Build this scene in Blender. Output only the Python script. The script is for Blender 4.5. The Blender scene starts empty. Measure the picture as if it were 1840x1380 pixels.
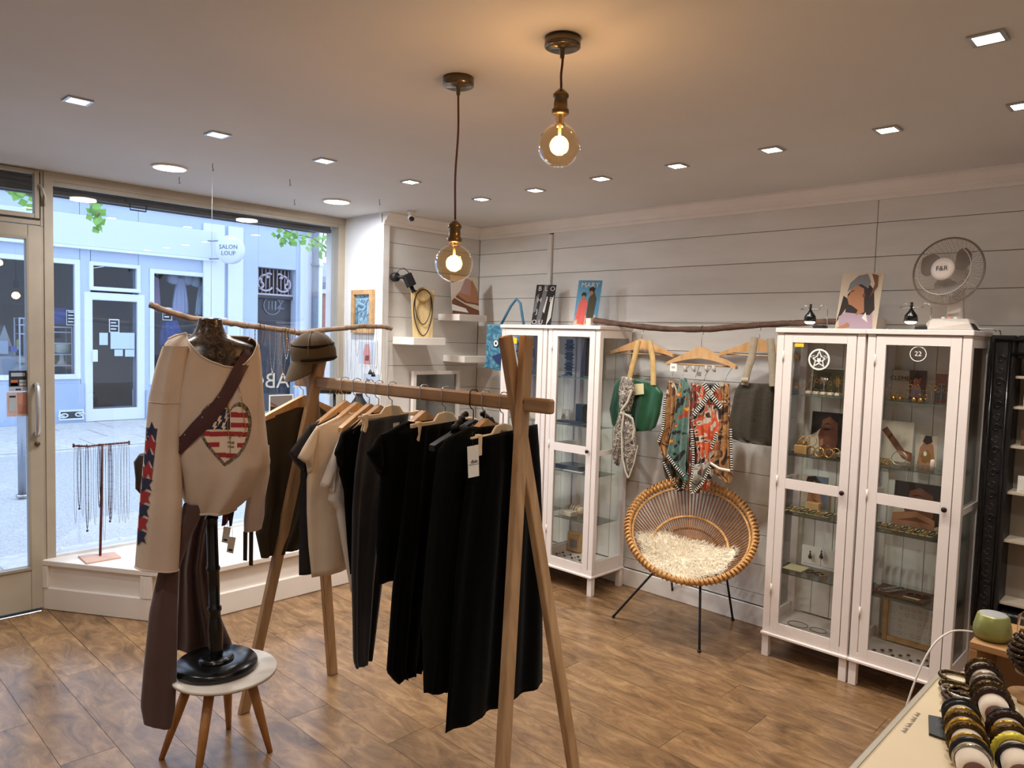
import bpy, bmesh, math, random
from math import sin, cos, pi, radians, sqrt, atan2
from mathutils import Vector, Matrix, Quaternion
random.seed(7)
sc = bpy.context.scene
COL = sc.collection
# ------------------------------------------------------------------ camera
FPX = 1325.0; EYE = Vector((0, 0, 1.6))
_v1 = Vector((-1373, -124, FPX)); _v2 = Vector((1273, -45, FPX))
_X = -_v1.normalized(); _Y = (_v2 - _v2.dot(_X) * _X).normalized(); _Z = _X.cross(_Y)
R = Matrix((_X, _Y, _Z))                       # camera (right, down, forward) -> world
cd = bpy.data.cameras.new('camera'); cam = bpy.data.objects.new('camera', cd); COL.objects.link(cam)
cd.sensor_width = 36; cd.lens = FPX / 1840 * 36; cd.clip_start = 0.02; cd.clip_end = 200
_r = R @ Vector((1, 0, 0)); _u = R @ Vector((0, -1, 0)); _b = R @ Vector((0, 0, -1))
cam.matrix_world = Matrix(((_r.x, _u.x, _b.x, EYE.x), (_r.y, _u.y, _b.y, EYE.y), (_r.z, _u.z, _b.z, EYE.z), (0, 0, 0, 1)))
sc.camera = cam
# ------------------------------------------------------------------ sky and exposure
w = bpy.data.worlds.new('sky'); sc.world = w; w.use_nodes = True
w.node_tree.nodes['Background'].inputs[0].default_value = (0.66, 0.82, 1.08, 1)
w.node_tree.nodes['Background'].inputs[1].default_value = 2.1
sc.view_settings.view_transform = 'Standard'; sc.view_settings.look = 'None'
sc.view_settings.exposure = 0.08; sc.view_settings.gamma = 1.0; sc.view_settings.use_curve_mapping = False
sc.cycles.use_denoising = True; sc.cycles.max_bounces = 8; sc.cycles.transparent_max_bounces = 16
sc.cycles.use_adaptive_sampling = True; sc.cycles.adaptive_threshold = .04
sc.cycles.diffuse_bounces = 4; sc.cycles.glossy_bounces = 4; sc.cycles.sample_clamp_indirect = 4.0
sc.cycles.caustics_reflective = False; sc.cycles.caustics_refractive = False
SPOT_W, PANEL_W, BULB_W = 32.0, 15.0, 2.8
# ------------------------------------------------------------------ pixel of the photograph -> point on a real plane
def ray(px, py): return R @ Vector((px - 920, py - 690, FPX))
def onp(px, py, o, n):
    d = ray(px, py); o = Vector(o); n = Vector(n)
    return EYE + d * ((o - EYE).dot(n) / d.dot(n))
def onx(px, py, x): return onp(px, py, (x, 0, 0), (1, 0, 0))
def ony(px, py, y): return onp(px, py, (0, y, 0), (0, 1, 0))
def onz(px, py, z): return onp(px, py, (0, 0, z), (0, 0, 1))
# ------------------------------------------------------------------ mesh helper
class MB:
    c = 0
    def __init__(s): s.v = []; s.f = []; s.m = []; s.sm = []; s.k = 0; s.smooth = False
    def add(s, vs, fs):
        b = len(s.v); s.v += [Vector(p) for p in vs]
        for f in fs: s.f.append([b + i for i in f]); s.m.append(s.k); s.sm.append(s.smooth)
        return s
    def box(s, a, b, rz=0, piv=None):
        x0, y0, z0 = a; x1, y1, z1 = b
        x0, x1 = min(x0, x1), max(x0, x1); y0, y1 = min(y0, y1), max(y0, y1); z0, z1 = min(z0, z1), max(z0, z1)
        MB.c = (MB.c+1) % 11; e_ = MB.c*(6e-5 if x0 > -6 else 6e-4); x0 += e_; y0 += e_; x1 -= e_; y1 -= e_; z1 -= e_*.5; z0 += e_*.5
        vs = [Vector(p) for p in ((x0,y0,z0),(x1,y0,z0),(x1,y1,z0),(x0,y1,z0),(x0,y0,z1),(x1,y0,z1),(x1,y1,z1),(x0,y1,z1))]
        if rz:
            p = Vector(piv) if piv is not None else Vector(((x0+x1)/2, (y0+y1)/2, 0)); M = Matrix.Rotation(rz, 3, 'Z')
            vs = [M @ (v - p) + p for v in vs]
        return s.add(vs, [(0,3,2,1),(4,5,6,7),(0,1,5,4),(1,2,6,5),(2,3,7,6),(3,0,4,7)])
    def cbox(s, c, d, rz=0): return s.box([c[i]-d[i]/2 for i in range(3)], [c[i]+d[i]/2 for i in range(3)], rz)
    def beam(s, p, q, w, h, side=(0,0,1)):          # square bar from p to q; w along the side vector
        p = Vector(p); q = Vector(q); d = (q-p).normalized(); a = Vector(side); a = (a - d*a.dot(d)).normalized(); b = d.cross(a)
        vs = [e + a*i*w/2 + b*j*h/2 for e in (p, q) for i, j in ((-1,-1),(1,-1),(1,1),(-1,1))]
        return s.add(vs, [(3,2,1,0),(4,5,6,7),(0,1,5,4),(1,2,6,5),(2,3,7,6),(3,0,4,7)])
    def tube(s, pts, r, n=8, caps=True, closed=False):
        pts = [Vector(p) for p in pts]; N = len(pts); rr = r if isinstance(r, (list, tuple)) else [r]*N
        vs = []; up = None
        for i, p in enumerate(pts):
            if closed: t = pts[(i+1) % N] - pts[i-1]
            else: t = pts[min(i+1, N-1)] - pts[max(i-1, 0)]
            t = t.normalized() if t.length > 1e-9 else Vector((0,0,1))
            if up is None: up = Vector((0,0,1)) if abs(t.z) < .9 else Vector((1,0,0))
            a = (up - t*up.dot(t))
            a = a.normalized() if a.length > 1e-6 else t.orthogonal().normalized()
            up = a; b = t.cross(a)
            vs += [p + (a*cos(2*pi*j/n) + b*sin(2*pi*j/n))*rr[i] for j in range(n)]
        fs = []; M = N if closed else N-1
        for i in range(M):
            for j in range(n):
                A = i*n+j; B = i*n+(j+1) % n; C_ = ((i+1) % N)*n
                fs.append((A, B, C_+(j+1) % n, C_+j))
        if caps and not closed: fs.append(tuple(range(n))[::-1]); fs.append(tuple((N-1)*n+j for j in range(n)))
        sm = s.smooth; s.smooth = True; s.add(vs, fs); s.smooth = sm; return s
    def lathe(s, c, prof, n=24, axis=None):          # prof: (radius, height)
        c = Vector(c); Q = Vector((0,0,1)).rotation_difference(Vector(axis).normalized()) if axis is not None else Quaternion()
        vs = []
        for r, h in prof: vs += [c + Q @ Vector((max(r, 1e-4)*cos(2*pi*j/n), max(r, 1e-4)*sin(2*pi*j/n), h)) for j in range(n)]
        fs = []
        for i in range(len(prof)-1):
            for j in range(n): fs.append((i*n+j, i*n+(j+1) % n, (i+1)*n+(j+1) % n, (i+1)*n+j))
        if prof[0][0] > 1e-3: fs.append(tuple(range(n))[::-1])
        if prof[-1][0] > 1e-3: fs.append(tuple((len(prof)-1)*n+j for j in range(n)))
        sm = s.smooth; s.smooth = True; s.add(vs, fs); s.smooth = sm; return s
    def ball(s, c, r, n=12, sq=(1,1,1)):
        c = Vector(c); vs = [c + Vector((0,0,-r*sq[2]))]; m = max(4, n//2)
        for i in range(1, m):
            a = -pi/2 + pi*i/m
            vs += [c + Vector((r*sq[0]*cos(a)*cos(2*pi*j/n), r*sq[1]*cos(a)*sin(2*pi*j/n), r*sq[2]*sin(a))) for j in range(n)]
        vs.append(c + Vector((0,0,r*sq[2]))); fs = []; T = len(vs)-1
        for j in range(n): fs.append((0, 1+(j+1) % n, 1+j)); fs.append((T, T-n+j, T-n+(j+1) % n))
        for i in range(m-2):
            for j in range(n): fs.append((1+i*n+j, 1+i*n+(j+1) % n, 1+(i+1)*n+(j+1) % n, 1+(i+1)*n+j))
        sm = s.smooth; s.smooth = True; s.add(vs, fs); s.smooth = sm; return s
    def prism(s, poly, d):                           # polygon of 3-D points pushed along d
        d = Vector(d); P = [Vector(p) for p in poly]; n = len(P)
        return s.add(P + [p+d for p in P], [tuple(range(n))[::-1], tuple(range(n, 2*n))] + [(i, (i+1) % n, n+(i+1) % n, n+i) for i in range(n)])
    def grid(s, rows, closed=False):
        n = len(rows[0]); vs = [p for r in rows for p in r]; fs = []
        for i in range(len(rows)-1):
            for j in range(n if closed else n-1): fs.append((i*n+j, i*n+(j+1) % n, (i+1)*n+(j+1) % n, (i+1)*n+j))
        sm = s.smooth; s.smooth = True; s.add(vs, fs); s.smooth = sm; return s
LOC = {}
def sm(pts, k=6):          # smooth curve through points
    P = [Vector(p) for p in pts]; P = [P[0]]+P+[P[-1]]; out = []
    for i in range(1, len(P)-2):
        for j in range(k):
            t = j/k; out.append(.5*((2*P[i])+(P[i+1]-P[i-1])*t+(2*P[i-1]-5*P[i]+4*P[i+1]-P[i+2])*t*t+(3*P[i]-P[i-1]-3*P[i+1]+P[i+2])*t**3))
    return out+[P[-2]]
def obj(name, mb, mats, parent=None, loc=None, bevel=0, fix=True):
    mats = mats if isinstance(mats, (list, tuple)) else [mats]
    if parent is not None: L = LOC[parent.name]
    elif loc is not None: L = Vector(loc)
    else:
        xs = [v.x for v in mb.v]; ys = [v.y for v in mb.v]; L = Vector(((min(xs)+max(xs))/2, (min(ys)+max(ys))/2, min(v.z for v in mb.v)))
    me = bpy.data.meshes.new(name); me.from_pydata([v - L for v in mb.v], [], mb.f)
    for m in mats: me.materials.append(m)
    if len(mats) > 1: me.polygons.foreach_set('material_index', mb.m)
    me.polygons.foreach_set('use_smooth', mb.sm)
    if fix:
        bm = bmesh.new(); bm.from_mesh(me); bmesh.ops.recalc_face_normals(bm, faces=bm.faces)
        if bevel:
            bmesh.ops.bevel(bm, geom=[e for e in bm.edges if len(e.link_faces) == 2 and e.calc_face_angle(0) > .7], offset=bevel, segments=1, affect='EDGES')
        bm.to_mesh(me); bm.free()
    o = bpy.data.objects.new(name, me); COL.objects.link(o); LOC[o.name] = L
    if parent is not None: o.parent = parent
    else: o.location = L
    return o
def thing(name, label, cat, loc, group=None):
    o = bpy.data.objects.new(name, None); COL.objects.link(o); o.location = loc; LOC[o.name] = Vector(loc)
    o.empty_display_size = .05; o['label'] = label; o['category'] = cat
    if group: o['group'] = group
    return o
def tag(o, label, cat, group=None):
    o['label'] = label; o['category'] = cat
    if group: o['group'] = group
    return o
def struct(o): o['kind'] = 'structure'; return o
def text_mb(mb, txt, size, org, ex, ey, extr=0.0004, align='CENTER'):   # lettering: org centre, ex reading direction, ey up
    cu = bpy.data.curves.new('lettering', 'FONT'); cu.body = txt; cu.size = size; cu.extrude = extr; cu.align_x = align; cu.align_y = 'CENTER'; cu.resolution_u = 2
    to = bpy.data.objects.new('lettering', cu); me = bpy.data.meshes.new_from_object(to)
    ex = Vector(ex).normalized(); ey = Vector(ey).normalized(); ez = ex.cross(ey); org = Vector(org)
    mb.add([org + ex*v.co.x + ey*v.co.y + ez*v.co.z for v in me.vertices], [tuple(p.vertices) for p in me.polygons])
    bpy.data.objects.remove(to); bpy.data.curves.remove(cu); bpy.data.meshes.remove(me); return mb
# ------------------------------------------------------------------ materials
def srgb(c): return tuple((x/255/12.92 if x/255 <= .04045 else ((x/255+.055)/1.055)**2.4) for x in c)
MATS = {}
def mat(name, col, rough=.6, metal=0.0, var=0.0, scale=8.0, bump=0.0, stretch=(1,1,1), col2=None, emit=None, es=0.0, rnd=0.0, sheen=0.0, spec=.5, detail=3.0, bscale=None, alpha=None):
    if name in MATS: return MATS[name]
    m = bpy.data.materials.new(name); m.use_nodes = True; nt = m.node_tree; N = nt.nodes; L = nt.links; b = N['Principled BSDF']
    c = srgb(col); b.inputs['Base Color'].default_value = (*c, 1); b.inputs['Roughness'].default_value = rough
    b.inputs['Metallic'].default_value = metal; b.inputs['Specular IOR Level'].default_value = spec
    if sheen: b.inputs['Sheen Weight'].default_value = sheen; b.inputs['Sheen Roughness'].default_value = .5
    if emit: b.inputs['Emission Color'].default_value = (*emit, 1); b.inputs['Emission Strength'].default_value = es
    if var or bump or col2 or rnd:
        tc = N.new('ShaderNodeTexCoord'); mp = N.new('ShaderNodeMapping'); mp.inputs['Scale'].default_value = stretch
        L.new(tc.outputs['Object'], mp.inputs['Vector']); vec = mp.outputs['Vector']
        if rnd:
            oi = N.new('ShaderNodeObjectInfo'); mu = N.new('ShaderNodeMath'); mu.operation = 'MULTIPLY'; mu.inputs[1].default_value = 37.0
            L.new(oi.outputs['Random'], mu.inputs[0]); va = N.new('ShaderNodeVectorMath'); va.operation = 'ADD'
            L.new(vec, va.inputs[0]); L.new(mu.outputs[0], va.inputs[1]); vec = va.outputs[0]
        no = N.new('ShaderNodeTexNoise'); no.inputs['Scale'].default_value = scale; no.inputs['Detail'].default_value = detail; L.new(vec, no.inputs['Vector'])
        cr = N.new('ShaderNodeValToRGB'); L.new(no.outputs['Fac'], cr.inputs['Fac'])
        cr.color_ramp.elements[0].position = .3; cr.color_ramp.elements[1].position = .7
        c2 = srgb(col2) if col2 else tuple(min(1, x*(1+var)) for x in c); c1 = c if col2 else tuple(x*(1-var) for x in c)
        cr.color_ramp.elements[0].color = (*c1, 1); cr.color_ramp.elements[1].color = (*c2, 1); out = cr.outputs['Color']
        if rnd:
            hs = N.new('ShaderNodeHueSaturation'); mr = N.new('ShaderNodeMapRange'); mr.inputs['To Min'].default_value = 1-rnd; mr.inputs['To Max'].default_value = 1+rnd
            L.new(oi.outputs['Random'], mr.inputs['Value']); L.new(mr.outputs[0], hs.inputs['Value']); L.new(out, hs.inputs['Color']); out = hs.outputs['Color']
        L.new(out, b.inputs['Base Color'])
        if bump:
            n2 = no
            if bscale: n2 = N.new('ShaderNodeTexNoise'); n2.inputs['Scale'].default_value = bscale; L.new(vec, n2.inputs['Vector'])
            bp = N.new('ShaderNodeBump'); bp.inputs['Strength'].default_value = bump; bp.inputs['Distance'].default_value = .01
            L.new(n2.outputs['Fac'], bp.inputs['Height']); L.new(bp.outputs[0], b.inputs['Normal'])
    MATS[name] = m; return m
def glassmat(name, tint=(1,1,1), refl=.06, rough=.0, gcol=(1,1,1)):
    m = bpy.data.materials.new(name); m.use_nodes = True; nt = m.node_tree; N = nt.nodes; L = nt.links; N.remove(N['Principled BSDF'])
    t = N.new('ShaderNodeBsdfTransparent'); t.inputs[0].default_value = (*tint, 1); g = N.new('ShaderNodeBsdfGlossy'); g.inputs['Roughness'].default_value = rough
    g.inputs[0].default_value = (*gcol, 1)
    fr = N.new('ShaderNodeLayerWeight'); fr.inputs['Blend'].default_value = .08; mr = N.new('ShaderNodeMapRange'); mr.inputs['To Min'].default_value = refl; mr.inputs['To Max'].default_value = .9
    L.new(fr.outputs['Fresnel'], mr.inputs['Value']); mx = N.new('ShaderNodeMixShader'); L.new(mr.outputs[0], mx.inputs[0]); L.new(t.outputs[0], mx.inputs[1]); L.new(g.outputs[0], mx.inputs[2])
    L.new(mx.outputs[0], N['Material Output'].inputs['Surface']); MATS[name] = m; return m
def wood(name, ca, cb, rough=.45, stretch=(1,1,1), scale=3.0, rnd=.08, bump=.08):
    """grain runs along the axis whose stretch is smallest"""
    if name in MATS: return MATS[name]
    m = mat(name, ca, rough, col2=cb, scale=scale, stretch=stretch, rnd=rnd, bump=bump, detail=6.0); return m
def emitmat(name, col, s):
    m = bpy.data.materials.new(name); m.use_nodes = True; b = m.node_tree.nodes['Principled BSDF']
    b.inputs['Base Color'].default_value = (.8,.8,.8,1); b.inputs['Emission Color'].default_value = (*col, 1); b.inputs['Emission Strength'].default_value = s; MATS[name] = m; return m

white_paint = mat('white_paint', (236,228,220), .55, var=.03, scale=6, bump=.05)
wall_paint = mat('wall_paint', (222,218,212), .6, var=.05, scale=3, bump=.12, rnd=.03, stretch=(1,1,4))
ceil_paint = mat('ceiling_paint', (212,208,204), .75, var=.03, scale=2)
cab_paint = mat('cabinet_paint', (230,218,210), .42, var=.02, scale=7, bump=.03)
frame_paint = mat('aluminium_frame_paint', (176,164,146), .45, var=.08, scale=5)
oak = wood('oak', (190,152,108), (160,120,80), .5, (14,14,1.2), 2.5)
oak_bar = wood('oak_bar', (198,150,100), (164,114,70), .5, (1.2,14,14), 2.5)
hanger_wood = wood('hanger_wood', (216,172,118), (188,140,88), .42, (4,4,1), 6)
black_gloss = mat('black_gloss', (12,12,13), .22, var=.2)
black_matte = mat('black_matte', (16,15,16), .6, var=.2)
brass_old = mat('aged_brass', (120,96,66), .32, .9, var=.15, scale=20)
steel = mat('steel', (190,190,188), .25, 1.0)
gold = mat('gold', (214,168,92), .25, 1.0)
bronze = mat('dark_bronze', (92,74,52), .3, .9)
glass = glassmat('clear_glass', (.985,.99,.985), .02)
window_glass = glassmat('window_glass', (.98,.99,1), .045)
paper = mat('paper', (236,232,224), .7)
# ================================================================== ROOM
CH = 2.434; WX = -4.70; NX = -4.23; BY = 3.98; RY = 3.06; EX = 0.5; FY = -1.6
# floor: plank by plank
fl = MB().box((WX-.1, FY, -.06), (EX, BY, -.014)); floor = struct(obj('floor', fl, mat('underlay', (52,38,26), .9), loc=(0,0,0)))
def floor_mat():
    m = bpy.data.materials.new('laminate_plank'); m.use_nodes = True; nt = m.node_tree; N = nt.nodes; L = nt.links; b = N['Principled BSDF']
    tc = N.new('ShaderNodeTexCoord'); oi = N.new('ShaderNodeObjectInfo'); mu = N.new('ShaderNodeMath'); mu.operation = 'MULTIPLY'; mu.inputs[1].default_value = 91
    L.new(oi.outputs['Random'], mu.inputs[0]); va = N.new('ShaderNodeVectorMath'); va.operation = 'ADD'; L.new(tc.outputs['Object'], va.inputs[0]); L.new(mu.outputs[0], va.inputs[1])
    mp = N.new('ShaderNodeMapping'); mp.inputs['Scale'].default_value = (1.8, 5.0, 1); L.new(va.outputs[0], mp.inputs['Vector'])
    n1 = N.new('ShaderNodeTexNoise'); n1.inputs['Scale'].default_value = 3.0; n1.inputs['Detail'].default_value = 9; n1.inputs['Roughness'].default_value = .68; n1.inputs['Distortion'].default_value = .9; L.new(mp.outputs[0], n1.inputs['Vector'])
    n2 = N.new('ShaderNodeTexNoise'); n2.inputs['Scale'].default_value = 4.5; n2.inputs['Detail'].default_value = 3; L.new(va.outputs[0], n2.inputs['Vector'])
    cr = N.new('ShaderNodeValToRGB'); L.new(n1.outputs['Fac'], cr.inputs['Fac']); e = cr.color_ramp.elements
    e[0].position = .28; e[0].color = (*srgb((88,66,46)), 1); e[1].position = .74; e[1].color = (*srgb((166,132,94)), 1)
    k = e.new(.5); k.color = (*srgb((132,100,68)), 1)
    mx = N.new('ShaderNodeMixRGB'); mx.blend_type = 'MULTIPLY'; mx.inputs[0].default_value = .55; c2 = N.new('ShaderNodeValToRGB'); L.new(n2.outputs['Fac'], c2.inputs['Fac'])
    c2.color_ramp.elements[0].position = .32; c2.color_ramp.elements[0].color = (.62,.58,.56,1); c2.color_ramp.elements[1].position = .6; c2.color_ramp.elements[1].color = (1,1,1,1)
    L.new(cr.outputs[0], mx.inputs[1]); L.new(c2.outputs[0], mx.inputs[2])
    hs = N.new('ShaderNodeHueSaturation'); mr = N.new('ShaderNodeMapRange'); mr.inputs['To Min'].default_value = .88; mr.inputs['To Max'].default_value = 1.12
    L.new(oi.outputs['Random'], mr.inputs['Value']); L.new(mr.outputs[0], hs.inputs['Value']); L.new(mx.outputs[0], hs.inputs['Color']); L.new(hs.outputs[0], b.inputs['Base Color'])
    b.inputs['Roughness'].default_value = .26
    bp = N.new('ShaderNodeBump'); bp.inputs['Strength'].default_value = .12; bp.inputs['Distance'].default_value = .004; L.new(n1.outputs['Fac'], bp.inputs['Height']); L.new(bp.outputs[0], b.inputs['Normal'])
    return m
fm = floor_mat()
def board_mesh(name, lx, ly, lz, m, bev=.0012):
    mb = MB().box((0,0,0), (lx, ly, lz)); me = bpy.data.meshes.new(name); me.from_pydata(mb.v, [], mb.f); me.materials.append(m)
    bm = bmesh.new(); bm.from_mesh(me); bmesh.ops.recalc_face_normals(bm, faces=bm.faces)
    bmesh.ops.bevel(bm, geom=[e for e in bm.edges if (e.verts[0].co.z > lz-1e-6 and e.verts[1].co.z > lz-1e-6)] if bev and lz < .03 else [], offset=bev, segments=1, affect='EDGES')
    bm.to_mesh(me); bm.free(); return me
PW, PL = .19, 1.28; pm = board_mesh('plank', PL-.0015, PW-.0015, .014, fm); cache = {}
y = 3.98-PW; r = 0
while y > FY-.05:
    x = WX - random.random()*PL
    while x < EX:
        a = max(x, WX); b_ = min(x+PL, EX)
        if b_-a > .05:
            if b_-a > PL-.01: me = pm
            else: me = board_mesh('plank', b_-a-.0015, PW-.0015, .014, fm)
            o = bpy.data.objects.new('plank', me); COL.objects.link(o); o.parent = floor; o.location = (a, y, -.014)
        x += PL
    y -= PW
# ceiling
struct(obj('ceiling', MB().box((WX-.02, FY-.1, CH), (EX+.1, BY+.1, CH+.12)), ceil_paint, loc=(0,0,CH)))
# back wall with shiplap boards
def shiplap(name, backing, place, spans, z0=.115, z1=2.36):
    wll = struct(obj(name, backing, mat('wall_gap', (120,112,104), .9), loc=(0,0,0)))
    zs = [z0] + [z for z in [2.236 - .1715*k for k in range(12, -1, -1)] if z > z0+.06] + [z1]
    for k in range(len(zs)-1):
        for (s0, s1) in spans:
            t = random.uniform(.010, .0125); mb = MB(); A, B = place(s0, s1, zs[k]+.0012, zs[k+1]-.0012, t); mb.box(A, B)
            obj('plank', mb, wall_paint, wll, bevel=.0015)
    return wll
shiplap('wall_back', MB().box((NX-.1, BY+.012, -.05), (EX, BY+.1, CH)), lambda a, b, z0, z1, t: ((a, BY+.012-t, z0), (b, BY+.012, z1)), [(NX, -3.515), (-3.475, -1.31), (-1.308, EX-.02)])
niche = shiplap('wall_left', MB().box((NX-.1, RY+.02, -.05), (NX-.012, BY+.012, CH)), lambda a, b, z0, z1, t: ((NX-.012, a, z0), (NX-.012+t, b, z1)), [(RY+.02, BY)])
obj('corner_post', MB().box((NX-.02, RY-.005, .0), (NX+.012, RY+.05, 2.37)), wall_paint, niche, bevel=.002)
struct(obj('trim_1', MB().box((-3.513, BY-.018, 1.3), (-3.477, BY+.01, 2.34)), wall_paint, bevel=.002))
def crown(name, a, b, inward):
    d = Vector(b)-Vector(a); n = Vector(inward); prof = [(0,0),(.075,0),(.075,.012),(.06,.02),(.045,.045),(.022,.06),(.022,.072),(.012,.085),(0,.085)]
    P0 = [Vector(a)+n*u+Vector((0,0,CH-v)) for u, v in prof]; return struct(obj(name, MB().prism(P0, d), white_paint))
crown('trim_2', (NX, BY, 0), (EX, BY, 0), (0,-1,0)); crown('trim_3', (NX, RY-.005, 0), (NX, BY, 0), (1,0,0))
struct(obj('baseboard_back', MB().box((NX, BY-.018, 0), (EX, BY, .112)), white_paint, bevel=.003))
struct(obj('wall_right', MB().box((EX, FY, -.05), (EX+.1, BY+.1, CH)), wall_paint)); struct(obj('wall_front', MB().box((WX-.1, FY-.1, -.05), (EX+.1, FY, CH)), wall_paint))
# return wall beside the shop window
plaster = mat('white_plaster', (232,234,236), .8, var=.03, scale=2)
struct(obj('wall_return', MB().box((WX-.15, RY, -.05), (NX-.02, RY+.02, CH)).box((WX-.25, RY, -.3), (WX-.0, RY+1.4, CH)), plaster))
struct(obj('wall_window_side', MB().box((WX-.25, FY-.1, -.3), (WX, .02, CH)), plaster))
# window platform
def poly_box(name, P, z0, z1, m, parent=None, bevel=0): return obj(name, MB().prism([Vector((x, y, z0)) for x, y in P], (0,0,z1-z0)), m, parent, bevel=bevel)
P = [(-4.69,1.115),(-4.13,1.475),(-3.95,1.62),(-3.95,RY-.002),(-4.69,RY-.002)]
def off(P, d): return [(P[0][0], P[0][1]-d), (P[1][0]+d*.45, P[1][1]-d*.9), (P[2][0]+d, P[2][1]-d*.5), (P[3][0]+d, P[3][1]), P[4]]
plat = struct(poly_box('trim_4', off(P, -.012), 0, .252, white_paint))
tp = poly_box('platform_top', off(P, .012), .2525, .282, white_paint, None, .003); tp['kind'] = 'structure'; tp.name = 'trim_5'
bb = poly_box('trim_6', off(P, .006), .0005, .125, white_paint, None, .004); bb['kind'] = 'structure'
pn = MB()
for (a, b2) in ((P[0], P[1]), (P[1], P[2]), (P[2], P[3])):
    a = Vector((*a, .187)); b2 = Vector((*b2, .187)); d = (b2-a); n = Vector((d.y, -d.x, 0)).normalized()
    for t in (0.02, .98): p = a + d*t; pn.beam(p-Vector((0,0,.062)), p+Vector((0,0,.062)), .02, .05, n)
struct(obj('trim_7', pn, white_paint, bevel=.002))
# ------------------------------------------------------------------ shop window
def window_part(nm, boxes, m, par, bevel=.002):
    mb = MB()
    for a, b in boxes: mb.box(a, b)
    return obj(nm, mb, m, par, bevel=bevel)
win = struct(bpy.data.objects.new('window_1', None)); COL.objects.link(win); win.location = (WX, 2.1, .28); LOC[win.name] = Vector(win.location)
window_part('jamb', [((WX-.09, 1.137, .0), (WX+.012, 1.183, CH))], frame_paint, win)
window_part('jamb', [((WX-.09, 3.005, .2), (WX+.006, RY+.002, CH))], frame_paint, win)
window_part('head', [((WX-.07, 1.14, 2.385), (WX+.012, RY, CH)), ((WX-.05, 1.18, 2.365), (WX+.0, 3.01, 2.388))], frame_paint, win)
window_part('sill', [((WX-.09, 1.18, .24), (WX+.012, 3.01, .296))], mat('white_sill', (228,230,232), .5), win)
obj('pane', MB().box((WX-.03, 1.18, .29), (WX-.024, 3.01, 2.39)), window_glass, win)
# roller shutter box outside with its slats
sh = struct(bpy.data.objects.new('roller_shutter', None)); COL.objects.link(sh); sh.location = (WX-.15, 1.6, 2.2); LOC[sh.name] = Vector(sh.location)
shm = mat('shutter_metal', (84,84,84), .5, .5, var=.25, scale=9)
for k in range(5):
    z = 2.372 + k*.03; obj('slat', MB().tube([(WX-.16-.012*k, -.2, z), (WX-.16-.012*k, 3.03, z)], .0165, 8), shm, sh)
obj('bottom_bar', MB().box((WX-.19, -.2, 2.335), (WX-.13, 3.03, 2.362)), mat('shutter_bar', (62,60,58), .6, .3, var=.3, scale=12), sh, bevel=.003)
lk = onx(245, 345, WX-.15); obj('lock_box', MB().box((WX-.125, lk.y-.075, 2.343), (WX-.105, lk.y+.075, 2.415)), black_matte, sh, bevel=.003)
obj('handle', MB().tube([(WX-.12, lk.y-.05, 2.343), (WX-.12, lk.y-.045, 2.305), (WX-.12, lk.y+.045, 2.305), (WX-.12, lk.y+.05, 2.343)], .0045, 6), black_matte, sh)
obj('housing', MB().box((WX-.42, -.2, 2.51), (WX-.05, 3.05, 2.66)).box((WX-.42, -.2, 2.36), (WX-.38, 3.05, 2.51)), mat('housing_dark', (58,56,54), .7), sh)
# ------------------------------------------------------------------ glazed door and fanlight
dr = struct(bpy.data.objects.new('door_1', None)); COL.objects.link(dr); dr.location = (WX, .6, 0); LOC[dr.name] = Vector(dr.location)
DX = WX+.002
window_part('jamb', [((DX-.09, 1.122, 0), (DX+.004, 1.138, 2.13)), ((DX-.09, .0, 0), (DX+.004, .05, 2.13)), ((DX-.09, .05, 2.135), (DX+.004, 1.122, 2.19))], frame_paint, dr)
window_part('stile', [((DX-.03, 1.058, .012), (DX+.022, 1.120, 2.13))], frame_paint, dr); window_part('stile', [((DX-.03, .06, .012), (DX+.022, .14, 2.13))], frame_paint, dr)
window_part('rail', [((DX-.03, .14, 2.065), (DX+.022, 1.058, 2.13))], frame_paint, dr); window_part('rail', [((DX-.03, .14, .012), (DX+.022, 1.058, .24))], frame_paint, dr)
window_part('glazing_bead', [((DX-.02, 1.048, .24), (DX+.028, 1.062, 2.07)), ((DX-.02, .14, 2.052), (DX+.028, 1.058, 2.068)), ((DX-.02, .14, .238), (DX+.028, 1.058, .254))], mat('bead', (160,150,134), .4), dr, .001)
obj('pane', MB().box((DX-.006, .13, .225), (DX, 1.06, 2.07)), window_glass, dr)
hp = onx(66, 688, DX+.05); hq = onx(66, 784, DX+.05); hy = hp.y
hd = MB().tube([(DX+.02, hy, hp.z-.012), (DX+.05, hy, hp.z-.006), (DX+.068, hy, hp.z-.03), (DX+.072, hy, (hp.z+hq.z)/2), (DX+.068, hy, hq.z+.03), (DX+.05, hy, hq.z+.006), (DX+.02, hy, hq.z+.012)], .0125, 12)
obj('door_handle', hd, mat('satin_aluminium', (206,206,204), .3, .7), dr)
obj('lock', MB().lathe((DX+.02, hy+.006, hq.z-.045), [(.013,0),(.013,.012),(.008,.014)], 14, (1,0,0)), mat('old_lock', (98,76,58), .45, .6), dr)
window_part('threshold', [((WX-.12, .0, -.012), (WX+.05, 1.1, .006))], steel, dr)
fn = struct(bpy.data.objects.new('window_2', None)); COL.objects.link(fn); fn.location = (WX, .6, 2.17); LOC[fn.name] = Vector(fn.location)
window_part('window_frame', [((DX-.03, 1.092, 2.17), (DX+.016, 1.116, 2.425)), ((DX-.03, .05, 2.17), (DX+.016, 1.092, 2.195)), ((DX-.03, .05, 2.408), (DX+.016, 1.092, 2.425))], frame_paint, fn)
window_part('jamb', [((DX-.09, 1.122, 2.13), (DX+.004, 1.138, CH)), ((DX-.09, .0, 2.422), (DX+.004, 1.122, CH))], frame_paint, fn)
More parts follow.
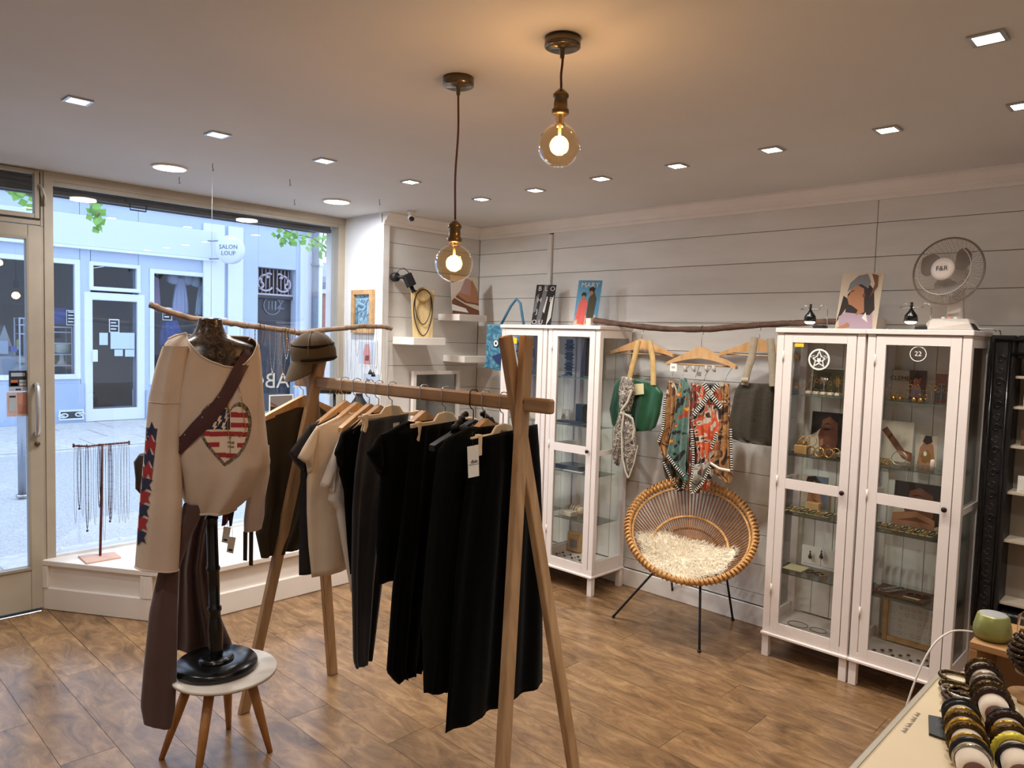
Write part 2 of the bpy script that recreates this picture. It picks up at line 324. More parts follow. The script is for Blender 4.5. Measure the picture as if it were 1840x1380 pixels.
obj('pane', MB().box((DX-.012, .05, 2.2), (DX-.007, 1.095, 2.41)), window_glass, fn)
obj('seal', MB().box((DX+.004, 1.117, 2.165), (DX+.012, 1.121, 2.42)).box((DX+.004, .6, 2.163), (DX+.012, 1.121, 2.168)), black_matte, fn)
obj('window_latch', MB().tube([(DX+.02, 1.115, 2.35), (DX+.035, 1.125, 2.33), (DX+.03, 1.14, 2.29), (DX+.02, 1.14, 2.245)], .007, 8), mat('latch_plastic', (196,188,172), .5), fn)
# ------------------------------------------------------------------ lamps in the ceiling
lens_m = emitmat('lamp_lens', (1.0,.93,.80), 26.0); panel_m = emitmat('panel_lens', (1.0,.95,.84), 14.0)
def light(name, kind, loc, energy, col, **k):
    ld = bpy.data.lights.new(name, kind); ld.energy = energy; ld.color = col
    for a, v in k.items(): setattr(ld, a, v)
    lo = bpy.data.objects.new(name, ld); COL.objects.link(lo); lo.location = loc; return lo
spots = [(140,180),(391,241),(583,288),(738,326),(865,357),(962,341),(1080,320),(1217,297),(1387,268),(1595,232),(1776,67),(1839,188)]
wh = ['leftmost in the row along the shop window, above the door','second from the left in the row above the shop window','third from the left, above the right half of the shop window','fourth from the left, just left of the long pendant cord','nearest the inner corner, right of the long pendant cord','in the back row, below the shorter pendant bulb','in the back row, just right of the shorter pendant bulb','in the back row, third from its right end','in the back row, second from the right','last before the right edge in the back row, above the fan','large and near, at the top right of the picture','cut off by the right edge of the picture']
pts = [onz(*s, CH) for s in spots] + [Vector((-.45,1.0,CH)), Vector((-1.8,.2,CH)), Vector((-.5,-.6,CH)), Vector((-3.1,.0,CH))]
for i, p in enumerate(pts):
    vis = i < len(spots)
    t = thing('ceiling_spotlight', 'square recessed spotlight, ' + (wh[i] if vis else 'behind the viewer'), 'ceiling light', (p.x, p.y, CH), 'recessed ceiling spotlights')
    a = pi/4*0 + .05
    mb = MB(); 
    for sx, sy in ((1,0),(-1,0),(0,1),(0,-1)): mb.cbox((p.x+sx*.037, p.y+sy*.037, CH-.003), (.012 if sx else .086, .012 if sy else .086, .006))
    obj('bezel', mb, steel, t); obj('lens', MB().cbox((p.x, p.y, CH-.0035), (.064,.064,.004)), lens_m, t)
    lo = light('spot', 'SPOT', (0,0,-.02), SPOT_W, (1.0,.97,.92), spot_size=radians(125), spot_blend=.8, shadow_soft_size=.03); lo.parent = t
for i, (px, py) in enumerate([(305,300),(605,361)]):
    p = onz(px, py, CH); t = thing('ceiling_panel_light', 'large round glowing panel light in the ceiling above the %s half of the shop window' % ('left', 'right')[i], 'ceiling light', (p.x, p.y, CH))
    obj('rim', MB().lathe((p.x, p.y, CH-.008), [(.088,.008),(.088,0),(.078,-.002),(.078,.004)], 40), white_paint, t)
    obj('diffuser', MB().lathe((p.x, p.y, CH-.008), [(.0002,-.001),(.078,-.001),(.078,.003)], 40), panel_m, t)
    lo = light('panel', 'AREA', (0,0,-.02), PANEL_W, (.97,.98,1.0), shape='DISK', size=.15); lo.parent = t
# ------------------------------------------------------------------ street and the house opposite
GX = -14.3; GZ = -.10
def F(px, py): return onx(px, py, GX)
asph = mat('asphalt', (186,188,190), .85, var=.22, scale=60, bump=.3); pave = mat('paving', (204,204,202), .8, var=.12, scale=14, bump=.2)
struct(obj('street', MB().box((GX-30, -25, GZ-.2), (WX-.1, 40, GZ-.02)), asph))
mb = MB().box((-11.2, -20, GZ-.1), (GX, 14, GZ)); struct(obj('pavement', mb, pave, bevel=.02))
mb = MB().box((-6.3, -20, GZ-.1), (WX-.1, 14, GZ)); nearp = struct(obj('pavement', mb, pave, bevel=.02))
for r in range(3):
    for k in range(24):
        y0 = -.5 + k*.42 + (r % 2)*.2; t = random.uniform(.004, .009); o = obj('paving_slab', MB().box((-6.28+r*.5, y0, GZ), (-6.28+r*.5+.492, y0+.412, GZ+t)), pave, nearp, bevel=.003)
for r in range(3):
    for k in range(12):
        y0 = 1 + k*.8 + (r % 2)*.4; obj('paving_slab', MB().box((-11.25-r*1.0, y0, GZ), (-11.25-r*1.0-.99, y0+.79, GZ+random.uniform(.004, .009))), pave, bpy.data.objects['pavement'], bevel=.003)
hw = mat('house_render', (192,205,226), .85, var=.05, scale=1.2); hp_ = mat('house_pier', (174,190,216), .85, var=.05, scale=1.5); ht = mat('house_trim', (228,234,242), .6)
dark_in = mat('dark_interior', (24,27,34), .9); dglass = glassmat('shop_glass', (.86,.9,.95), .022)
hs_ = thing('shop_house', 'pale blue-white single-storey shop house across the street', 'building', (GX-2, 3, GZ))
top = F(300, 372).z; e = F(566, 520).y
w1 = (F(-60,560).y, F(144,560).y, F(100,682).z, F(100,463).z); dT = (F(163,500).y, F(249,500).y, F(205,524).z, F(205,478).z); dG = (F(167,640).y, F(246,640).y, F(205,733).z, F(205,541).z)
w2 = (F(268,580).y, F(398,580).y, F(330,690).z, F(330,487).z); d2 = (F(463,600).y, F(531,600).y, GZ, F(495,482).z)
ops = sorted([(w1[0], w1[1], w1[2], w1[3]), (dT[0], dT[1], dG[2], dT[3]), (w2[0], w2[1], w2[2], w2[3]), (d2[0], d2[1], d2[2], d2[3])])
mb = MB(); yc = -14
for (a, b, z0, z1) in ops:
    mb.box((GX-.3, yc, GZ), (GX, a, top)); mb.box((GX-.3, a, z1), (GX, b, top)); 
    if z0 > GZ+.02: mb.box((GX-.3, a, GZ), (GX, b, z0))
    yc = b
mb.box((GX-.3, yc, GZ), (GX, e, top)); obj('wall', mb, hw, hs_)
obj('cornice', MB().prism([(GX, -14, top-.12), (GX+.06, -14, top-.10), (GX+.16, -14, top+.02), (GX+.16, -14, top+.12), (GX-.3, -14, top+.12), (GX-.3, -14, top-.12)], (0, e+14.05, 0)), ht, hs_)
obj('roof', MB().box((GX-5, -14, top+.05), (GX-.25, e, top+.3)), mat('roof_dark', (120,124,130), .8), hs_)
lz = F(240, 452).z; y1 = F(385, 465).y; obj('sign_board', MB().box((GX, -14, lz), (GX+.10, y1, top-.35)), mat('sign_board_paint', (214,224,238), .7), hs_, bevel=.01)
obj('board_edge', MB().box((GX, -14, lz-.05), (GX+.14, y1+.02, lz)), ht, hs_)
for a, b in (((w2[1]+.1), (w2[1]+.42)), ((d2[0]-1.15), (d2[0]-.72)), ((e-.38), e)): obj('pilaster', MB().box((GX, a, GZ), (GX+.07, b, top-.2)), ht, hs_, bevel=.01)
for a, b in ((w2[1]+.45, d2[0]-1.2), (d2[1]+.12, e-.4)): 
    if b-a > .08: obj('pier_panel', MB().box((GX, a, GZ+.3), (GX+.02, b, top-.9)), hp_, hs_)
obj('plinth', MB().box((GX, -14, GZ), (GX+.05, dG[0]-.15, F(100,690).z)).box((GX, dG[1]+.15, GZ), (GX+.05, w2[1]+.1, F(300,700).z)), hp_, hs_)
def opening(o, nm, mull=.09, depth=1.6, sub=None):
    a, b, z0, z1 = o; fr = MB()
    fr.box((GX-.1, a, z0), (GX+.03, a+mull, z1)).box((GX-.1, b-mull, z0), (GX+.03, b, z1)).box((GX-.1, a, z1-mull), (GX+.03, b, z1)).box((GX-.1, a, z0), (GX+.05, b, z0+mull))
    f = obj(nm, fr, ht, hs_, bevel=.008); obj('pane', MB().box((GX-.05, a+mull/2, z0+mull/2), (GX-.04, b-mull/2, z1-mull/2)), dglass, f)
def room(a, b, z0, z1, d, m):
    mb = MB().box((GX-d-.05, a-.1, z0-.1), (GX-d, b+.1, z1+.1)); mb.box((GX-d, a-.15, z0-.1), (GX-.3, a-.1, z1+.1)).box((GX-d, b+.1, z0-.1), (GX-.3, b+.15, z1+.1)).box((GX-d, a-.1, z1+.1), (GX-.3, b+.1, z1+.15)).box((GX-d, a-.1, z0-.15), (GX-.3, b+.1, z0-.1))
    return obj('interior', mb, m, hs_)
opening(w1, 'window_frame'); opening(w2, 'window_frame'); opening((dT[0]-.03, dT[1]+.03, dT[2], dT[3]+.05), 'fanlight_frame', .07)
f = obj('door', MB().box((GX-.1, dG[0]-.14, GZ), (GX+.02, dG[0], dG[3]+.14)).box((GX-.1, dG[1], GZ), (GX+.02, dG[1]+.14, dG[3]+.14)).box((GX-.1, dG[0]-.14, dG[3]), (GX+.02, dG[1]+.14, dG[3]+.14)).box((GX-.1, dG[0]-.14, GZ), (GX+.02, dG[1]+.14, dG[2])), ht, hs_, bevel=.01)
obj('pane', MB().box((GX-.05, dG[0], dG[2]), (GX-.04, dG[1], dG[3])), dglass, f)
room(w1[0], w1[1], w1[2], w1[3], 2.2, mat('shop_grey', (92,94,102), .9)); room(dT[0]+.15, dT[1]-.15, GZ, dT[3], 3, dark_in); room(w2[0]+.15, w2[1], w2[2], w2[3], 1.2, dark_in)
obj('alcove_panel', MB().box((GX-2.18, F(25,600).y, w1[2]-.05), (GX-2.1, F(128,600).y, F(80,545).z)), black_matte, hs_)
# second doorway: dark door below an iron grille
d2m = mat('dark_door_paint', (44,48,58), .4)
gz = F(497, 532).z; sd = obj('side_door', MB().box((GX-.28, d2[0], GZ), (GX-.2, d2[1], gz)).box((GX-.2, d2[0], gz-.06), (GX-.12, d2[1], gz+.02)), d2m, hs_, bevel=.01)
obj('fanlight_back', MB().box((GX-.29, d2[0], gz), (GX-.25, d2[1], d2[3])), mat('grille_dark', (34,28,32), .8), hs_)
gi = MB(); cy = (d2[0]+d2[1])/2; W = (d2[1]-d2[0])/2; zc = (gz+d2[3])/2; Hh = (d2[3]-gz)/2
for k in range(-4, 5): gi.tube([(GX-.17, cy+k*W/5, gz+.03), (GX-.17, cy+k*W/5, d2[3]-.02)], .011, 6)
for s in (-1, 1):
    for r0, a0, a1, oy, oz in ((.40, -2.6, 1.2, .46, -.1), (.22, -.6, 2.8, .5, .2), (.15, 1.5, 5.4, .72, -.25), (.14, -1, 2.6, .28, .45)):
        gi.tube([(GX-.13, cy+s*(oy+r0*cos(a0+(a1-a0)*i/16))*W, zc+(oz+1.35*r0*sin(a0+(a1-a0)*i/16))*Hh) for i in range(17)], .022, 6)
gi.beam((GX-.15, d2[0], gz+.03), (GX-.15, d2[1], gz+.03), .04, .04); obj('iron_grille', gi, mat('grille_paint', (190,180,190), .5), hs_)
mb = MB(); text_mb(mb, 'Z', .28, (GX-.19, F(512,548).y, F(512,548).z), (0,1,0), (0,0,1), .004); c = F(497,549)
mb.tube([(GX-.19, c.y+.19*cos(t*pi/12), c.z+.19*sin(t*pi/12)) for t in range(24)], .014, 6, closed=True)
for k in (-1,0,1): mb.box((GX-.2, c.y+k*.075-.018, c.z-.09), (GX-.185, c.y+k*.075+.018, c.z+.1))
obj('door_sign', mb, mat('faded_sign', (120,124,136), .6), hs_)
vg = F(107,752); vh = F(145,738); vt = obj('vent', MB().box((GX+.05, vg.y, vg.z), (GX+.07, vh.y, vh.z)), mat('vent_dark', (70,74,80), .7), hs_)
mb = MB(); mid = (vg.y+vh.y)/2; vz = (vg.z+vh.z)/2; hh = (vh.z-vg.z)/2
for s in (-1, 1): mb.tube([(GX+.085, mid+s*(.12+.085*(1-t/22)*cos(t*.5)), vz+s*.0+hh*.75*(1-t/22)*sin(t*.5)*s) for t in range(18)], .012, 6)
mb.box((GX+.05, vg.y-.03, vg.z-.03), (GX+.08, vh.y+.03, vg.z)).box((GX+.05, vg.y-.03, vh.z), (GX+.08, vh.y+.03, vh.z+.03)).box((GX+.05, vg.y-.03, vg.z), (GX+.08, vg.y, vh.z)).box((GX+.05, vh.y, vg.z), (GX+.08, vh.y+.03, vh.z)); obj('vent_scroll', mb, ht, hs_)
# paper notices on the shop door and panes
def sheet(p0, p1, m, x=GX-.03, t=.004): a = onx(*p0, x); b = onx(*p1, x); return MB().box((x, a.y, a.z), (x+t, b.y, b.z)), m
ntc = mat('notice_blue', (196,214,236), .7); ntd = mat('notice_dark', (40,46,58), .6)
for p0, p1, m in (((178,620),(194,598),ntc), ((198,627),(242,598),ntc), ((205,640),(221,628),ntc), ((224,641),(242,628),ntc)):
    b, m = sheet(p0, p1, m); obj('notice', b, m, hs_)
for p0, p1 in (((197,596),(213,575)), ((120,583),(138,559)), ((293,574),(308,555))):
    b, m = sheet(p0, p1, ntd); o = obj('notice', b, m, hs_); b, m = sheet((p0[0]-1.2, p0[1]+1.2), (p1[0]+1.2, p1[1]-1.2), ht, GX-.036); obj('notice_border', b, m, hs_)
    a = onx(p0[0]+2, p0[1]-4, GX-.02); mb = MB()
    for k in range(4): mb.box((GX-.025, a.y, a.z+k*.055), (GX-.021, a.y+(.12 if k % 2 else .09), a.z+k*.055+.02))
    obj('notice_lines', mb, ht, hs_)
a = F(181,648); obj('letter_box', MB().box((GX+.02, F(164,640).y, F(164,650).z), (GX+.08, F(174,640).y, F(164,628).z)), ht, hs_, bevel=.01)
# round hanging sign
sg = F(416, 449); sgn = thing('round_sign', 'round white hanging shop sign on brackets across the street', 'sign', (GX+.5, sg.y, sg.z))
n_ = Vector((.62, -.78, 0)).normalized(); c = Vector((GX+.55, sg.y, sg.z)); c = onx(414, 449, GX+.55)
sg_ob = obj('disc', MB().lathe(c - n_*.08, [(.25,0),(.265,.015),(.265,.145),(.25,.16)], 40, n_), mat('sign_white', (226,232,240), .5), sgn)
rt = Vector((0,0,1)).cross(n_)
mb = MB(); text_mb(mb, 'SALON', .115, c+n_*.083+Vector((0,0,.045)), rt, (0,0,1), .002); text_mb(mb, 'LOUP', .115, c+n_*.083-Vector((0,0,.075)), rt, (0,0,1), .002); obj('lettering', mb, mat('sign_ink', (104,112,140), .6), sgn)
for dz in (.17, -.17): obj('bracket', MB().tube([c+Vector((-.08,-.1,dz)), Vector((GX+.02, c.y-.25, c.z+dz))], .014, 8), mat('bracket_grey', (150,156,168), .4, .6), sgn)
# drain pipes at the end of the house
for px, m, nm, r in ((566, mat('pipe_grey', (116,122,134), .5), 'dark grey drainpipe at the right end of the pale shop house', .07), (574, ht, 'white drainpipe right of the dark grey drainpipe', .06)):
    yy = onx(px, 520, GX+.2).y; t = thing('drainpipe', nm, 'pipe', (GX+.2, yy, GZ)); obj('pipe', MB().tube([(GX+.2, yy, GZ), (GX+.2, yy, top+.1)], r, 12), m, t)
    mb = MB(); 
    for z in (1, 3): obj('clamp', MB().lathe((GX+.2, yy, z), [(r+.02,0),(r+.02,.05)], 12), m, t)
# houses farther down the street
bx = -20.0; a = onx(577, 700, bx); b = onx(640, 700, bx); zt = onx(600, 455, bx).z; zr = onx(600, 505, bx).z
hb = thing('brick_house', 'brick house with grey roof farther down the street', 'building', (bx-1, a.y, GZ))
obj('wall', MB().box((bx-3, a.y, GZ), (bx, b.y+8, zr)), mat('far_wall', (172,182,200), .8, var=.08, scale=2), hb)
brk = mat('brick_red', (188,120,108), .8, var=.1); pyl = MB(); bw_ = onx(584, 600, bx).y
pier = obj('brick_pier', MB().box((bx, a.y, GZ), (bx+.2, bw_, onx(580,528,bx).z)), brk, hb); 
obj('pier_cap', MB().box((bx-.05, a.y-.08, onx(580,528,bx).z), (bx+.28, bw_+.08, onx(580,520,bx).z)), ht, hb)
obj('roof', MB().prism([(bx+.4, a.y-.3, zr-.1), (bx+.4, a.y-.3, zr+.08), (bx-3, a.y-.3, zt), (bx-3, a.y-.3, zr-.1)], (0, 14, 0)), mat('roof_grey', (146,156,178), .7, var=.08, scale=3), hb)
obj('window_frame', MB().box((bx, onx(588,560,bx).y, onx(590,600,bx).z), (bx+.05, onx(596,560,bx).y, onx(590,537,bx).z)), mat('far_shutter', (96,78,82), .6), hb)
obj('window_frame', MB().box((bx, onx(598,560,bx).y, onx(590,580,bx).z), (bx+.05, onx(604,560,bx).y, onx(590,566,bx).z)), dark_in, hb)
obj('dormer', MB().box((bx-1.4, onx(575,470,bx).y, onx(577,482,bx).z), (bx-.9, onx(584,470,bx).y, onx(577,468,bx).z)), mat('far_dark', (110,108,126), .7), hb)
hd = thing('hedge', 'green bushes before the brick house down the street', 'bush', (bx+1, a.y+1, GZ)); mb = MB()
for k in range(260):
    p = Vector((bx+1+random.uniform(-.3,.3), a.y+random.uniform(-.2,5), GZ+random.uniform(0, onx(600,590,bx+1).z-GZ))); d = Vector((random.uniform(-1,1), random.uniform(-1,1), random.uniform(-.5,1))).normalized()*.16; s_ = d.orthogonal().normalized()*.09
    mb.add([p-d, p+s_, p+d, p-s_], [(0,1,2,3)])
leaf = mat('leaf', (128,178,84), .6, var=.25, scale=5); lf = obj('foliage', mb, leaf, hd, fix=False); lf['kind'] = 'stuff'; obj('stem', MB().tube([(bx+1, a.y+1, GZ), (bx+1, a.y+1.1, GZ+.6)], .04, 6), bronze, hd)
# vine and tree branches hanging before the house
tree = thing('street_tree', 'street tree whose leafy twigs hang into the window view from above', 'tree', (-10, 8.6, GZ)); brk2 = mat('tree_bark', (104,92,74), .85, var=.3, scale=12, bump=.4)
obj('trunk', MB().tube([(-10, 8.6, GZ), (-10.05, 8.55, 2), (-10, 8.4, 4.2)], [.16,.13,.10], 12), brk2, tree)
obj('bough', MB().tube([(-10, 8.45, 3.9), (-10.2, 7, 4.3), (-9.8, 5, 4.35), (-9.6, 3, 4.3), (-9.5, 1.2, 4.2)], [.09,.07,.055,.04,.02], 10), brk2, tree)
def sprig(x, tips, n, spread, L0=.11):
    pts = [onx(*p, x)+Vector((random.uniform(-.1,.1),0,0)) for p in tips]; t = tree
    obj('twig', MB().tube([Vector((-9.7, pts[0].y+.15, 4.25)), Vector((x, pts[0].y+.05, 3.7))]+pts, .009, 5), mat('twig', (110,92,66), .8), t); mb = MB()
    for k in range(n):
        s = random.random()*(len(pts)-1.001); i = int(s); p = pts[i].lerp(pts[i+1], s-i)+Vector([random.uniform(-spread, spread) for _ in range(3)])
        d = Vector((random.uniform(-.6,.6), random.uniform(-1,1), random.uniform(-1,.3))).normalized()*L0*random.uniform(.6,1.2); sd_ = d.cross(Vector((1,.2,.3))).normalized()*L0*.45
        mb.add([p, p+d*.5+sd_, p+d, p+d*.5-sd_], [(0,1,2),(0,2,3)])
    lf = obj('foliage', mb, leaf, t, fix=False); lf['kind'] = 'stuff'
sprig(-9.5, [(176,330),(172,358),(176,380),(168,398),(190,402)], 34, .1)
sprig(-9.5, [(20,320),(40,345),(58,352)], 26, .12)
sprig(-10.5, [(500,405),(530,420),(556,428),(580,440),(592,455)], 60, .16)
sprig(-10.5, [(585,432),(598,436),(606,456),(600,462)], 26, .09, .13)
sprig(-9.5, [(230,352),(262,358),(268,362)], 12, .05)
# ================================================================== GLASS CABINETS
CT = 1.69; CF = 3.61; CB = 3.945; SH = (1.36, 1.055, .753, .447); CBOT = .17
knob_m = mat('dark_knob', (52,34,30), .35, .5)
shelf_glass = glassmat('shelf_glass', (.95,.98,.965), .05); shelf_edge = mat('shelf_edge', (66,92,84), .3)
liner = mat('cabinet_board', (236,232,224), .55, var=.03, scale=5)
def cabinet(x0, x1, label):
    t = thing('display_cabinet', label, 'cabinet', ((x0+x1)/2, (CF+CB)/2, 0), 'white glazed display cabinets'); g = .004; x0 += g; x1 -= g
    obj('top', MB().box((x0-.006, CF-.012, CT-.024), (x1+.006, CB+.004, CT)), cab_paint, t, bevel=.003)
    obj('bottom', MB().box((x0, CF, CBOT-.045), (x1, CB, CBOT-.008)), cab_paint, t, bevel=.002)
    obj('base_moulding', MB().box((x0-.005, CF-.012, CBOT-.055), (x1+.005, CB+.003, CBOT-.04)), cab_paint, t, bevel=.003)
    for fx in (x0, x1-.036):
        for fy in (CF, CB-.036):
            obj('leg', MB().box((fx, fy, 0), (fx+.036, fy+.036, CBOT-.055)), cab_paint, t, bevel=.002)
            obj('post', MB().box((fx, fy, CBOT-.04), (fx+.036, fy+.036, CT-.024)), cab_paint, t, bevel=.002)
    for fx in (x0, x1):
        s = 1 if fx == x0 else -1
        for za, zb in ((CT-.075, CT-.024), (CBOT-.04, CBOT+.045), (.885, .915)): f = obj('side_rail', MB().box((fx, CF+.036, za), (fx+s*.02, CB-.036, zb)), cab_paint, t)
        obj('side_pane', MB().box((fx+s*.006, CF+.036, CBOT+.045), (fx+s*.009, CB-.036, CT-.075)), glass, f)
    for k in range(4):
        a = x0+.02+(x1-x0-.04)*k/4; b = x0+.02+(x1-x0-.04)*(k+1)/4
        obj('back_board', MB().box((a+.001, CB-.012, CBOT), (b-.001, CB-.004, CT-.024)), liner, t, bevel=.0015)
    for z in SH:
        sh = obj('shelf', MB().box((x0+.012, CF+.03, z-.005), (x1-.012, CB-.016, z)), shelf_glass, t)
        obj('shelf_edge', MB().box((x0+.036, CF+.0285, z-.005), (x1-.036, CF+.0305, z)), shelf_edge, sh)
    a, b = x0+.039, x1-.039; dz0, dz1 = CBOT-.036, CT-.029; st = .042
    d = obj('door', MB().box((a, CF-.001, dz0), (a+st, CF+.017, dz1)).box((b-st, CF-.001, dz0), (b, CF+.017, dz1)).box((a+st, CF-.001, dz1-st), (b-st, CF+.017, dz1)).box((a+st, CF-.001, dz0), (b-st, CF+.017, dz0+.055)).box((a+st, CF-.001, .885), (b-st, CF+.017, .935)), cab_paint, t)
    obj('door_pane', MB().box((a+st, CF+.007, .935), (b-st, CF+.010, dz1-st)), glass, d); obj('door_pane', MB().box((a+st, CF+.007, dz0+.055), (b-st, CF+.010, .885)), glass, d)
    obj('door_knob', MB().lathe((b-.022, CF-.001, .91), [(.005,0),(.005,.008),(.011,.012),(.012,.019),(.007,.024)], 16, (0,-1,0)), knob_m, d)
    for z in (.36, .92, 1.55): obj('hinge', MB().lathe((a-.001, CF-.003, z-.025), [(.004,0),(.004,.05)], 10).box((a-.006, CF-.0025, z-.018), (a+.006, CF-.0005, z+.018)), cab_paint, d)
    return t
cabA = cabinet(-3.60, -3.174, 'white glazed display cabinet partly hidden behind the near end of the clothes rack')
cabB = cabinet(-3.172, -2.742, 'white glazed display cabinet left of the hanging green bag, black goods inside')
cabC = cabinet(-1.637, -1.205, 'white glazed display cabinet right of the olive bag, star sticker on its door')
cabD = cabinet(-1.203, -.772, 'white glazed display cabinet below the table fan')
# stickers on the panes
def pane_xy(px, py): return ony(px, py, CF+.006)
yel = mat('yellow_sticker', (236,196,40), .5); stk = mat('white_sticker', (238,236,226), .5)
for px, py, who in ((1437,616,'star sticker cabinet door'), (925,612,'cabinet door behind the rack frame')):
    p = pane_xy(px, py); o = obj('yellow_sticker', MB().box((p.x-.022, CF+.003, p.z-.02), (p.x+.022, CF+.006, p.z+.02)), yel); tag(o, 'square yellow sticker in the upper left corner of the '+who, 'sticker')
p = pane_xy(1472, 646); mb = MB(); R0 = .052
def ring(mb, c, r0, r1, y, n=40):
    vs = []
    for i in range(n):
        a = 2*pi*i/n; vs += [Vector((c.x+r0*cos(a), y, c.z+r0*sin(a))), Vector((c.x+r1*cos(a), y, c.z+r1*sin(a)))]
    mb.add(vs, [(2*i, 2*i+1, (2*i+3) % (2*n), (2*i+2) % (2*n)) for i in range(n)])
ring(mb, p, .044, .052, CF+.0035)
def star(c, r0, r1, y, a0=pi/2): return [Vector((c.x+(r0 if i % 2 == 0 else r1)*cos(a0+i*pi/5), y, c.z+(r0 if i % 2 == 0 else r1)*sin(a0+i*pi/5))) for i in range(10)]
so = star(p, .046, .021, CF+.0035); si = star(p, .034, .0145, CF+.0035); mb.add(so+si, [(i, (i+1) % 10, 10+(i+1) % 10, 10+i) for i in range(10)])
for s in (-1, 1):
    q = p + Vector((s*.026, 0, .012)); mb.add([Vector((q.x+.011*cos(i*pi/4), CF+.0035, q.z+.008*sin(i*pi/4))) for i in range(8)], [tuple(range(8))])
q = p+Vector((0,0,-.004)); mb.add(star(q, .016, .008, CF+.0033, -pi/2), [tuple(range(10))])
tag(obj('star_sticker', mb, stk), 'round white star sticker on the glass of the cabinet door', 'sticker')
p = pane_xy(1650, 636); mb = MB(); ring(mb, p, .031, .034, CF+.0035); text_mb(mb, '22', .03, Vector((p.x, CF+.0035, p.z)), (1,0,0), (0,0,1)); tag(obj('round_sticker', mb, stk), 'small round white sticker on the glass of the cabinet door below the fan', 'sticker')
# ------------------------------------------------------------------ flat printed pictures: coloured shapes on a thin card
def card(name, label, cat, p0, ex, ey, w_, h_, shapes, base, t=.004, parent=None, frame=None):
    """p0 lower left corner; shapes = (material, polygon in 0..1 units)"""
    ex = Vector(ex).normalized(); ey = Vector(ey).normalized(); n = ex.cross(ey); p0 = Vector(p0); mats = [base]; mb = MB()
    mb.prism([p0, p0+ex*w_, p0+ex*w_+ey*h_, p0+ey*h_], -n*t)
    for i, (m, poly) in enumerate(shapes):
        if m not in mats: mats.append(m)
        mb.k = mats.index(m); mb.add([p0+ex*u*w_+ey*v*h_+n*(.0003*(i+1)) for u, v in poly], [tuple(range(len(poly)))])
    o = obj(name, mb, mats, parent, fix=False)
    if label: tag(o, label, cat)
    return o
def blob(cx, cy, rx, ry, n=14, a0=0, wob=0.0): return [(cx+rx*cos(a0+2*pi*i/n)*(1+wob*sin(3*i)), cy+ry*sin(a0+2*pi*i/n)*(1+wob*cos(2*i))) for i in range(n)]
skin = mat('print_skin', (172,118,84), .6); skin_d = mat('print_skin_dark', (116,70,48), .6); hair = mat('print_hair', (40,26,22), .6); pgrey = mat('print_grey', (120,118,122), .6)
plil = mat('print_lilac', (176,152,166), .6); pbeige = mat('print_beige', (206,190,168), .6); pblue = mat('print_blue', (88,150,186), .6); pcoral = mat('print_coral', (216,96,88), .6); pblk = mat('print_black', (28,26,28), .6); pwht = mat('print_white', (232,228,220), .6); polive = mat('print_olive', (70,66,48), .6)
# on top of the cabinets
def std_card(pxl, pxr, pyt, pyb_x, y, lean=.12): 
    a = ony(pxl, pyb_x, y); b = ony(pxr, pyb_x, y); return Vector((a.x, y, CT+.001)), b.x-a.x, ony((pxl+pxr)/2, pyt, y).z-CT
p0, cw, chh = std_card(954, 989, 512, 588, 3.80)
def lettercard():
    k = card('poster', 'black and white fashion card on the cabinet by the blue tote bag', 'poster', p0, (cos(.5), sin(.5), 0), (.06,.10,1), .14, .285, [(pgrey, [(.2,0),(.45,0),(.6,1),(.4,1)]), (pwht, [(.75,0),(.95,.2),(.95,.75),(.82,.6)]), (pgrey, [(.0,.3),(.15,.35),(.2,.8),(.05,.7)]), (pwht, [(.5,.35),(.58,.3),(.66,.7),(.6,.72)])], pblk)
    mb = MB(); ex = Vector((cos(.5), sin(.5), 0)); ey = Vector((.06,.10,1)).normalized(); ex2 = ex; n = ex.cross(ey)
    for ch, u, v in (('B',.2,.9),('L',.52,.9),('O',.84,.9),('H',.25,.62),('B',.84,.64),('J',.2,.34),('O',.14,.08),('U',.46,.08)):
        text_mb(mb, ch, .045, p0+ex*u*.14+ey*v*.285-n*-.002, ex, ey)
    return obj('lettering', mb, pwht, None), k
l_, k_ = lettercard(); l_.parent = k_; l_.matrix_parent_inverse = Matrix.Translation(-k_.location)
p1 = Vector((ony(1036,588,3.80).x, 3.76, CT+.001))
k2 = card('poster', 'magazine cover card with coral dressed figures on blue, left of the hanging branch', 'poster', p1, (cos(.5), sin(.5), 0), (.05,.10,1), .155, .30, [(pbeige, [(0,0),(.95,0),(.9,.25),(.05,.22)]), (pcoral, [(.15,.05),(.45,.02),(.5,.5),(.35,.66),(.12,.5)]), (polive, [(.5,.05),(.8,.1),(.86,.6),(.7,.78),(.52,.6)]), (hair, blob(.3,.68,.1,.06)), (hair, blob(.62,.8,.13,.06)), (skin, blob(.3,.62,.07,.05)), (skin, blob(.6,.72,.08,.05)), (pcoral, [(.05,.1),(.2,.2),(.22,.45),(.1,.4)]), (pwht, [(.55,0),(.78,0),(.7,.16)])], pblue)
mb = MB(); ex = Vector((cos(.5), sin(.5), 0)); ey = Vector((.05,.10,1)).normalized(); text_mb(mb, 'MARY', .045, p1+ex*.08+ey*.268+ex.cross(ey)*.002, ex, ey); l2 = obj('lettering', mb, pwht); l2.parent = k2; l2.matrix_parent_inverse = Matrix.Translation(-k2.location)
p2 = Vector((ony(1503,586,3.74).x, 3.72, CT+.001))
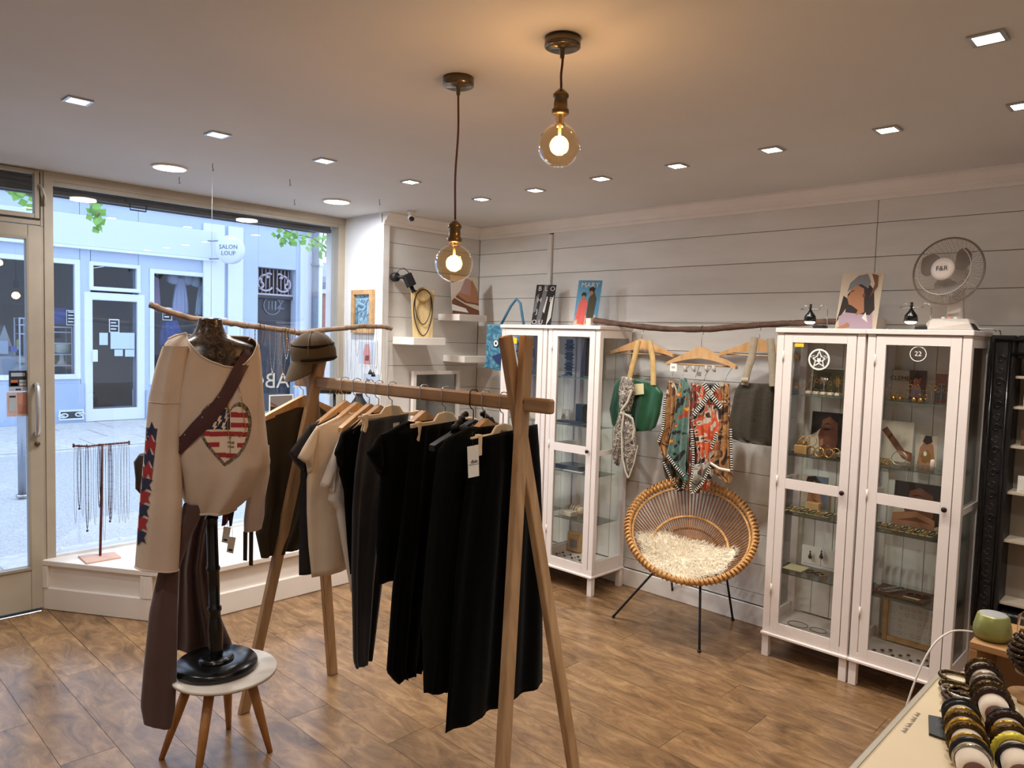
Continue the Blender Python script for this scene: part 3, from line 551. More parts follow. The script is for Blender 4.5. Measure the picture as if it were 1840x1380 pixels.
card('poster', 'portrait card of a person in a grey beret on the cabinet between two black lamps', 'poster', p2, (1,.12,0), (.05,.1,1), .185, .275,
  [(hair, [(.0,.1),(.3,.5),(.1,.6),(.05,.3)]), (plil, [(.1,0),(.05,.22),(.3,.36),(.55,.4),(.85,.35),(.92,0)]), (hair, [(.2,.3),(.2,.62),(.35,.78),(.62,.85),(.82,.7),(.9,.35),(.8,.25)]), (skin, [(.34,.42),(.26,.44),(.22,.52),(.19,.56),(.25,.62),(.26,.74),(.42,.78),(.58,.72),(.62,.5),(.66,.3),(.46,.24),(.5,.34)]), (pgrey, [(.18,.66),(.22,.82),(.4,.95),(.62,.98),(.72,.84),(.68,.72),(.5,.8),(.35,.76)]), (skin_d, blob(.6,.6,.035,.035)), (pblk, [(.24,.66),(.36,.7),(.35,.68),(.25,.645)]), (skin_d, [(.74,.55),(.9,.75),(.88,.95),(.72,.98),(.82,.8)]), (pwht, [(.62,.2),(.78,.12),(.7,.3)]), (skin, [(.0,0),(.3,.12),(.36,.06),(.2,0)])], pbeige)
# desk lamps clipped on the cabinets
def clip_lamp(px, py, lab):
    y = CF+.05; b = ony(px, py, y); t = thing('clip_lamp', lab, 'lamp', (b.x, y, CT)); z = b.z
    obj('clamp', MB().box((b.x+.02, y-.02, CT), (b.x+.075, y+.04, CT+.018)), black_matte, t, bevel=.003)
    obj('lamp_shade', MB().lathe((b.x, y, z+.035), [(.007,.035),(.010,.028),(.026,.006),(.030,-.022),(.028,-.022),(.022,.004),(.006,.024)], 24).tube([(b.x, y, z+.066), (b.x, y, z+.10)], .006, 8), black_gloss, t)
    obj('bulb', MB().ball((b.x, y, z+.012), .024, 14, (1,1,.45)), emitmat('halogen', (1,.97,.75), 18), t)
    obj('arm', MB().tube([(b.x-.05, y, z+.075), (b.x+.05, y, z+.075)], .0028, 6).tube([(b.x-.045, y, z+.076), (b.x-.035, y, z+.092), (b.x-.02, y, z+.094), (b.x-.006, y, z+.08)], .0018, 5)
        .tube([(b.x+.04, y, z+.076), (b.x+.05, y+.005, z+.094), (b.x+.065, y+.01, z+.095), (b.x+.078, y+.012, z+.075), (b.x+.08, y+.012, CT+.01)], .0022, 6), steel, t)
    lo = light('lamp', 'SPOT', (0, 0, z-CT-.0), 3.0, (1.0,.9,.66), spot_size=radians(120), spot_blend=.6, shadow_soft_size=.02); lo.parent = t
    return t
clip_lamp(1455, 583, 'black clip lamp left of the beret portrait card on the cabinet'); clip_lamp(1636, 583, 'black clip lamp left of the white table fan')
# lights inside cabinets are the room spots only
# ------------------------------------------------------------------ table fan
fx = ony(1703, 487, 3.70); t = thing('table_fan', 'white table fan with grey blades on top of the right cabinet', 'fan', (fx.x, 3.74, CT))
fan_w = mat('fan_plastic', (206,196,186), .4); fan_g = mat('fan_blade', (122,108,100), .45)
bs = ony(1710, 578, 3.70); bw0 = ony(1668,590,3.66).x; bw1 = ony(1746,590,3.66).x
obj('base', MB().prism([(bw0, 3.64, CT), (bw1+.01, 3.64, CT), (bw1-.005, 3.64, CT+.03), (bw1-.02, 3.68, CT+.052), (bw0+.0, 3.68, CT+.052), (bw0-.006, 3.64, CT+.03)], (0,.16,0)), fan_w, t, bevel=.004)
for k in range(3): obj('button', MB().cbox((bs.x-.01+(k-1)*.024, 3.70, CT+.054), (.016,.014,.012)), mat('fan_button%d' % k, [(226,222,214),(220,150,140),(226,222,214)][k], .4), t, bevel=.002)
cx_ = ony(1718, 560, 3.76).x
obj('neck', MB().prism([(cx_-.034, 3.735, CT+.05), (cx_+.032, 3.735, CT+.05), (cx_+.024, 3.735, fx.z-.07), (cx_-.024, 3.735, fx.z-.07)], (0,.045,0)), fan_w, t, bevel=.006)
fc = Vector((fx.x, 3.70, fx.z)); ax = Vector((-.18,-1,.12)).normalized(); Q = Vector((0,0,1)).rotation_difference(ax)
def fp(r, a, h): return fc + Q @ Vector((r*cos(a), r*sin(a), h))
obj('motor', MB().lathe(fc - ax*.11, [(.02,-.01),(.045,.0),(.05,.05),(.035,.08)], 24, ax), fan_w, t)
FR = .148
cage = MB(); 
for k in range(84):
    a = 2*pi*k/84
    cage.tube([fp(.05, a, .048), fp(.11, a, .043), fp(FR-.012, a, .026), fp(FR, a, 0)], .001, 3, False)
    if k % 2: cage.tube([fp(.045, a, -.06), fp(.11, a, -.052), fp(FR, a, 0)], .0008, 3, False)
cg = obj('cage', cage, mat('cage_wire', (176,164,152), .45), t, fix=False); cg['kind'] = 'stuff'
obj('cage_rim', MB().tube([fp(FR, 2*pi*i/48, 0) for i in range(48)], .0042, 8, closed=True), mat('fan_rim', (128,114,104), .45), t)
obj('cage_ring', MB().tube([fp(.112, 2*pi*i/48, .0435) for i in range(48)], .0016, 6, closed=True), fan_w, t)
fh = obj('hub_cap', MB().lathe(fc+ax*.044, [(.05,0),(.049,.007),(.03,.011),(.0002,.012)], 32, ax), mat('fan_badge', (226,214,206), .35), t)
mb = MB(); text_mb(mb, 'F&R', .030, fc+ax*.0575, Q@Vector((0,-1,0)) if (Q@Vector((0,-1,0))).x > .3 else (1,-.18,0), (0,.12,1)); obj('lettering', mb, mat('badge_ink', (72,62,58), .5), fh)
for k, a0 in enumerate((.25, 2.35, 4.45)):
    rows = []
    for i in range(11):
        f = i/10; r_ = .035 + .083*f; wd = 1.25*max(.05, sin(pi*(.14+.80*f)))**.55
        rows.append([fp(r_, a0+wd*(j/6-.5)+.35*f, .024-.03*(j/6)) for j in range(7)])
    b = MB().grid(rows); back = [[p-ax*.0016 for p in r] for r in rows]; b.grid(back); obj('blade', b, fan_g, t, fix=False)
obj('power_cord', MB().tube(sm([(bw1+.0, 3.76, CT+.012), (bw1+.05, 3.80, CT+.01), (-.74, 3.84, CT+.004), (-.735, 3.93, 1.66), (-.745, 3.93, 1.3), (-.768, 3.945, .98), (-.75, 3.93, .85), (-.762, 3.93, .3)]), .003, 6), mat('white_cord', (216,208,198), .5), t)
for k, dx in enumerate((0, .02)):
    tag(obj('cable', MB().tube(sm([(-.757+dx, 3.95, .9+.1*k), (-.735-dx*.4, 3.952, .72), (-.76+dx*.3, 3.95, .5), (-.745+dx, 3.95, .28), (-.75+dx, 3.92, .01)]), .003, 6), MATS['white_cord']), 'thin white cable hanging beside the right cabinet, %s of two' % ('left', 'right')[k], 'cable')
tag(obj('cardboard_wedge', MB().prism([(-.812, 3.66, CT), (-.775, 3.66, CT), (-.80, 3.66, CT+.032)], (0,.07,0)), black_matte), 'small black folded card beside the fan base on the cabinet corner', 'card')
# ------------------------------------------------------------------ wall shelves in the niche
def wshelf(z0, y0, y1, lab, z1, d=.24):
    t = obj('wall_shelf', MB().box((NX, y0, z0), (NX+d, y1, z1)), white_paint, bevel=.002); tag(t, lab, 'shelf'); return t
SZ1 = onx(743,606,NX+.24).z; wshelf(onx(743,620,NX+.24).z, 3.156, 3.445, 'white wall shelf carrying the necklace bust', SZ1)
SZ2 = onx(826,564,NX+.24).z; wshelf(onx(826,576,NX+.24).z, 3.57, 3.845, 'white wall shelf carrying the photo card of hands', SZ2)
wshelf(onx(837,652,NX+.24).z, 3.629, 3.905, 'empty white wall shelf below the photo card', onx(837,640,NX+.24).z)
# wooden necklace bust
by0 = 3.325; t = thing('necklace_bust', 'pale wooden necklace display bust on the left wall shelf', 'display stand', (NX+.12, by0+.0, SZ1))
bwood = wood('pale_wood', (222,194,140), (196,164,108), .55, (6,6,1), 5); ex = Vector((.42,.9,0)).normalized(); nn = Vector((ex.y,-ex.x,0)); c0 = Vector((NX+.12, by0, SZ1))
def bp(u, v, d=0): return c0+ex*u+Vector((0,0,v))+nn*d-nn*.10*(v/.35)*.35+nn*.02
obj('panel', MB().prism([bp(-.068,.001), bp(.072,.001), bp(.088,.335), bp(-.084,.335)], -nn*.012), bwood, t, bevel=.002)
obj('neck_block', MB().lathe(bp(.0,.298), [(.050,.0),(.050,.03),(.046,.034)], 32, (nn+Vector((0,0,.25))).normalized()), bwood, t)
def neck_loop(w_, drop, r_): return MB().tube([bp(w_*sin(a)*(1-.35*(.5-.5*cos(a))), .338-drop*(.5-.5*cos(a)), .012+.03*(.5+.5*cos(a))**4) for a in [2*pi*i/36 for i in range(36)]], r_, 6, closed=True)
dk = mat('dark_beads', (46,34,28), .4)
tag(obj('necklace', neck_loop(.070, .245, .0032), dk), 'shorter dark bead necklace on the wooden bust', 'necklace'); tag(obj('necklace', neck_loop(.080, .325, .004), dk), 'longer dark bead necklace on the wooden bust', 'necklace')
# photo card of hands
card('photo_card', 'tall photo card of folded hands standing on the upper wall shelf', 'photo', (NX+.10, 3.625, SZ2+.001), (.35,.94,0), (-.12,0,1), .215, .29, [(skin_d, [(.0,.0),(1,.0),(1,.12),(.5,.26),(.1,.42),(0,.35)]), (mat('print_pale', (214,196,184), .6), [(0,.45),(.35,.6),(.6,.95),(.3,1),(0,1)]), (skin, [(.2,.5),(.5,.36),(1,.24),(1,.6),(.8,.9),(.5,.75)]), (mat('print_rose', (176,138,126), .6), [(.3,.56),(.7,.5),(.75,.9),(.55,.95)]), (skin_d, [(.2,.5),(.55,.34),(1,.3),(1,.26),(.5,.3),(.15,.44)]), (pwht, [(0,.1),(.6,.05),(.5,.16),(0,.26)])], pbeige, t=.006)
# mirror leaning in the niche
my0 = onx(743, 700, NX+.05).y; my1 = onx(826, 700, NX+.05).y; mz = onx(745, 667, NX+.05).z
t = thing('niche_mirror', 'white framed mirror against the boarded wall below the shelves', 'mirror', (NX+.05, (my0+my1)/2, .02)); fr = MB(); fw = .026
for a, b in (((NX+.02, my0, .02), (NX+.05, my0+fw, mz)), ((NX+.02, my1-fw, .02), (NX+.05, my1, mz)), ((NX+.02, my0+fw, mz-fw), (NX+.05, my1-fw, mz)), ((NX+.02, my0+fw, .02), (NX+.05, my1-fw, .02+fw))): fr.box(a, b)
obj('frame', fr, white_paint, t); mir = mat('mirror_glass', (150,146,140), .12, 1.0); obj('mirror_glass', MB().box((NX+.025, my0+fw, .02+fw), (NX+.032, my1-fw, mz-fw)), mir, t)
# black wall floodlight
fp_ = onx(708, 498, NX+.012); t = thing('wall_lamp', 'black adjustable lamp on the boarded wall left of the necklace bust', 'lamp', fp_)
obj('wall_plate', MB().lathe(fp_, [(.032,0),(.032,.03),(.026,.038),(.012,.042)], 20, (1,0,0)), black_matte, t)
h0 = fp_+Vector((.10,.055,-.02)); obj('arm', MB().tube([fp_+Vector((.03,0,0)), fp_+Vector((.07,.02,.0)), h0], .012, 10), black_matte, t)
hb_ = MB(); ang = Vector((.25,.35,-.9)).normalized(); sd = Vector((.9,-.3,.15)).normalized(); hb_.beam(h0-ang*.045, h0+ang*.045, .05, .06, sd); obj('lamp_head', hb_, black_matte, t, bevel=.004)
obj('sensor', MB().lathe(h0+ang*.045-sd*.01, [(.014,0),(.014,.03),(.017,.032),(.017,.045)], 14, ang), black_matte, t)
obj('cable', MB().tube([fp_+Vector((.03,0,.02)), fp_+Vector((.04,.01,.05)), fp_+Vector((.06,.04,.062)), fp_+Vector((.08,.06,.04)), h0+Vector((0,.01,.03))], .003, 6), black_gloss, t)
# ceiling camera
cp = onz(740, 379, CH); t = thing('ceiling_camera', 'small white security camera on the ceiling near the niche', 'camera', cp)
obj('mount', MB().lathe(cp-Vector((0,0,.0)), [(.03,0),(.03,-.012),(.026,-.022),(.012,-.03)], 20), white_paint, t)
cdn = Vector((.55,-.45,-.55)).normalized(); cc = cp+Vector((0,0,-.04)); obj('body', MB().lathe(cc-cdn*.035, [(.012,0),(.022,.006),(.025,.05),(.022,.062)], 20, cdn), white_paint, t); obj('lens', MB().lathe(cc+cdn*.0255, [(.019,0),(.018,.003),(.0002,.004)], 20, cdn), black_gloss, t)
# pendants
gl_b = glassmat('amber_glass', (1.0,.87,.66), .05)
def pendant(x, y, zs, zb, r_, lab, wob):
    t = thing('pendant_lamp', lab, 'lamp', (x, y, CH)); O = Vector((x, y, 0))
    obj('ceiling_rose', MB().lathe(O+Vector((0,0,CH)), [(.05,0),(.05,-.026),(.044,-.029),(.008,-.03),(.006,-.055)], 36), mat('rose_metal', (112,98,78), .22, .9), t)
    obj('cord', MB().tube([(x+wob*sin(k/12*pi*2)*.006*sin(k/12*pi), y, CH-.03+(zs+.075-CH+.03)*k/12) for k in range(13)], .0034, 8), mat('brown_cord', (84,42,30), .7), t)
    obj('socket', MB().lathe(O+Vector((0,0,zs)), [(.019,0),(.024,.004),(.024,.014),(.0195,.018),(.0185,.045),(.022,.048),(.022,.056),(.017,.062),(.006,.072)], 28), brass_old, t)
    h = zs-zb; gp = [(.0135, h)]; gp += [(.0135, h-.01)] + [(r_*cos(a), r_*sin(a)) for a in [radians(72-8*k) for k in range(21)]] + [(.0002, -r_)]
    b = obj('bulb', MB().lathe(O+Vector((0,0,zb)), gp, 40), gl_b, t, fix=False)
    fm_ = emitmat('filament', (1.0,.62,.26), 90); mb = MB()
    for k in range(5):
        a = 2*pi*k/5; mb.tube([(x+.012*cos(a), y+.012*sin(a), zb-.02), (x+.009*cos(a+.5), y+.009*sin(a+.5), zb+.024)], .003, 6)
    obj('filament', mb, fm_, b); obj('glass_stem', MB().tube([(x, y, zb+.02), (x, y, zs)], .004, 8), mat('stem_glass', (210,180,130), .2), b)
    lo = light('bulb_light', 'POINT', (0, 0, zb-CH), BULB_W, (1.0,.62,.32), shadow_soft_size=.03); lo.parent = t
pendant(-1.842, 1.618, 1.905, 1.838, .0625, 'brass pendant lamp with amber globe bulb on the long cord', 1.0)
pendant(-1.378, 1.590, 2.224, 2.14, .060, 'brass pendant lamp with amber globe bulb on the short cord', .4)
# ceiling hooks
for k, (px, py) in enumerate(((382,298),(521,326),(529,362),(682,362),(322,322))):
    p = onz(px, py-4, CH); o = obj('ceiling_hook', MB().tube([p, p-Vector((0,0,.02)), p+Vector((.006,0,-.026)), p+Vector((.002,.004,-.036)), p+Vector((-.007,0,-.03))], .0016, 6), black_matte)
    tag(o, ['tiny black ceiling hook holding the string of the window branch', 'tiny black ceiling hook right of the string hook', 'tiny black hook left of the right round panel light', 'tiny black ceiling hook by the niche corner', 'tiny black hook below the left round panel light'][k], 'hook', 'ceiling hooks')
# ================================================================== BLACK FRAMED SHELVES at the right
fx0, fx1 = -.752, -.05; fz0, fz1 = .36, 1.675; fy = 3.80
t = thing('framed_display_shelf', 'pale display shelves inside a wide ornate black frame at the right edge', 'shelf', ((fx0+fx1)/2, 3.87, fz0))
orn = mat('ornate_black', (20,18,18), .42, var=.9, scale=26, bump=1.0, stretch=(1,1,.45), bscale=24)
for nm, a, b in (('frame_side', (fx0, fy, fz0), (fx0+.10, BY-.02, fz1)), ('frame_side', (fx1-.10, fy, fz0), (fx1, BY-.02, fz1)), ('frame_top', (fx0+.10, fy, fz1-.10), (fx1-.10, BY-.02, fz1)), ('frame_bottom', (fx0+.10, fy, fz0), (fx1-.10, BY-.02, fz0+.10))):
    obj(nm, MB().box(a, b), orn, t, bevel=.008)
li = MB(); 
for x in (fx0+.018, fx0+.078): li.tube([(x, fy-.004, fz0+.03), (x, fy-.004, fz1-.03)], .007, 8)
li.tube([(fx0+.02, fy-.004, fz1-.02), (fx1-.02, fy-.004, fz1-.02)], .007, 8); li.tube([(fx0+.08, fy-.004, fz1-.08), (fx1-.08, fy-.004, fz1-.08)], .007, 8)
obj('frame_bead', li, black_gloss, t)
for k in range(26):
    z = fz0+.06+k*.05
    if z < fz1-.1:
        c = Vector((fx0+.048, fy-.001, z)); mb = MB().tube([c+Vector((.016*cos(a)*(1-a/9), -.002, .02*sin(a)*(1-a/9)))*(1 if k % 2 else -1)*1.0 for a in [j*.6 for j in range(10)]], .0035, 5); obj('scroll_ornament', mb, orn, t)
dull = mat('shaded_white_paint', (150,136,120), .6); obj('back_panel', MB().box((fx0+.09, BY-.035, fz0+.09), (fx1-.09, BY-.022, fz1-.09)), dull, t)  # whitish panel; the shade inside the frame is put into its colour
fsh = [ony(1832, yy, fy+.03).z for yy in (731, 802, 886, 974)]
for z in fsh + [1.5, .5]: obj('shelf', MB().box((fx0+.10, fy+.03, z-.012), (fx1-.10, BY-.035, z)), mat('shaded_shelf_white', (196,182,162), .6), t, bevel=.001)  # whitish shelves toned down, their shade painted into the colour
bxm = mat('gift_box', (206,186,152), .6); bxr = mat('box_brown', (96,62,44), .5)
for k, z in enumerate(fsh[:3]):
    for j in range(2):
        o = obj('jewellery_box', MB().box((fx0+.13+j*.09, fy+.06, z+.0), (fx0+.20+j*.09, fy+.075, z+.07+.01*j)).box((fx0+.137+j*.09, fy+.058, z+.007), (fx0+.193+j*.09, fy+.061, z+.06)), [bxm, bxr, pwht][k]); tag(o, '%s card box on the framed shelves, %s shelf from the top, %s' % (['beige','brown','white'][k], ['first','second','third'][k], ['left','right'][j]), 'box', 'boxes on the framed shelves')
# wooden side shelf with speaker, jar and globe
sz = .72; sx0 = onz(1742,1152,sz).x; sy0 = onz(1742,1152,sz).y
t = thing('wooden_box_shelf', 'low open wooden box shelf behind the counter, speaker on it', 'shelf', (sx0+.25, sy0+.13, 0)); tk = .022
shelf_wood = wood('shelf_wood', (184,140,92), (152,110,68), .45, (1,8,8), 3)
for nm, a, b in (('top', (sx0, sy0, sz-tk), (sx0+.6, sy0+.28, sz)), ('side_panel', (sx0, sy0, 0), (sx0+tk, sy0+.28, sz-tk)), ('side_panel', (sx0+.578, sy0, 0), (sx0+.6, sy0+.28, sz-tk)), ('shelf', (sx0+tk, sy0, .36), (sx0+.578, sy0+.28, .38)), ('back_panel', (sx0+tk, sy0+.268, 0), (sx0+.578, sy0+.28, sz-tk))):
    obj(nm, MB().box(a, b), shelf_wood, t, bevel=.002)
sp = onz(1777, 1142, sz); r_ = .052
t = thing('speaker', 'round olive green smart speaker with pale top on the wooden shelf', 'speaker', (sp.x+.012, sy0+.075, sz)); O = Vector((sp.x+.012, sy0+.075, sz))
obj('body', MB().lathe(O, [(r_*.7,.0),(r_*.86,.004),(r_,.022),(r_*.98,.038),(r_*.82,.074),(r_*.74,.078)], 40), mat('olive_shell', (142,142,80), .35, .3), t); obj('top', MB().lathe(O+Vector((0,0,.0775)), [(.0002,.001),(r_*.7,.001),(r_*.74,0)], 40), mat('speaker_top', (150,148,144), .6), t)
jp = Vector((O.x+.115, sy0+.09, sz)); t = thing('jewellery_jar', 'clear jar crowded with brown jewellery right of the green speaker', 'jar', jp)
obj('jar_glass', MB().lathe(jp, [(.045,0),(.055,.01),(.055,.09),(.035,.11),(.035,.118)], 28), glass, t, fix=False)
mb = MB(); 
for k in range(16): mb.ball(jp+Vector((random.uniform(-.03,.03), random.uniform(-.03,.03), .018+random.uniform(0,.07))), random.uniform(.008,.014), 8)
o = obj('trinkets', mb, bronze, t); o['kind'] = 'stuff'; obj('lid', MB().lathe(jp+Vector((0,0,.118)), [(.038,0),(.038,.012),(.01,.02),(.008,.03),(.012,.036)], 24), black_gloss, t)
tag(obj('speaker_cable', MB().tube(sm([O+Vector((-.045,-.01,.01)), O+Vector((-.10,-.05,.005)), O+Vector((-.14,-.12,-.05)), O+Vector((-.17,-.2,-.2)), O+Vector((-.19,-.26,-.42)), O+Vector((-.19,-.28,-.715))]), .003, 8), MATS['white_cord']), 'white cable bending down from the green speaker', 'cable')
# ================================================================== COUNTER
cz = .95; cx0 = -.372; cy1 = 1.675
cream = mat('counter_top_cream', (226,204,166), .35, var=.06, scale=4)
t = thing('counter', 'cream topped sales counter in the lower right corner', 'counter', (cx0+.4, .9, 0))
obj('worktop', MB().box((cx0, -.2, cz-.03), (EX-.03, cy1, cz)), cream, t, bevel=.006)
obj('edge_strip', MB().box((cx0-.014, -.2, cz-.034), (cx0, cy1, cz-.008)).box((cx0-.014, cy1, cz-.034), (EX-.03, cy1+.014, cz-.008)), mat('edge_grey', (176,166,148), .35, .3), t, bevel=.003)
obj('body', MB().box((cx0+.03, -.2, 0), (EX-.05, cy1-.04, cz-.034)), cab_paint, t)
a = onz(1627,1318,cz); b = onz(1655,1282,cz); mb = MB(); d = (b-a); dn = d.normalized(); sdv = Vector((-dn.y, dn.x, 0))
for k in range(26):
    if k % 7 != 6: q = a+d*(k/26)+Vector((0,0,.0006)); hgt_ = .004+.002*(k*5 % 3); mb.add([q, q+dn*.0016, q+dn*.0016+sdv*hgt_, q+sdv*hgt_], [(0,1,2,3)])
l3 = obj('edge_print', mb, mat('faded_ink', (120,108,94), .6), t, fix=False); l3['kind'] = 'stuff'
# bracelet cushions with bangles
cush = mat('velvet_cushion', (226,208,186), .85, sheen=.6, var=.04, scale=20); 
bang_m = [mat('bangle_dark_brass', (84,66,42), .28, .95, var=.5, scale=90, bump=.6), mat('bangle_brown', (58,40,30), .32, .6, var=.5, scale=120, bump=.5), mat('bangle_gold', (196,156,70), .25, 1.0, var=.3, scale=90, bump=.4), mat('bangle_silver', (170,160,146), .22, 1.0, var=.3, scale=90, bump=.4), mat('bangle_yellow', (222,204,70), .4, .2, var=.2, scale=90), mat('bangle_black', (26,26,26), .3, .2, var=.4, scale=80)]
bn = ['antique brass','brown beaded','gold','silver','yellow woven','black']
def roll(p, q, r_, seq, lab, grp):
    p = Vector(p); q = Vector(q); d = q-p; Ln = d.length; d.normalize()
    t = thing('bracelet_cushion', 'cream roll-shaped bracelet cushion '+lab, 'display stand', (p+q)/2-Vector((0,0,r_)))
    obj('cushion', MB().lathe(p, [(r_*.75,-.002),(r_*.96,.004),(r_,.014),(r_,Ln-.014),(r_*.96,Ln-.004),(r_*.75,Ln+.002)], 28, d), cush, t); obj('end_disc', MB().lathe(p-d*.003, [(.0002,-.001),(r_*.72,-.001),(r_*.74,.002)], 28, d), mat('cushion_end', (112,72,58), .7), t)
    mb = MB(); s_ = d.cross(Vector((0,0,1))).normalized()
    for k in (-1, 1): mb.tube([q-d*.01+s_*k*r_*.3, q+d*.012+s_*k*r_*.95+Vector((0,0,-.2*r_)), q-d*.004+s_*k*r_*1.25+Vector((0,0,-.3*r_))], [r_*.3, r_*.22, r_*.1], 8)
    obj('pillow_corner', mb, cush, t)
    a = d.orthogonal().normalized(); b = d.cross(a)
    for i, (s, mi, rr) in enumerate(seq):
        c = p+d*Ln*s; rr *= 1.25; w_ = r_+rr*.9; tw = random.uniform(-.12,.12); mb = MB()
        pts = [c+(a*cos(x)+b*sin(x))*w_+d*(tw*w_*cos(x)) for x in [2*pi*k/28 for k in range(28)]]; mb.tube(pts, rr, 8, closed=True)
        if mi in (0,1,4):
            for k in range(0, 28): mb.ball(pts[k]+(pts[k]-c).normalized()*rr*.5, rr*.62, 6)
        o = obj('bangle', mb, bang_m[mi]); tag(o, '%s bangle, number %d from the front, on the %s cushion' % (bn[mi], i+1, lab.split(' on the')[0].replace('in the ','').replace(' row','')), 'bangle', grp)
c1 = onz(1762,1330,cz+.03); c1b = onz(1716,1268,cz+.03)
roll(onz(1752,1388,cz+.023), onz(1724,1276,cz+.023), .023, [(.16,3,.002),(.24,5,.003),(.33,2,.002),(.45,0,.0035),(.55,2,.003),(.66,0,.0032),(.76,2,.0022),(.86,5,.0028),(.94,5,.0026)], 'front left on the counter', 'bangles on the front left cushion')
roll(onz(1836,1392,cz+.023), onz(1806,1296,cz+.023), .023, [(.22,5,.003),(.36,4,.0045),(.54,0,.0035),(.68,2,.002),(.8,1,.0045),(.92,5,.003)], 'front right on the counter', 'bangles on the front right cushion')
roll(onz(1790,1284,cz+.023), onz(1763,1202,cz+.023), .023, [(.18,1,.0042),(.33,0,.004),(.47,1,.003),(.6,3,.002),(.72,1,.0042),(.9,0,.0032)], 'in the back row on the counter', 'bangles on the back cushion')
# loose bangles lying in front of the back cushion
for i, (px, py, m) in enumerate(((1722,1222,0),(1724,1240,0),(1727,1250,3),(1730,1262,1),(1738,1256,0))):
    p = onz(px, py, cz+.004+.0012*i); mb = MB(); tl = .08*i; pts = [p+Vector((.032*cos(x), .025*sin(x), .0042+tl*.012*cos(x+i))) for x in [2*pi*k/26 for k in range(26)]]; mb.tube(pts, .0040, 8, closed=True)
    for k in range(0, 26, 1): mb.ball(pts[k]+Vector((0,0,.001)), .0028, 6)
    tag(obj('loose_bangle', mb, bang_m[m]), '%s bangle lying loose on the white cloth, number %d from the back' % (bn[m], i+1), 'bangle', 'loose bangles on the counter')
cl = MB(); a = onz(1696,1206,cz+.001); b = onz(1762,1212,cz+.001); c = onz(1770,1275,cz+.001); d = onz(1722,1270,cz+.001); cl.prism([a, b, c, d], (0,0,.0022)); tag(obj('display_cloth', cl, mat('white_cloth', (232,216,186), .8)), 'small cream cloth under the loose bangles at the counter corner', 'cloth')
a, b, c, d = [onz(*q, cz+.0005) for q in ((1668,1288),(1704,1295),(1708,1335),(1669,1321))]
k = tag(obj('price_card', MB().prism([a, b, c, d], (0,0,.004)), mat('black_card', (24,24,24), .45)), 'black rectangular card beside the front left bracelet cushion', 'card')
mb = MB(); q0_ = (a+b+c+d)/4+Vector((0,0,.0046)); e1_ = (c-b).normalized(); e2_ = (b-a).normalized()
for j_ in range(3): qq = q0_+e1_*(-.006+.005*j_); mb.add([qq-e2_*.006, qq+e2_*(.006-.002*j_), qq+e2_*(.006-.002*j_)+e1_*.0014, qq-e2_*.006+e1_*.0014], [(0,1,2,3)])
l4 = obj('card_print', mb, pgrey, fix=False); l4['kind'] = 'stuff'; l4.parent = k; l4.matrix_parent_inverse = Matrix.Translation(-k.location)
tag(obj('tray_rim', MB().beam(onz(1818,1240,cz+.004), onz(1830,1300,cz+.004), .008, .008).beam(onz(1774,1312,cz+.004), onz(1785,1400,cz+.004), .006, .008), cream), 'thin cream tray edges between the bracelet cushions', 'tray')['kind'] = 'stuff'
# sphere of bangles on a stand
gp_ = onz(1832, 1262, cz); c = gp_+Vector((.015,.03,0)); t = thing('bangle_stand', 'round wooden stand heaped with a ball of bronze bangles at the right edge', 'display stand', c)
obj('stand', MB().lathe(c, [(.04,0),(.04,.008),(.006,.012),(.005,.045),(.03,.05),(.03,.052)], 24), shelf_wood, t); g0 = c+Vector((0,0,.088))
for i in range(9):
    h = -.032+.008*i; r_ = sqrt(max(.0001, .04**2-h*h)); mb = MB(); pts = [g0+Vector((r_*cos(x), r_*sin(x), h+.003*sin(2*x+i))) for x in [2*pi*k/26 for k in range(26)]]; mb.tube(pts, .0045, 8, closed=True)
    for k in range(0, 26, 2): mb.ball(pts[k]*1.0+(pts[k]-g0)*.08, .0032, 6)
    tag(obj('bangle', mb, bang_m[i % 2]), '%s bangle heaped on the stand, layer %d from the bottom' % (bn[i % 2], i+1), 'bangle', 'bangles heaped on the wooden stand')
obj('finial', MB().ball(g0+Vector((0,0,.046)), .012, 10, (1,1,1.3)), cush, t)
# ================================================================== RATTAN CHAIR
Fp = Vector((-1.895, 3.30, .385)); Bp = Vector((-2.20, 3.83, .785)); cc = (Fp+Bp)/2
uax = (Bp-Fp).normalized(); wax = Vector((.867, .499, 0)); wax = (wax-uax*wax.dot(uax)).normalized(); nax = wax.cross(uax).normalized()
if nax.z < 0: nax = -nax
RR = (Bp-Fp).length/2; RW = .338
t = thing('rattan_chair', 'round rattan bowl chair on thin black legs with a cream fur on its seat', 'chair', (cc.x, cc.y, 0))
rat = wood('rattan', (214,164,98), (158,106,54), .42, (9,9,9), 4, bump=.1); rat_d = mat('rattan_stick', (150,98,50), .5, var=.25, scale=30)
def rim(a, k=1.0, d=0.0): return cc + uax*(-RR*k*cos(a)) + wax*(RW*k*sin(a)) + nax*d
def dep(k): return -.235*(1-(k**2.1))      # bowl depth at radius fraction k
obj('rim', MB().tube([rim(2*pi*i/72) for i in range(72)], .017, 10, closed=True), rat, t); obj('inner_hoop', MB().tube([rim(2*pi*i/60, .93, -.02) for i in range(60)], .007, 8, closed=True), rat, t)
obj('seat_hoop', MB().tube([rim(2*pi*i/60, .62, dep(.62)+.006) for i in range(60)], .008, 8, closed=True), rat, t); obj('seat_hoop', MB().tube([rim(2*pi*i/48, .34, dep(.34)-.008) for i in range(48)], .009, 8, closed=True), rat, t)
st0 = None; NS = 92
for i in range(NS):
    a = 2*pi*i/NS; mb = MB().tube([rim(a, k, dep(k)) for k in (.16,.3,.45,.6,.75,.88,.98)], .0038, 5)
    obj('stick', mb, rat_d, t)
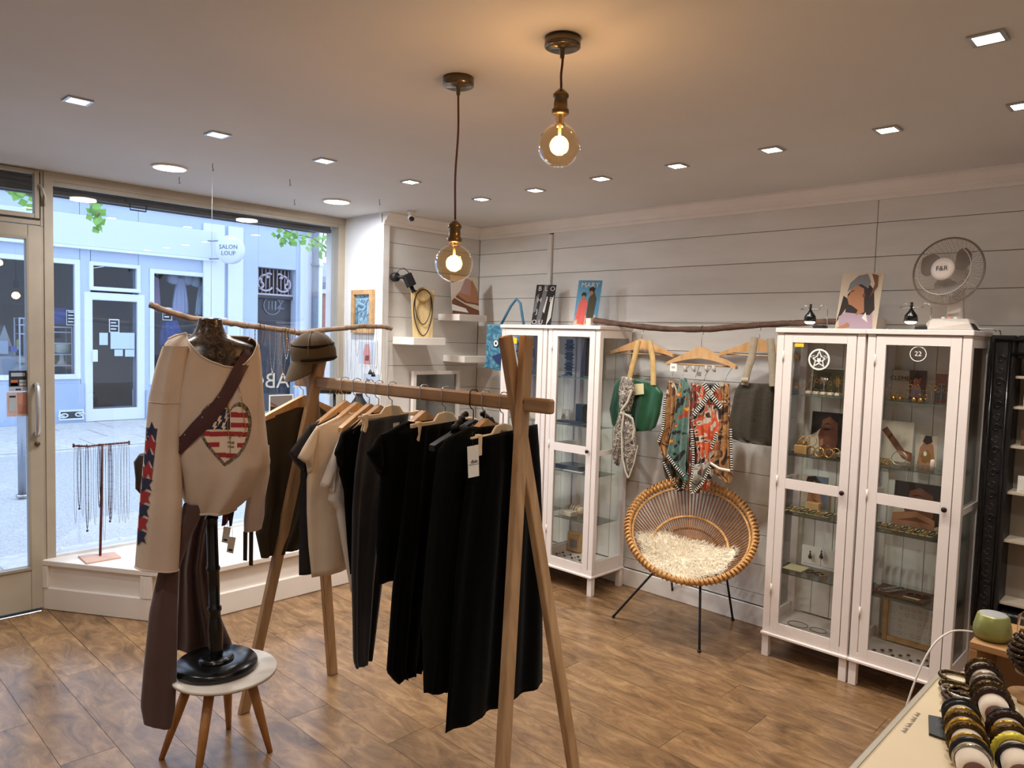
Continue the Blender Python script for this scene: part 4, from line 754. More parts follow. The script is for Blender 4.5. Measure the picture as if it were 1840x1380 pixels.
for i in range(88):    # cane loops wound round the rim
    a = 2*pi*(i+.5)/88; da = .038; r_ = .028
    back = max(0, -cos(a)) ; h = .026+.022*back
    pts = [rim(a-da*.5, .955, -.004), rim(a-da*.4, 1.0, h), rim(a, 1.0+.055*(1-.5*back), h*.55), rim(a+da*.4, 1.0+.03, -.012), rim(a+da*.5, .975, -.018)]
    obj('cane_loop', MB().tube(pts, .0062 if back < .3 else .0052, 6), rat, t)
def leg(top, foot):
    l = obj('leg', MB().tube([top, foot], .0065, 8), black_matte, t); obj('foot_cap', MB().tube([foot+(top-foot)*.022, foot], .010, 8), black_gloss, l)
ring_c = cc + nax*dep(.3) - nax*.02; hz = .27
feet = [Vector((-2.452,3.44,.004)), Vector((-1.862,3.388,.004)), Vector((-1.955,3.93,.004)), onz(1209,1073,.004)]
tops = [rim(1.75*pi, .62, dep(.62)-.015), rim(.08*pi, .62, dep(.62)-.015), rim(.62*pi, .62, dep(.62)-.015), rim(1.3*pi, .5, dep(.5)-.015)]
tops = [rim(a_, .55, dep(.55)-.012) for a_ in (-.95, .35, 1.9, 3.9)]
for a, b in zip(tops, feet): leg(a, b)
obj('under_frame', MB().tube([rim(2*pi*i/36, .5, dep(.5)-.014) for i in range(36)], .006, 8, closed=True), black_matte, t)
# fur
fur_m = mat('fur_cream', (228,214,188), .9, sheen=.5, var=.06, scale=30)
fc = rim(.15, .15, dep(.2)+.05)
def furp(r_, a): 
    k = r_/.24; u0 = .05; q = cc + uax*(-RR*.24) + wax*(-.035) + uax*(r_*1.02*sin(a))*.80 + wax*(r_*1.04*cos(a)); 
    v = q-cc; kk = min(.97, sqrt((v.dot(uax)/RR)**2+(v.dot(wax)/RW)**2)); return q + nax*(dep(kk)+.012+.05*max(0, 1-k**2)+.008*sin(5*a)*k)
rows = [[furp(.235*i/9*(1+.10*sin(3*a_+1)+.06*sin(7*a_)), a_) for a_ in [2*pi*j/40 for j in range(40)]] for i in range(10)]
fo = obj('sheepskin', MB().grid(rows, True), fur_m, None, fix=False); tag(fo, 'cream long-haired sheepskin lying in the rattan chair', 'sheepskin')
mb = MB(); random.seed(11)
for k in range(5200):
    r_ = .24*sqrt(random.random()); a = random.random()*2*pi; r2 = r_*(1+.10*sin(3*a+1)+.06*sin(7*a)); p = furp(r2, a)-nax*.003; out = (furp(r2+.02, a)-p).normalized()
    d = (nax*random.uniform(.2,.8)+out*random.uniform(.5,1.1)+Vector([random.uniform(-.5,.5) for _ in range(3)])+Vector((0,0,-.25))).normalized(); L_ = random.uniform(.022,.045); s_ = d.cross(nax)
    s_ = (s_.normalized() if s_.length > .01 else wax)*.0013; m_ = p+d*L_*.55+nax*.004; e_ = p+d*L_+Vector((0,0,-.008)); mb.add([p-s_, p+s_, m_+s_*.8, m_-s_*.8, e_], [(0,1,2,3),(3,2,4)])
fh = obj('fur_hair', mb, fur_m, fo, fix=False); fh['kind'] = 'stuff'
random.seed(5)
# ================================================================== BRANCH ON THE WALL WITH HANGERS
bark = mat('bark', (92,66,52), .75, var=.35, scale=22, bump=.5)
BYb = 3.80
def branch(pts, r0, r1, name, lab, m, n=40):
    P = [Vector(p) for p in pts]; Q_ = []
    for i in range(len(P)-1):
        for k in range(6): Q_.append(P[i].lerp(P[i+1], k/6)+Vector([random.uniform(-.002,.002) for _ in range(3)]))
    Q_.append(P[-1]); rs = [(r0+(r1-r0)*i/(len(Q_)-1))*random.uniform(.88,1.12) for i in range(len(Q_))]
    o = thing(name, lab, 'branch', (P[0]+P[-1])/2-Vector((0,0,r0))); obj('stem', MB().tube(Q_, rs, 10), m, o)
    kn = MB(); 
    for k in (.2,.45,.72): i = int(k*(len(Q_)-1)); kn.ball(Q_[i]+Vector((0,0,rs[i]*.6)), r0*.55, 8)
    kk = obj('knots', kn, m, o); kk['kind'] = 'stuff'; return o, Q_
bpx = [(1068,576),(1120,583),(1190,591),(1262,592),(1340,586),(1420,581),(1500,577),(1566,578)]
br, BQ = branch([ony(*p, BYb) for p in bpx], .0175, .015, 'hanging_branch', 'dark peeled branch used as a clothes rail between the white cabinets', bark)
for k, px in enumerate((1058, 1560)):
    p = ony(px, 575, BYb); w_ = obj('branch_bracket', MB().box((p.x-.012, BYb-.02, p.z-.05 if k == 0 else CT), (p.x+.03, BY-.003, p.z+.012)), cab_paint, br, bevel=.003)
obj('wire', MB().tube([ony(1165,579,3.965), ony(1420,578,3.965)], .0012, 4), steel, br)
def hanger(o, ex, w_=.42, drop=.10, hh=.075, lab='', bar=True, mt=None, hookm=None, thick=.013, up=.0, parent_n='clothes_hanger', grp='wooden hangers', clips=None, text=None, flat=False):
    """o = point where the hook sits on the rail; ex = shoulder direction"""
    mt = mt or hanger_wood; hookm = hookm or steel; ex = Vector(ex).normalized(); n = Vector((ex.y, -ex.x, 0)); o = Vector(o); rr = .019+up
    t = thing(parent_n, lab, 'hanger', o-Vector((0,0,hh+drop)), grp)
    hk = [o+n*(rr*cos(a))+Vector((0,0,rr*sin(a)+.0)) for a in [pi*(-.15+1.15*i/12) for i in range(13)]]
    hk = [o+n*rr*cos(a)+Vector((0,0,rr*sin(a)-.002)) for a in [pi*i/10 for i in range(11)]]; hv = ex if flat else n
    if flat: hk = [o+ex*(.0195*cos(a))+Vector((0,0,.012*sin(a)-.004)) for a in [pi*i/10 for i in range(11)]]; hk = [o+ex*.0195+Vector((0,0,-.034))]+hk+[o-ex*.0195+Vector((0,0,-.045)), o-ex*.012+Vector((0,0,-.056)), o+Vector((0,0,-.062)), o+Vector((0,0,-hh))]
    else: hk = hk + [o-n*rr+Vector((0,0,-.02-up)), o-n*.004+Vector((0,0,-.036-up)), o+Vector((0,0,-.05-up)), o+Vector((0,0,-hh))]
    obj('hook', MB().tube(hk, .0019, 6), hookm, t)
    c = o+Vector((0,0,-hh)); mb = MB()
    prof = []
    for s in range(-12, 13):
        u = s/12; z = -drop*(abs(u)**1.05)+.0 ; hgt = .050*(1-abs(u))**1.6+.019; prof.append((u*w_/2, z, hgt))
    topv = [c+ex*a+Vector((0,0,z)) for a, z, h in prof]; botv = [c+ex*a+Vector((0,0,z-h)) for a, z, h in prof]
    if clips is None:
        for i in range(24):
            A, B, C_, D = topv[i], topv[i+1], botv[i+1], botv[i]; f1 = [q+n*thick for q in (A,B,C_,D)]; f0 = [q-n*thick for q in (A,B,C_,D)]
            mb.add(f0+f1, [(0,1,2,3),(7,6,5,4),(0,4,5,1),(3,2,6,7)]+([(0,3,7,4)] if i == 0 else [])+([(1,5,6,2)] if i == 23 else []))
        obj('hanger_body', mb, mt, t)
        if bar: obj('trouser_bar', MB().tube([c+ex*(-w_/2*.82)+Vector((0,0,-drop*.95-.012)), c+ex*(w_/2*.82)+Vector((0,0,-drop*.95-.012))], .0045, 8), mt, t)
    else:
        pz = -.028; pts = [(-w_/2,pz-.014),(-w_/2,pz),(-.055,pz+.004),(-.035,.0),(.0,.006),(.035,.0),(.055,pz+.004),(w_/2,pz),(w_/2,pz-.014),(.05,pz-.012),(0,pz-.008),(-.05,pz-.012)]
        obj('hanger_body', MB().prism([c+ex*a+Vector((0,0,z))-n*.005 for a, z in pts], n*.01), mt, t, bevel=.002)
        for s in (-1, 1):
            q = c+ex*s*clips+Vector((0,0,pz-.006)); obj('clip', MB().prism([q+ex*a+Vector((0,0,z))-n*.010 for a, z in ((-.009,.012),(.009,.012),(.008,-.03),(.014,-.048),(.008,-.055),(-.008,-.055),(-.014,-.048),(-.008,-.03))], n*.02), mt, t, bevel=.002)
    if text:
        mb = MB(); text_mb(mb, text, .021, c+Vector((0,0,-.022))+ (n if n.dot(EYE-c) > 0 else -n)*(.0065 if clips is not None else thick+.001), ex if (n.dot(EYE-c) > 0) == (ex.cross(Vector((0,0,1))).dot(n) > 0) else -ex, (0,0,1)); 
        obj('lettering', mb, mat('hanger_text', (70,40,36), .5), t)
    return t, c
def bq(px): return min(BQ, key=lambda p: abs(p.x-ony(px, 585, BYb).x))
hL = bq(1157); hM = bq(1259); hR = bq(1366)
t1, c1 = hanger(hL+Vector((0,0,.002)), (1,.05,0), .44, .085, .075, 'wooden hanger on the wall branch carrying the green bag')
t2, c2 = hanger(hM+Vector((0,0,.002)), (1,-.06,0), .46, .10, .10, 'wooden hanger in the middle of the wall branch, carrying the scarves')
t3, c3 = hanger(hR+Vector((0,0,.002)), (1,.08,0), .44, .085, .075, 'wooden hanger on the wall branch carrying the olive bag')
# ---- cloth helper: a hanging sheet with folds, closed, rows from top to bottom
def hang(rows, n, th, folds=5, amp=.008, seed=0, nx=26, jag=0.0, ny=26, end=.35, grow=0.0):
    """rows: (z, left point, right point) top to bottom (3-D points on the garment plane); n = plane normal; th half thickness"""
    rnd = random.Random(seed); n = Vector(n).normalized(); ph = rnd.random()*6; mb = MB()
    K = len(rows)-1; F_ = []; B_ = []
    for j in range(ny+1):
        s = j/ny*K; i = min(int(s), K-1); f = s-i; L_ = Vector(rows[i][0]).lerp(Vector(rows[i+1][0]), f); R_ = Vector(rows[i][1]).lerp(Vector(rows[i+1][1]), f); v = j/ny; fr = []; bk = []
        for k in range(nx+1):
            u = k/nx; p = L_.lerp(R_, u); e = (max(0, sin(pi*u))**end); g = amp*(grow+(1-grow)*1)*(min(1, .25+v*1.2))
            d = g*(sin(u*folds*2*pi+ph+1.1*sin(v*3+ph))+.5*sin(u*folds*3.7*pi+ph*2+v*2))*e
            if j == ny and jag: p = p+Vector((0,0,jag*(sin(u*folds*2*pi+ph)+.6*sin(u*folds*5+ph))))
            fr.append(p+n*(th*e*(.75+.25*sin(v*pi))+d)); bk.append(p+n*(-th*e*(.75+.25*sin(v*pi))+d))
        F_.append(fr+bk[1:-1][::-1])
    mb.grid(F_, True); m_ = len(F_[0]); 
    for r_, fl in ((0, False), (ny, True)):
        b0 = r_*m_
        idx = list(range(b0, b0+m_)); 
        for k in range(nx//1-0):
            a = b0+k; b = b0+k+1; c = b0+(m_-k-1) % m_ if k+1 < nx else None; d = b0+(m_-k) % m_
            f = [a, b, b0+(m_-1-k), b0+(m_-k) % m_] if k < nx-1 else [a, b, b0+(m_-k) % m_]
            f = list(dict.fromkeys(f)); 
            if len(f) > 2: mb.f.append(f); mb.m.append(mb.k); mb.sm.append(True)
    return mb
def wp(px, py, y): return ony(px, py, y)
cloth_n = (.25,-1,0)
# green bag
yb = 3.765; gm = mat('green_satin', (18,74,44), .38, var=.3, scale=5, sheen=.3, bump=.1, bscale=30); strap_m = mat('straw_strap', (206,170,110), .7, var=.1, scale=30)
t = thing('green_bag', 'green satin shoulder bag with beige straps on the left wall hanger', 'bag', wp(1145, 772, yb))
obj('bag_body', hang([(wp(1118,676,yb), wp(1178,688,yb)), (wp(1104,690,yb), wp(1192,706,yb)), (wp(1095,735,yb), wp(1186,745,yb)), (wp(1100,764,yb), wp(1178,768,yb)), (wp(1128,776,yb), wp(1168,774,yb))], (0,-1,0), .03, 3, .012, 3), gm, t)
def strap(pts, w_, y, m, par, nm='strap', th=.003):
    P = [wp(px, py, y) for px, py in pts]; mb = MB()
    rows = []; 
    for i, p in enumerate(P):
        d = (P[min(i+1, len(P)-1)]-P[max(0, i-1)]).normalized(); s_ = d.cross(Vector((0,1,0))).normalized(); rows.append([p-s_*w_/2+Vector((0,-th,0)), p+s_*w_/2+Vector((0,-th,0)), p+s_*w_/2+Vector((0,th,0)), p-s_*w_/2+Vector((0,th,0))])
    mb.grid(rows, True); return obj(nm, mb, m, par)
strap([(1147,612),(1141,640),(1132,675),(1128,690)], .035, yb-.02, strap_m, t); strap([(1167,612),(1173,645),(1174,675),(1174,692)], .035, yb-.02, strap_m, t)
obj('bag_label', MB().prism([wp(1140,690,yb-.045), wp(1156,689,yb-.045), wp(1157,708,yb-.045), wp(1141,710,yb-.045)], (0,.003,0)), mat('tag_cream', (206,196,150), .6), t)
# patterned scarf tied on the green bag
def scarfmat(name, cols, sc_=18, dist=1.5):
    if name in MATS: return MATS[name]
    m = bpy.data.materials.new(name); m.use_nodes = True; N = m.node_tree.nodes; L = m.node_tree.links; b = N['Principled BSDF']; b.inputs['Roughness'].default_value = .5; b.inputs['Sheen Weight'].default_value = .2
    tc = N.new('ShaderNodeTexCoord'); no = N.new('ShaderNodeTexNoise'); no.inputs['Scale'].default_value = sc_; no.inputs['Detail'].default_value = 1.5; no.inputs['Distortion'].default_value = dist; L.new(tc.outputs['Object'], no.inputs['Vector'])
    cr = N.new('ShaderNodeValToRGB'); cr.color_ramp.interpolation = 'CONSTANT'; L.new(no.outputs['Fac'], cr.inputs['Fac']); e = cr.color_ramp.elements; K = len(cols)
    e[0].position = 0; e[0].color = (*srgb(cols[0]), 1); e[1].position = .34+.34*(K-1)/K; e[1].color = (*srgb(cols[-1]), 1)
    for i in range(1, K-1): q = e.new(.34+.34*i/K); q.color = (*srgb(cols[i]), 1)
    L.new(cr.outputs[0], b.inputs['Base Color']); MATS[name] = m; return m
sc_grey = scarfmat('scarf_grey_print', [(66,58,52),(122,112,98),(96,66,72),(196,188,168),(104,92,76),(70,60,50)], 34); sc_teal = scarfmat('scarf_teal_print', [(36,34,30),(86,118,108),(100,134,122),(92,124,114),(176,72,40),(222,170,60)], 9)
sc_red = scarfmat('scarf_red_print', [(40,30,26),(196,182,160),(186,74,40),(204,96,54),(196,186,170),(60,44,36)], 9); sc_tan = scarfmat('scarf_tan_print', [(60,36,24),(150,104,62),(176,132,82),(160,112,66),(86,48,30),(206,186,150)], 10)
sc_dark = scarfmat('scarf_dark_print', [(28,24,22),(60,54,44),(92,84,66),(40,36,32),(74,78,62),(120,66,40)], 9); silver_s = mat('scarf_border_silver', (176,168,146), .4, sheen=.3); stripe_b = mat('scarf_border_black', (24,22,22), .5); stripe_w = mat('scarf_border_white', (226,218,200), .5)
ys = 3.70
t = thing('grey_scarf', 'grey and plum print silk scarf knotted on the strap of the green bag', 'scarf', wp(1122, 860, ys))
obj('scarf_fold', hang([(wp(1117,676,ys), wp(1137,680,ys)), (wp(1112,700,ys), wp(1142,706,ys)), (wp(1112,730,ys), wp(1132,742,ys))], (0,-1,0), .018, 2, .006, 5), sc_grey, t)
obj('knot', MB().ball(wp(1119,742,ys-.01), .02, 12, (1,.8,.9)), silver_s, t)
obj('scarf_fold', hang([(wp(1112,742,ys), wp(1124,746,ys)), (wp(1104,770,ys), wp(1120,780,ys)), (wp(1100,815,ys), wp(1116,820,ys)), (wp(1104,832,ys), wp(1112,838,ys))], (0,-1,0), .008, 2, .005, 6), sc_grey, t)
obj('scarf_fold', hang([(wp(1118,742,ys-.02), wp(1134,745,ys-.02)), (wp(1120,780,ys-.02), wp(1142,770,ys-.02)), (wp(1118,830,ys-.02), wp(1144,815,ys-.02)), (wp(1127,856,ys-.02), wp(1134,852,ys-.02))], (0,-1,0), .008, 3, .006, 8), sc_grey, t)
def ribbon(pts, w_, y, m, par, nm='border', dy=0): return strap(pts, w_, y+dy, m, par, nm, .0012)
ribbon([(1121,742),(1117,775),(1118,820),(1124,848),(1129,859)], .012, ys-.034, silver_s, t); ribbon([(1136,700),(1128,722),(1116,738)], .016, ys-.026, silver_s, t); ribbon([(1122,744),(1136,752),(1140,772),(1136,790)], .014, ys-.036, silver_s, t); ribbon([(1146,800),(1140,830),(1130,858)], .007, ys-.034, silver_s, t)
# scarves on the middle hanger
def hscarf(nm, lab, L_, m, y, folds, seed, borders=(), clip=None, amp=.012):
    t = thing(nm, lab, 'scarf', wp(*L_[-1][0], y), 'printed scarves on the middle hanger')
    obj('cloth', hang([(wp(*a, y), wp(*b, y)) for a, b in L_], (0,-1,0), .008, folds, amp, seed, nx=30), m, t)
    for pts, w_, bm in borders:
        w_ *= 1.45; o = ribbon(pts, w_, y-.028, bm, t)
        if bm is stripe_b:
            mb = MB(); P_ = [wp(px, py, y-.0305) for px, py in pts]
            for i in range(len(P_)-1):
                d = P_[i+1]-P_[i]; Ln = d.length; d.normalize(); s_ = d.cross(Vector((0,1,0))).normalized(); k = 0
                while k*.013 < Ln-.004:
                    q = P_[i]+d*(k*.013+.002); mb.add([q-s_*w_*.5, q+s_*w_*.5, q+s_*w_*.5+d*.005, q-s_*w_*.5+d*.005], [(0,1,2,3)]); k += 1
            b_ = obj('border_stripes', mb, stripe_w, t, fix=False); b_['kind'] = 'stuff'
    if clip: 
        cpt = wp(*clip, y); zt = c2.z-.115
        obj('hanging_loop', MB().tube([cpt+Vector((0,0,-.004)), cpt+Vector((.004,0,.012)), cpt+Vector((0,.01,.02)), Vector((cpt.x, c2.y, zt))], .0016, 5), steel, t)
    return t
# shapes back to front
hscarf('scarf', 'tan and rust print scarf, leftmost on the middle hanger with hanging folded corner', [((1202,684),(1210,686)), ((1198,700),(1218,702)), ((1192,760),(1216,770)), ((1180,790),(1214,812)), ((1190,815),(1208,838))], sc_tan, 3.765, 3, 21, [(((1195,712),(1191,770),(1183,794)), .012, stripe_b)], (1206,682))
hscarf('scarf', 'dark brown edged scarf hanging behind at the lower left of the scarves', [((1206,688),(1222,690)), ((1202,760),(1232,760)), ((1190,830),(1236,840)), ((1196,858),(1232,876)), ((1212,876),(1224,884))], sc_dark, 3.78, 3, 22, [(((1192,830),(1205,858),(1221,882)), .011, stripe_b), (((1236,850),(1226,880)), .011, stripe_b)])
hscarf('scarf', 'teal print scarf with sunset motif and black striped lower edge', [((1222,678),(1234,680)), ((1218,700),(1240,700)), ((1212,750),(1236,760)), ((1202,800),(1234,810)), ((1198,818),(1232,850)), ((1226,862),(1236,866))], sc_teal, 3.735, 3, 23, [(((1199,818),(1214,838),(1230,856)), .014, stripe_b)], (1227,674))
hscarf('scarf', 'narrow rust brown scarf right of the teal scarf', [((1242,688),(1256,689)), ((1240,720),(1258,722)), ((1238,780),(1262,790)), ((1236,850),(1262,858)), ((1240,880),(1256,888))], scarfmat('scarf_rust_print', [(70,30,20),(120,48,30),(160,60,34),(60,50,40),(190,178,150),(90,40,26)], 14), 3.755, 2, 24, [(((1243,770),(1246,820),(1243,872)), .012, stripe_b)], (1248,684))
hscarf('scarf', 'orange and white print scarf with crossed black and white striped borders', [((1262,688),(1292,690)), ((1256,710),(1296,712)), ((1244,755),(1294,760)), ((1252,800),(1290,805)), ((1256,850),(1282,852)), ((1262,876),(1272,882))], sc_red, 3.725, 4, 25, [(((1290,690),(1272,712),(1246,746)), .018, stripe_b), (((1264,688),(1276,708),(1296,732)), .018, stripe_b), (((1288,776),(1280,800),(1278,806)), .011, stripe_b)], (1265,682))
hscarf('scarf', 'grey diamond scarf point with striped border at the lower middle of the scarves', [((1248,835),(1274,830)), ((1242,858),(1270,860)), ((1242,884),(1246,886))], scarfmat('scarf_stone_print', [(90,84,76),(168,158,144),(150,142,130),(176,168,156),(60,56,52),(180,172,160)], 10), 3.71, 2, 26, [(((1244,850),(1240,872),(1243,886)), .01, stripe_b), (((1276,838),(1262,868),(1245,886)), .011, stripe_b)])
hscarf('scarf', 'tan scarf with swirl print, rightmost on the middle hanger', [((1298,688),(1310,690)), ((1294,712),(1312,712)), ((1290,760),(1312,765)), ((1280,795),(1314,800)), ((1274,830),(1316,838)), ((1284,852),(1316,862)), ((1306,866),(1312,870))], sc_tan, 3.735, 3, 27, [(((1313,770),(1314,820),(1315,845)), .01, stripe_b), (((1276,832),(1292,842),(1312,846)), .010, stripe_w)], (1304,682))
for i, (px, py, m_, lab) in enumerate(((1210,660,paper,'left, with small print'), (1296,690,silver_s,'right, silvery'), (1256,672,mat('cord_grey', (120,112,104), .7),'middle, grey'))):
    p = wp(px, py, 3.72); s_ = .022 if i == 0 else .012
    o = obj('price_tag', MB().prism([p+Vector((-s_,0,-s_)), p+Vector((s_,.002,-s_*1.05)), p+Vector((s_*.95,.002,s_)), p+Vector((-s_*.95,0,s_*1.05))], (0,.002,0)), m_); tag(o, 'small square paper tag above the scarves, '+lab, 'tag')
    if i == 0:
        mb = MB()
        for k in range(3): mb.box((p.x-.012, p.y-.0012, p.z+.004-k*.004), (p.x+.010, p.y-.0004, p.z+.0055-k*.004))
        x = obj('print_lines', mb, hair); x.parent = o; x.matrix_parent_inverse = Matrix.Translation(-o.location); x['kind'] = 'stuff'
for i, px in enumerate((1232, 1247, 1270, 1283)):
    p = wp(px, 664, 3.745); o = obj('hanging_tab', MB().tube([p+Vector((-.006,0,.022)), p+Vector((-.002,.0,0)), p+Vector((.008,0,-.012))], [.008,.012,.005], 8), mat('tab_satin', (176,164,152), .45, sheen=.2)); tag(o, 'pale satin scarf loop over the middle hanger bar, number %d from the left' % (i+1), 'scarf loop', 'satin loops on the middle hanger')
# olive bag
yo = 3.745; om = mat('olive_canvas', (52,44,30), .8, var=.15, scale=9, bump=.25, bscale=60); os_ = mat('linen_strap', (158,144,122), .8, var=.08, scale=40)
t = thing('olive_bag', 'large dark olive shoulder bag with linen straps on the right wall hanger', 'bag', wp(1352, 800, yo))
obj('bag_body', hang([(wp(1330,688,yo), wp(1391,690,yo)), (wp(1322,700,yo), wp(1392,705,yo)), (wp(1312,750,yo), wp(1391,755,yo)), (wp(1310,786,yo), wp(1390,795,yo)), (wp(1330,792,yo), wp(1389,802,yo))], (0,-1,0), .035, 2, .012, 31), om, t)
strap([(1356,606),(1351,640),(1342,670),(1338,692)], .04, yo-.03, os_, t); strap([(1384,608),(1387,640),(1389,670),(1389,694)], .04, yo-.03, os_, t)
strap([(1332,683),(1345,683)], .028, yo-.045, os_, t, 'strap_patch')
# blue tote on the corner of the cabinets
yt = 3.66; bt = scarfmat('tote_blue_print', [(38,92,118),(46,108,136),(52,116,142),(96,156,176),(60,120,146),(40,100,126)], 9, 2.5)
tx = -3.61; t = thing('blue_tote', 'blue water-print tote bag with round eye mark hanging by the left cabinet', 'bag', (tx-.08, 3.72, 1.36)); P_ = lambda px, py: ony(px, py, 3.66)
obj('bag_body', hang([(P_(875,583), P_(912,583)), (P_(874,610), P_(912,612)), (P_(874,645), P_(912,648)), (P_(870,660), P_(912,668))], (0,-1,0), .02, 2, .006, 41), bt, t)
mb = MB().tube([P_(900,584), P_(918,550), P_(928,537), P_(935,545), P_(941,583)], .009, 8); obj('handle', mb, mat('tote_strap', (62,112,140), .5), t)
mb = MB(); c = P_(896,617)+Vector((0,-.028,0)); ring(mb, c, .010, .022, c.y); mb2 = obj('eye_ring', mb, pwht, t, fix=False); mb = MB(); mb.lathe(c+Vector((0,.0008,0)), [(.0002,.0002),(.027,.0)], 24, (0,-1,0)); obj('eye_mark', mb, pblk, t)
obj('printed_shape', MB().prism([P_(889,640)+Vector((0,-.027,0)), P_(905,634)+Vector((0,-.027,0)), P_(904,655)+Vector((0,-.027,0)), P_(896,652)+Vector((0,-.027,0))], (0,.001,0)), mat('tote_navy', (30,46,92), .5), t)
# ================================================================== CLOTHES RACK
RP1 = Vector((-2.742, 1.645, 1.3905)); RP2 = Vector((-1.618, 1.714, 1.3905)); ru = Vector((.998, .061, 0)).normalized(); rn = Vector((-ru.y, ru.x, 0))
t = thing('clothes_rack', 'wooden clothes rack with crossed legs at both ends of its rail', 'clothes rack', (RP1.x/2+RP2.x/2, RP1.y/2+RP2.y/2, 0))
oak_leg = wood('oak_leg', (184,148,108), (148,112,76), .5, (16,16,1.6), 2.2)
def rleg(P, foot, so, top=.215):
    f = Vector((*foot, 0)); d = (P-f); e = P + d*(top/P.z); o_ = ru*so
    n_ = rn; mb = MB().beam(f+o_, e+o_, .045, .028, n_)
    vs = mb.v
    for v in vs[:4]: v.z = 0.0
    obj('leg', mb, oak_leg, t, bevel=.003)
rleg(RP1, (-2.874,1.404), .014, .125); rleg(RP1, (-2.902,1.869), -.015, .125); rleg(RP2, (-1.458,1.491), .014); rleg(RP2, (-1.487,1.955), -.015)
obj('rail', MB().beam(RP1-ru*.125, RP2+ru*.135, .028, .046, rn), wood('oak_rail', (184,148,108), (148,112,76), .5, (1.4,16,16), 2.2), t, bevel=.006)
for P in (RP1, RP2):
    for a, b in ((-.012, .008), (.012, -.006)): obj('bolt', MB().lathe(P+ru*.027+rn*a+Vector((0,0,b)), [(.007,0),(.0065,.002),(.0002,.0025)], 12, ru), mat('bolt_plug', (120,78,44), .5), t)
def GP(px, py, s): return onp(px, py, RP1+ru*s, ru)
def GT(tt, z, s): q = RP1+ru*s+rn*tt; return Vector((q.x, q.y, z))
def railpt(s, dt=0): q = RP1+ru*s; return Vector((q.x, q.y, RP1.z+.024))
def mir(p, s):      # mirror across the rail
    d = (p-RP1).dot(rn); return p-rn*2*d
def join(*ms):
    r = MB()
    for m in ms: r.add(m.v, m.f); r.sm[-len(m.f):] = m.sm
    return r
fab = lambda n_, c, **k: mat('fabric_'+n_, c, .85, var=.08, scale=6, sheen=k.get('sheen', .03 if max(c) < 70 else .15), bump=.15, bscale=220, spec=.25 if max(c) > 40 else .08)
def tee(s, lab, nm, m, neck, sh, tipo, tipi, side, grp='garments on the clothes rack', th=.03, seed=0, folds=3, cat='t-shirt', neck_drop=.0, amp=.010):
    P = lambda q: GP(*q, s); L = [P(q) for q in side]; N_ = P(neck); S = P(sh); to = P(tipo); ti = P(tipi); arm = L[0]
    rows = [(N_, mir(N_, s)), (S.lerp(N_, .4), mir(S.lerp(N_, .4), s)), (S, mir(S, s))] + [(a, mir(a, s)) for a in L]
    body = hang(rows, ru, th, folds, amp, seed, ny=30, end=.45)
    sl = hang([(S+Vector((0,0,.004)), arm-(arm-S)*.1), (S.lerp(to, .5), arm.lerp(ti, .5)), (to, ti)], ru, th*.8, 1, .004, seed+1, nx=12, ny=10)
    slm = hang([(mir(S, s)+Vector((0,0,.004)), mir(arm-(arm-S)*.1, s)), (mir(S.lerp(to, .5), s), mir(arm.lerp(ti, .5), s)), (mir(to, s), mir(ti, s))], ru, th*.8, 1, .004, seed+2, nx=12, ny=10)
    t = thing(nm, lab, cat, GT(0, min(v.z for v in body.v), s), grp)
    obj('body', body, m, t); obj('sleeve', sl, m, t); obj('sleeve', slm, m, t)
    obj('collar', MB().tube([N_+ru*th*.5, N_.lerp(mir(N_, s), .5)+ru*(th+.006)-Vector((0,0,.035)), mir(N_, s)+ru*th*.5], .005, 6), m, t)
    return t
def rh(s, lab, **k): return hanger(railpt(s), rn, k.pop('w_', .27), k.pop('drop', .085), k.pop('hh', .085), lab, flat=True, **k)
ch = mat('hanger_cream', (226,204,170), .45); dkh = mat('hook_black', (30,26,24), .4, .6)
# 1 olive brown shirt at the far end
rh(-.077, 'wooden hanger at the far end of the rail, outside the crossed legs', w_=.40)
m = fab('olive_brown', (62,52,36)); s = -.077; L = [GP(*q, s) for q in ((523,732),(478,745),(474,800),(472,900),(459,958),(469,1003))]
R_ = [GP(*q, s) for q in ((575,730),(612,755),(612,830),(600,900),(575,960),(545,982))]
body = hang(list(zip(L, R_)), ru, .03, 3, .012, 51, ny=30, end=.45); t = thing('olive_shirt', 'dark olive brown shirt on the far end of the rack, outside the crossed legs', 'shirt', GT(0, min(v.z for v in body.v), s), 'garments on the clothes rack'); obj('body', body, m, t)
a = GP(447,955,-.1); b = GP(446,1010,-.1); c = GP(437,955,-.1)
for dx in (0, .026):
    mb = MB().prism([c+rn*dx, c+rn*(dx+.018), c+rn*(dx+.017)+Vector((0,0,-.125-dx)), c+rn*dx+Vector((0,0,-.12-dx))], ru*.003); mb.v = [v+Vector((0,0,0)) for v in mb.v]; obj('belt_end', mb, m, t)
mb = MB().tube([c+rn*.02+Vector((0,0,.0)), c+rn*.05+Vector((0,0,.12)), GP(476,880,-.1)], .004, 6); obj('belt_loop', mb, m, t)
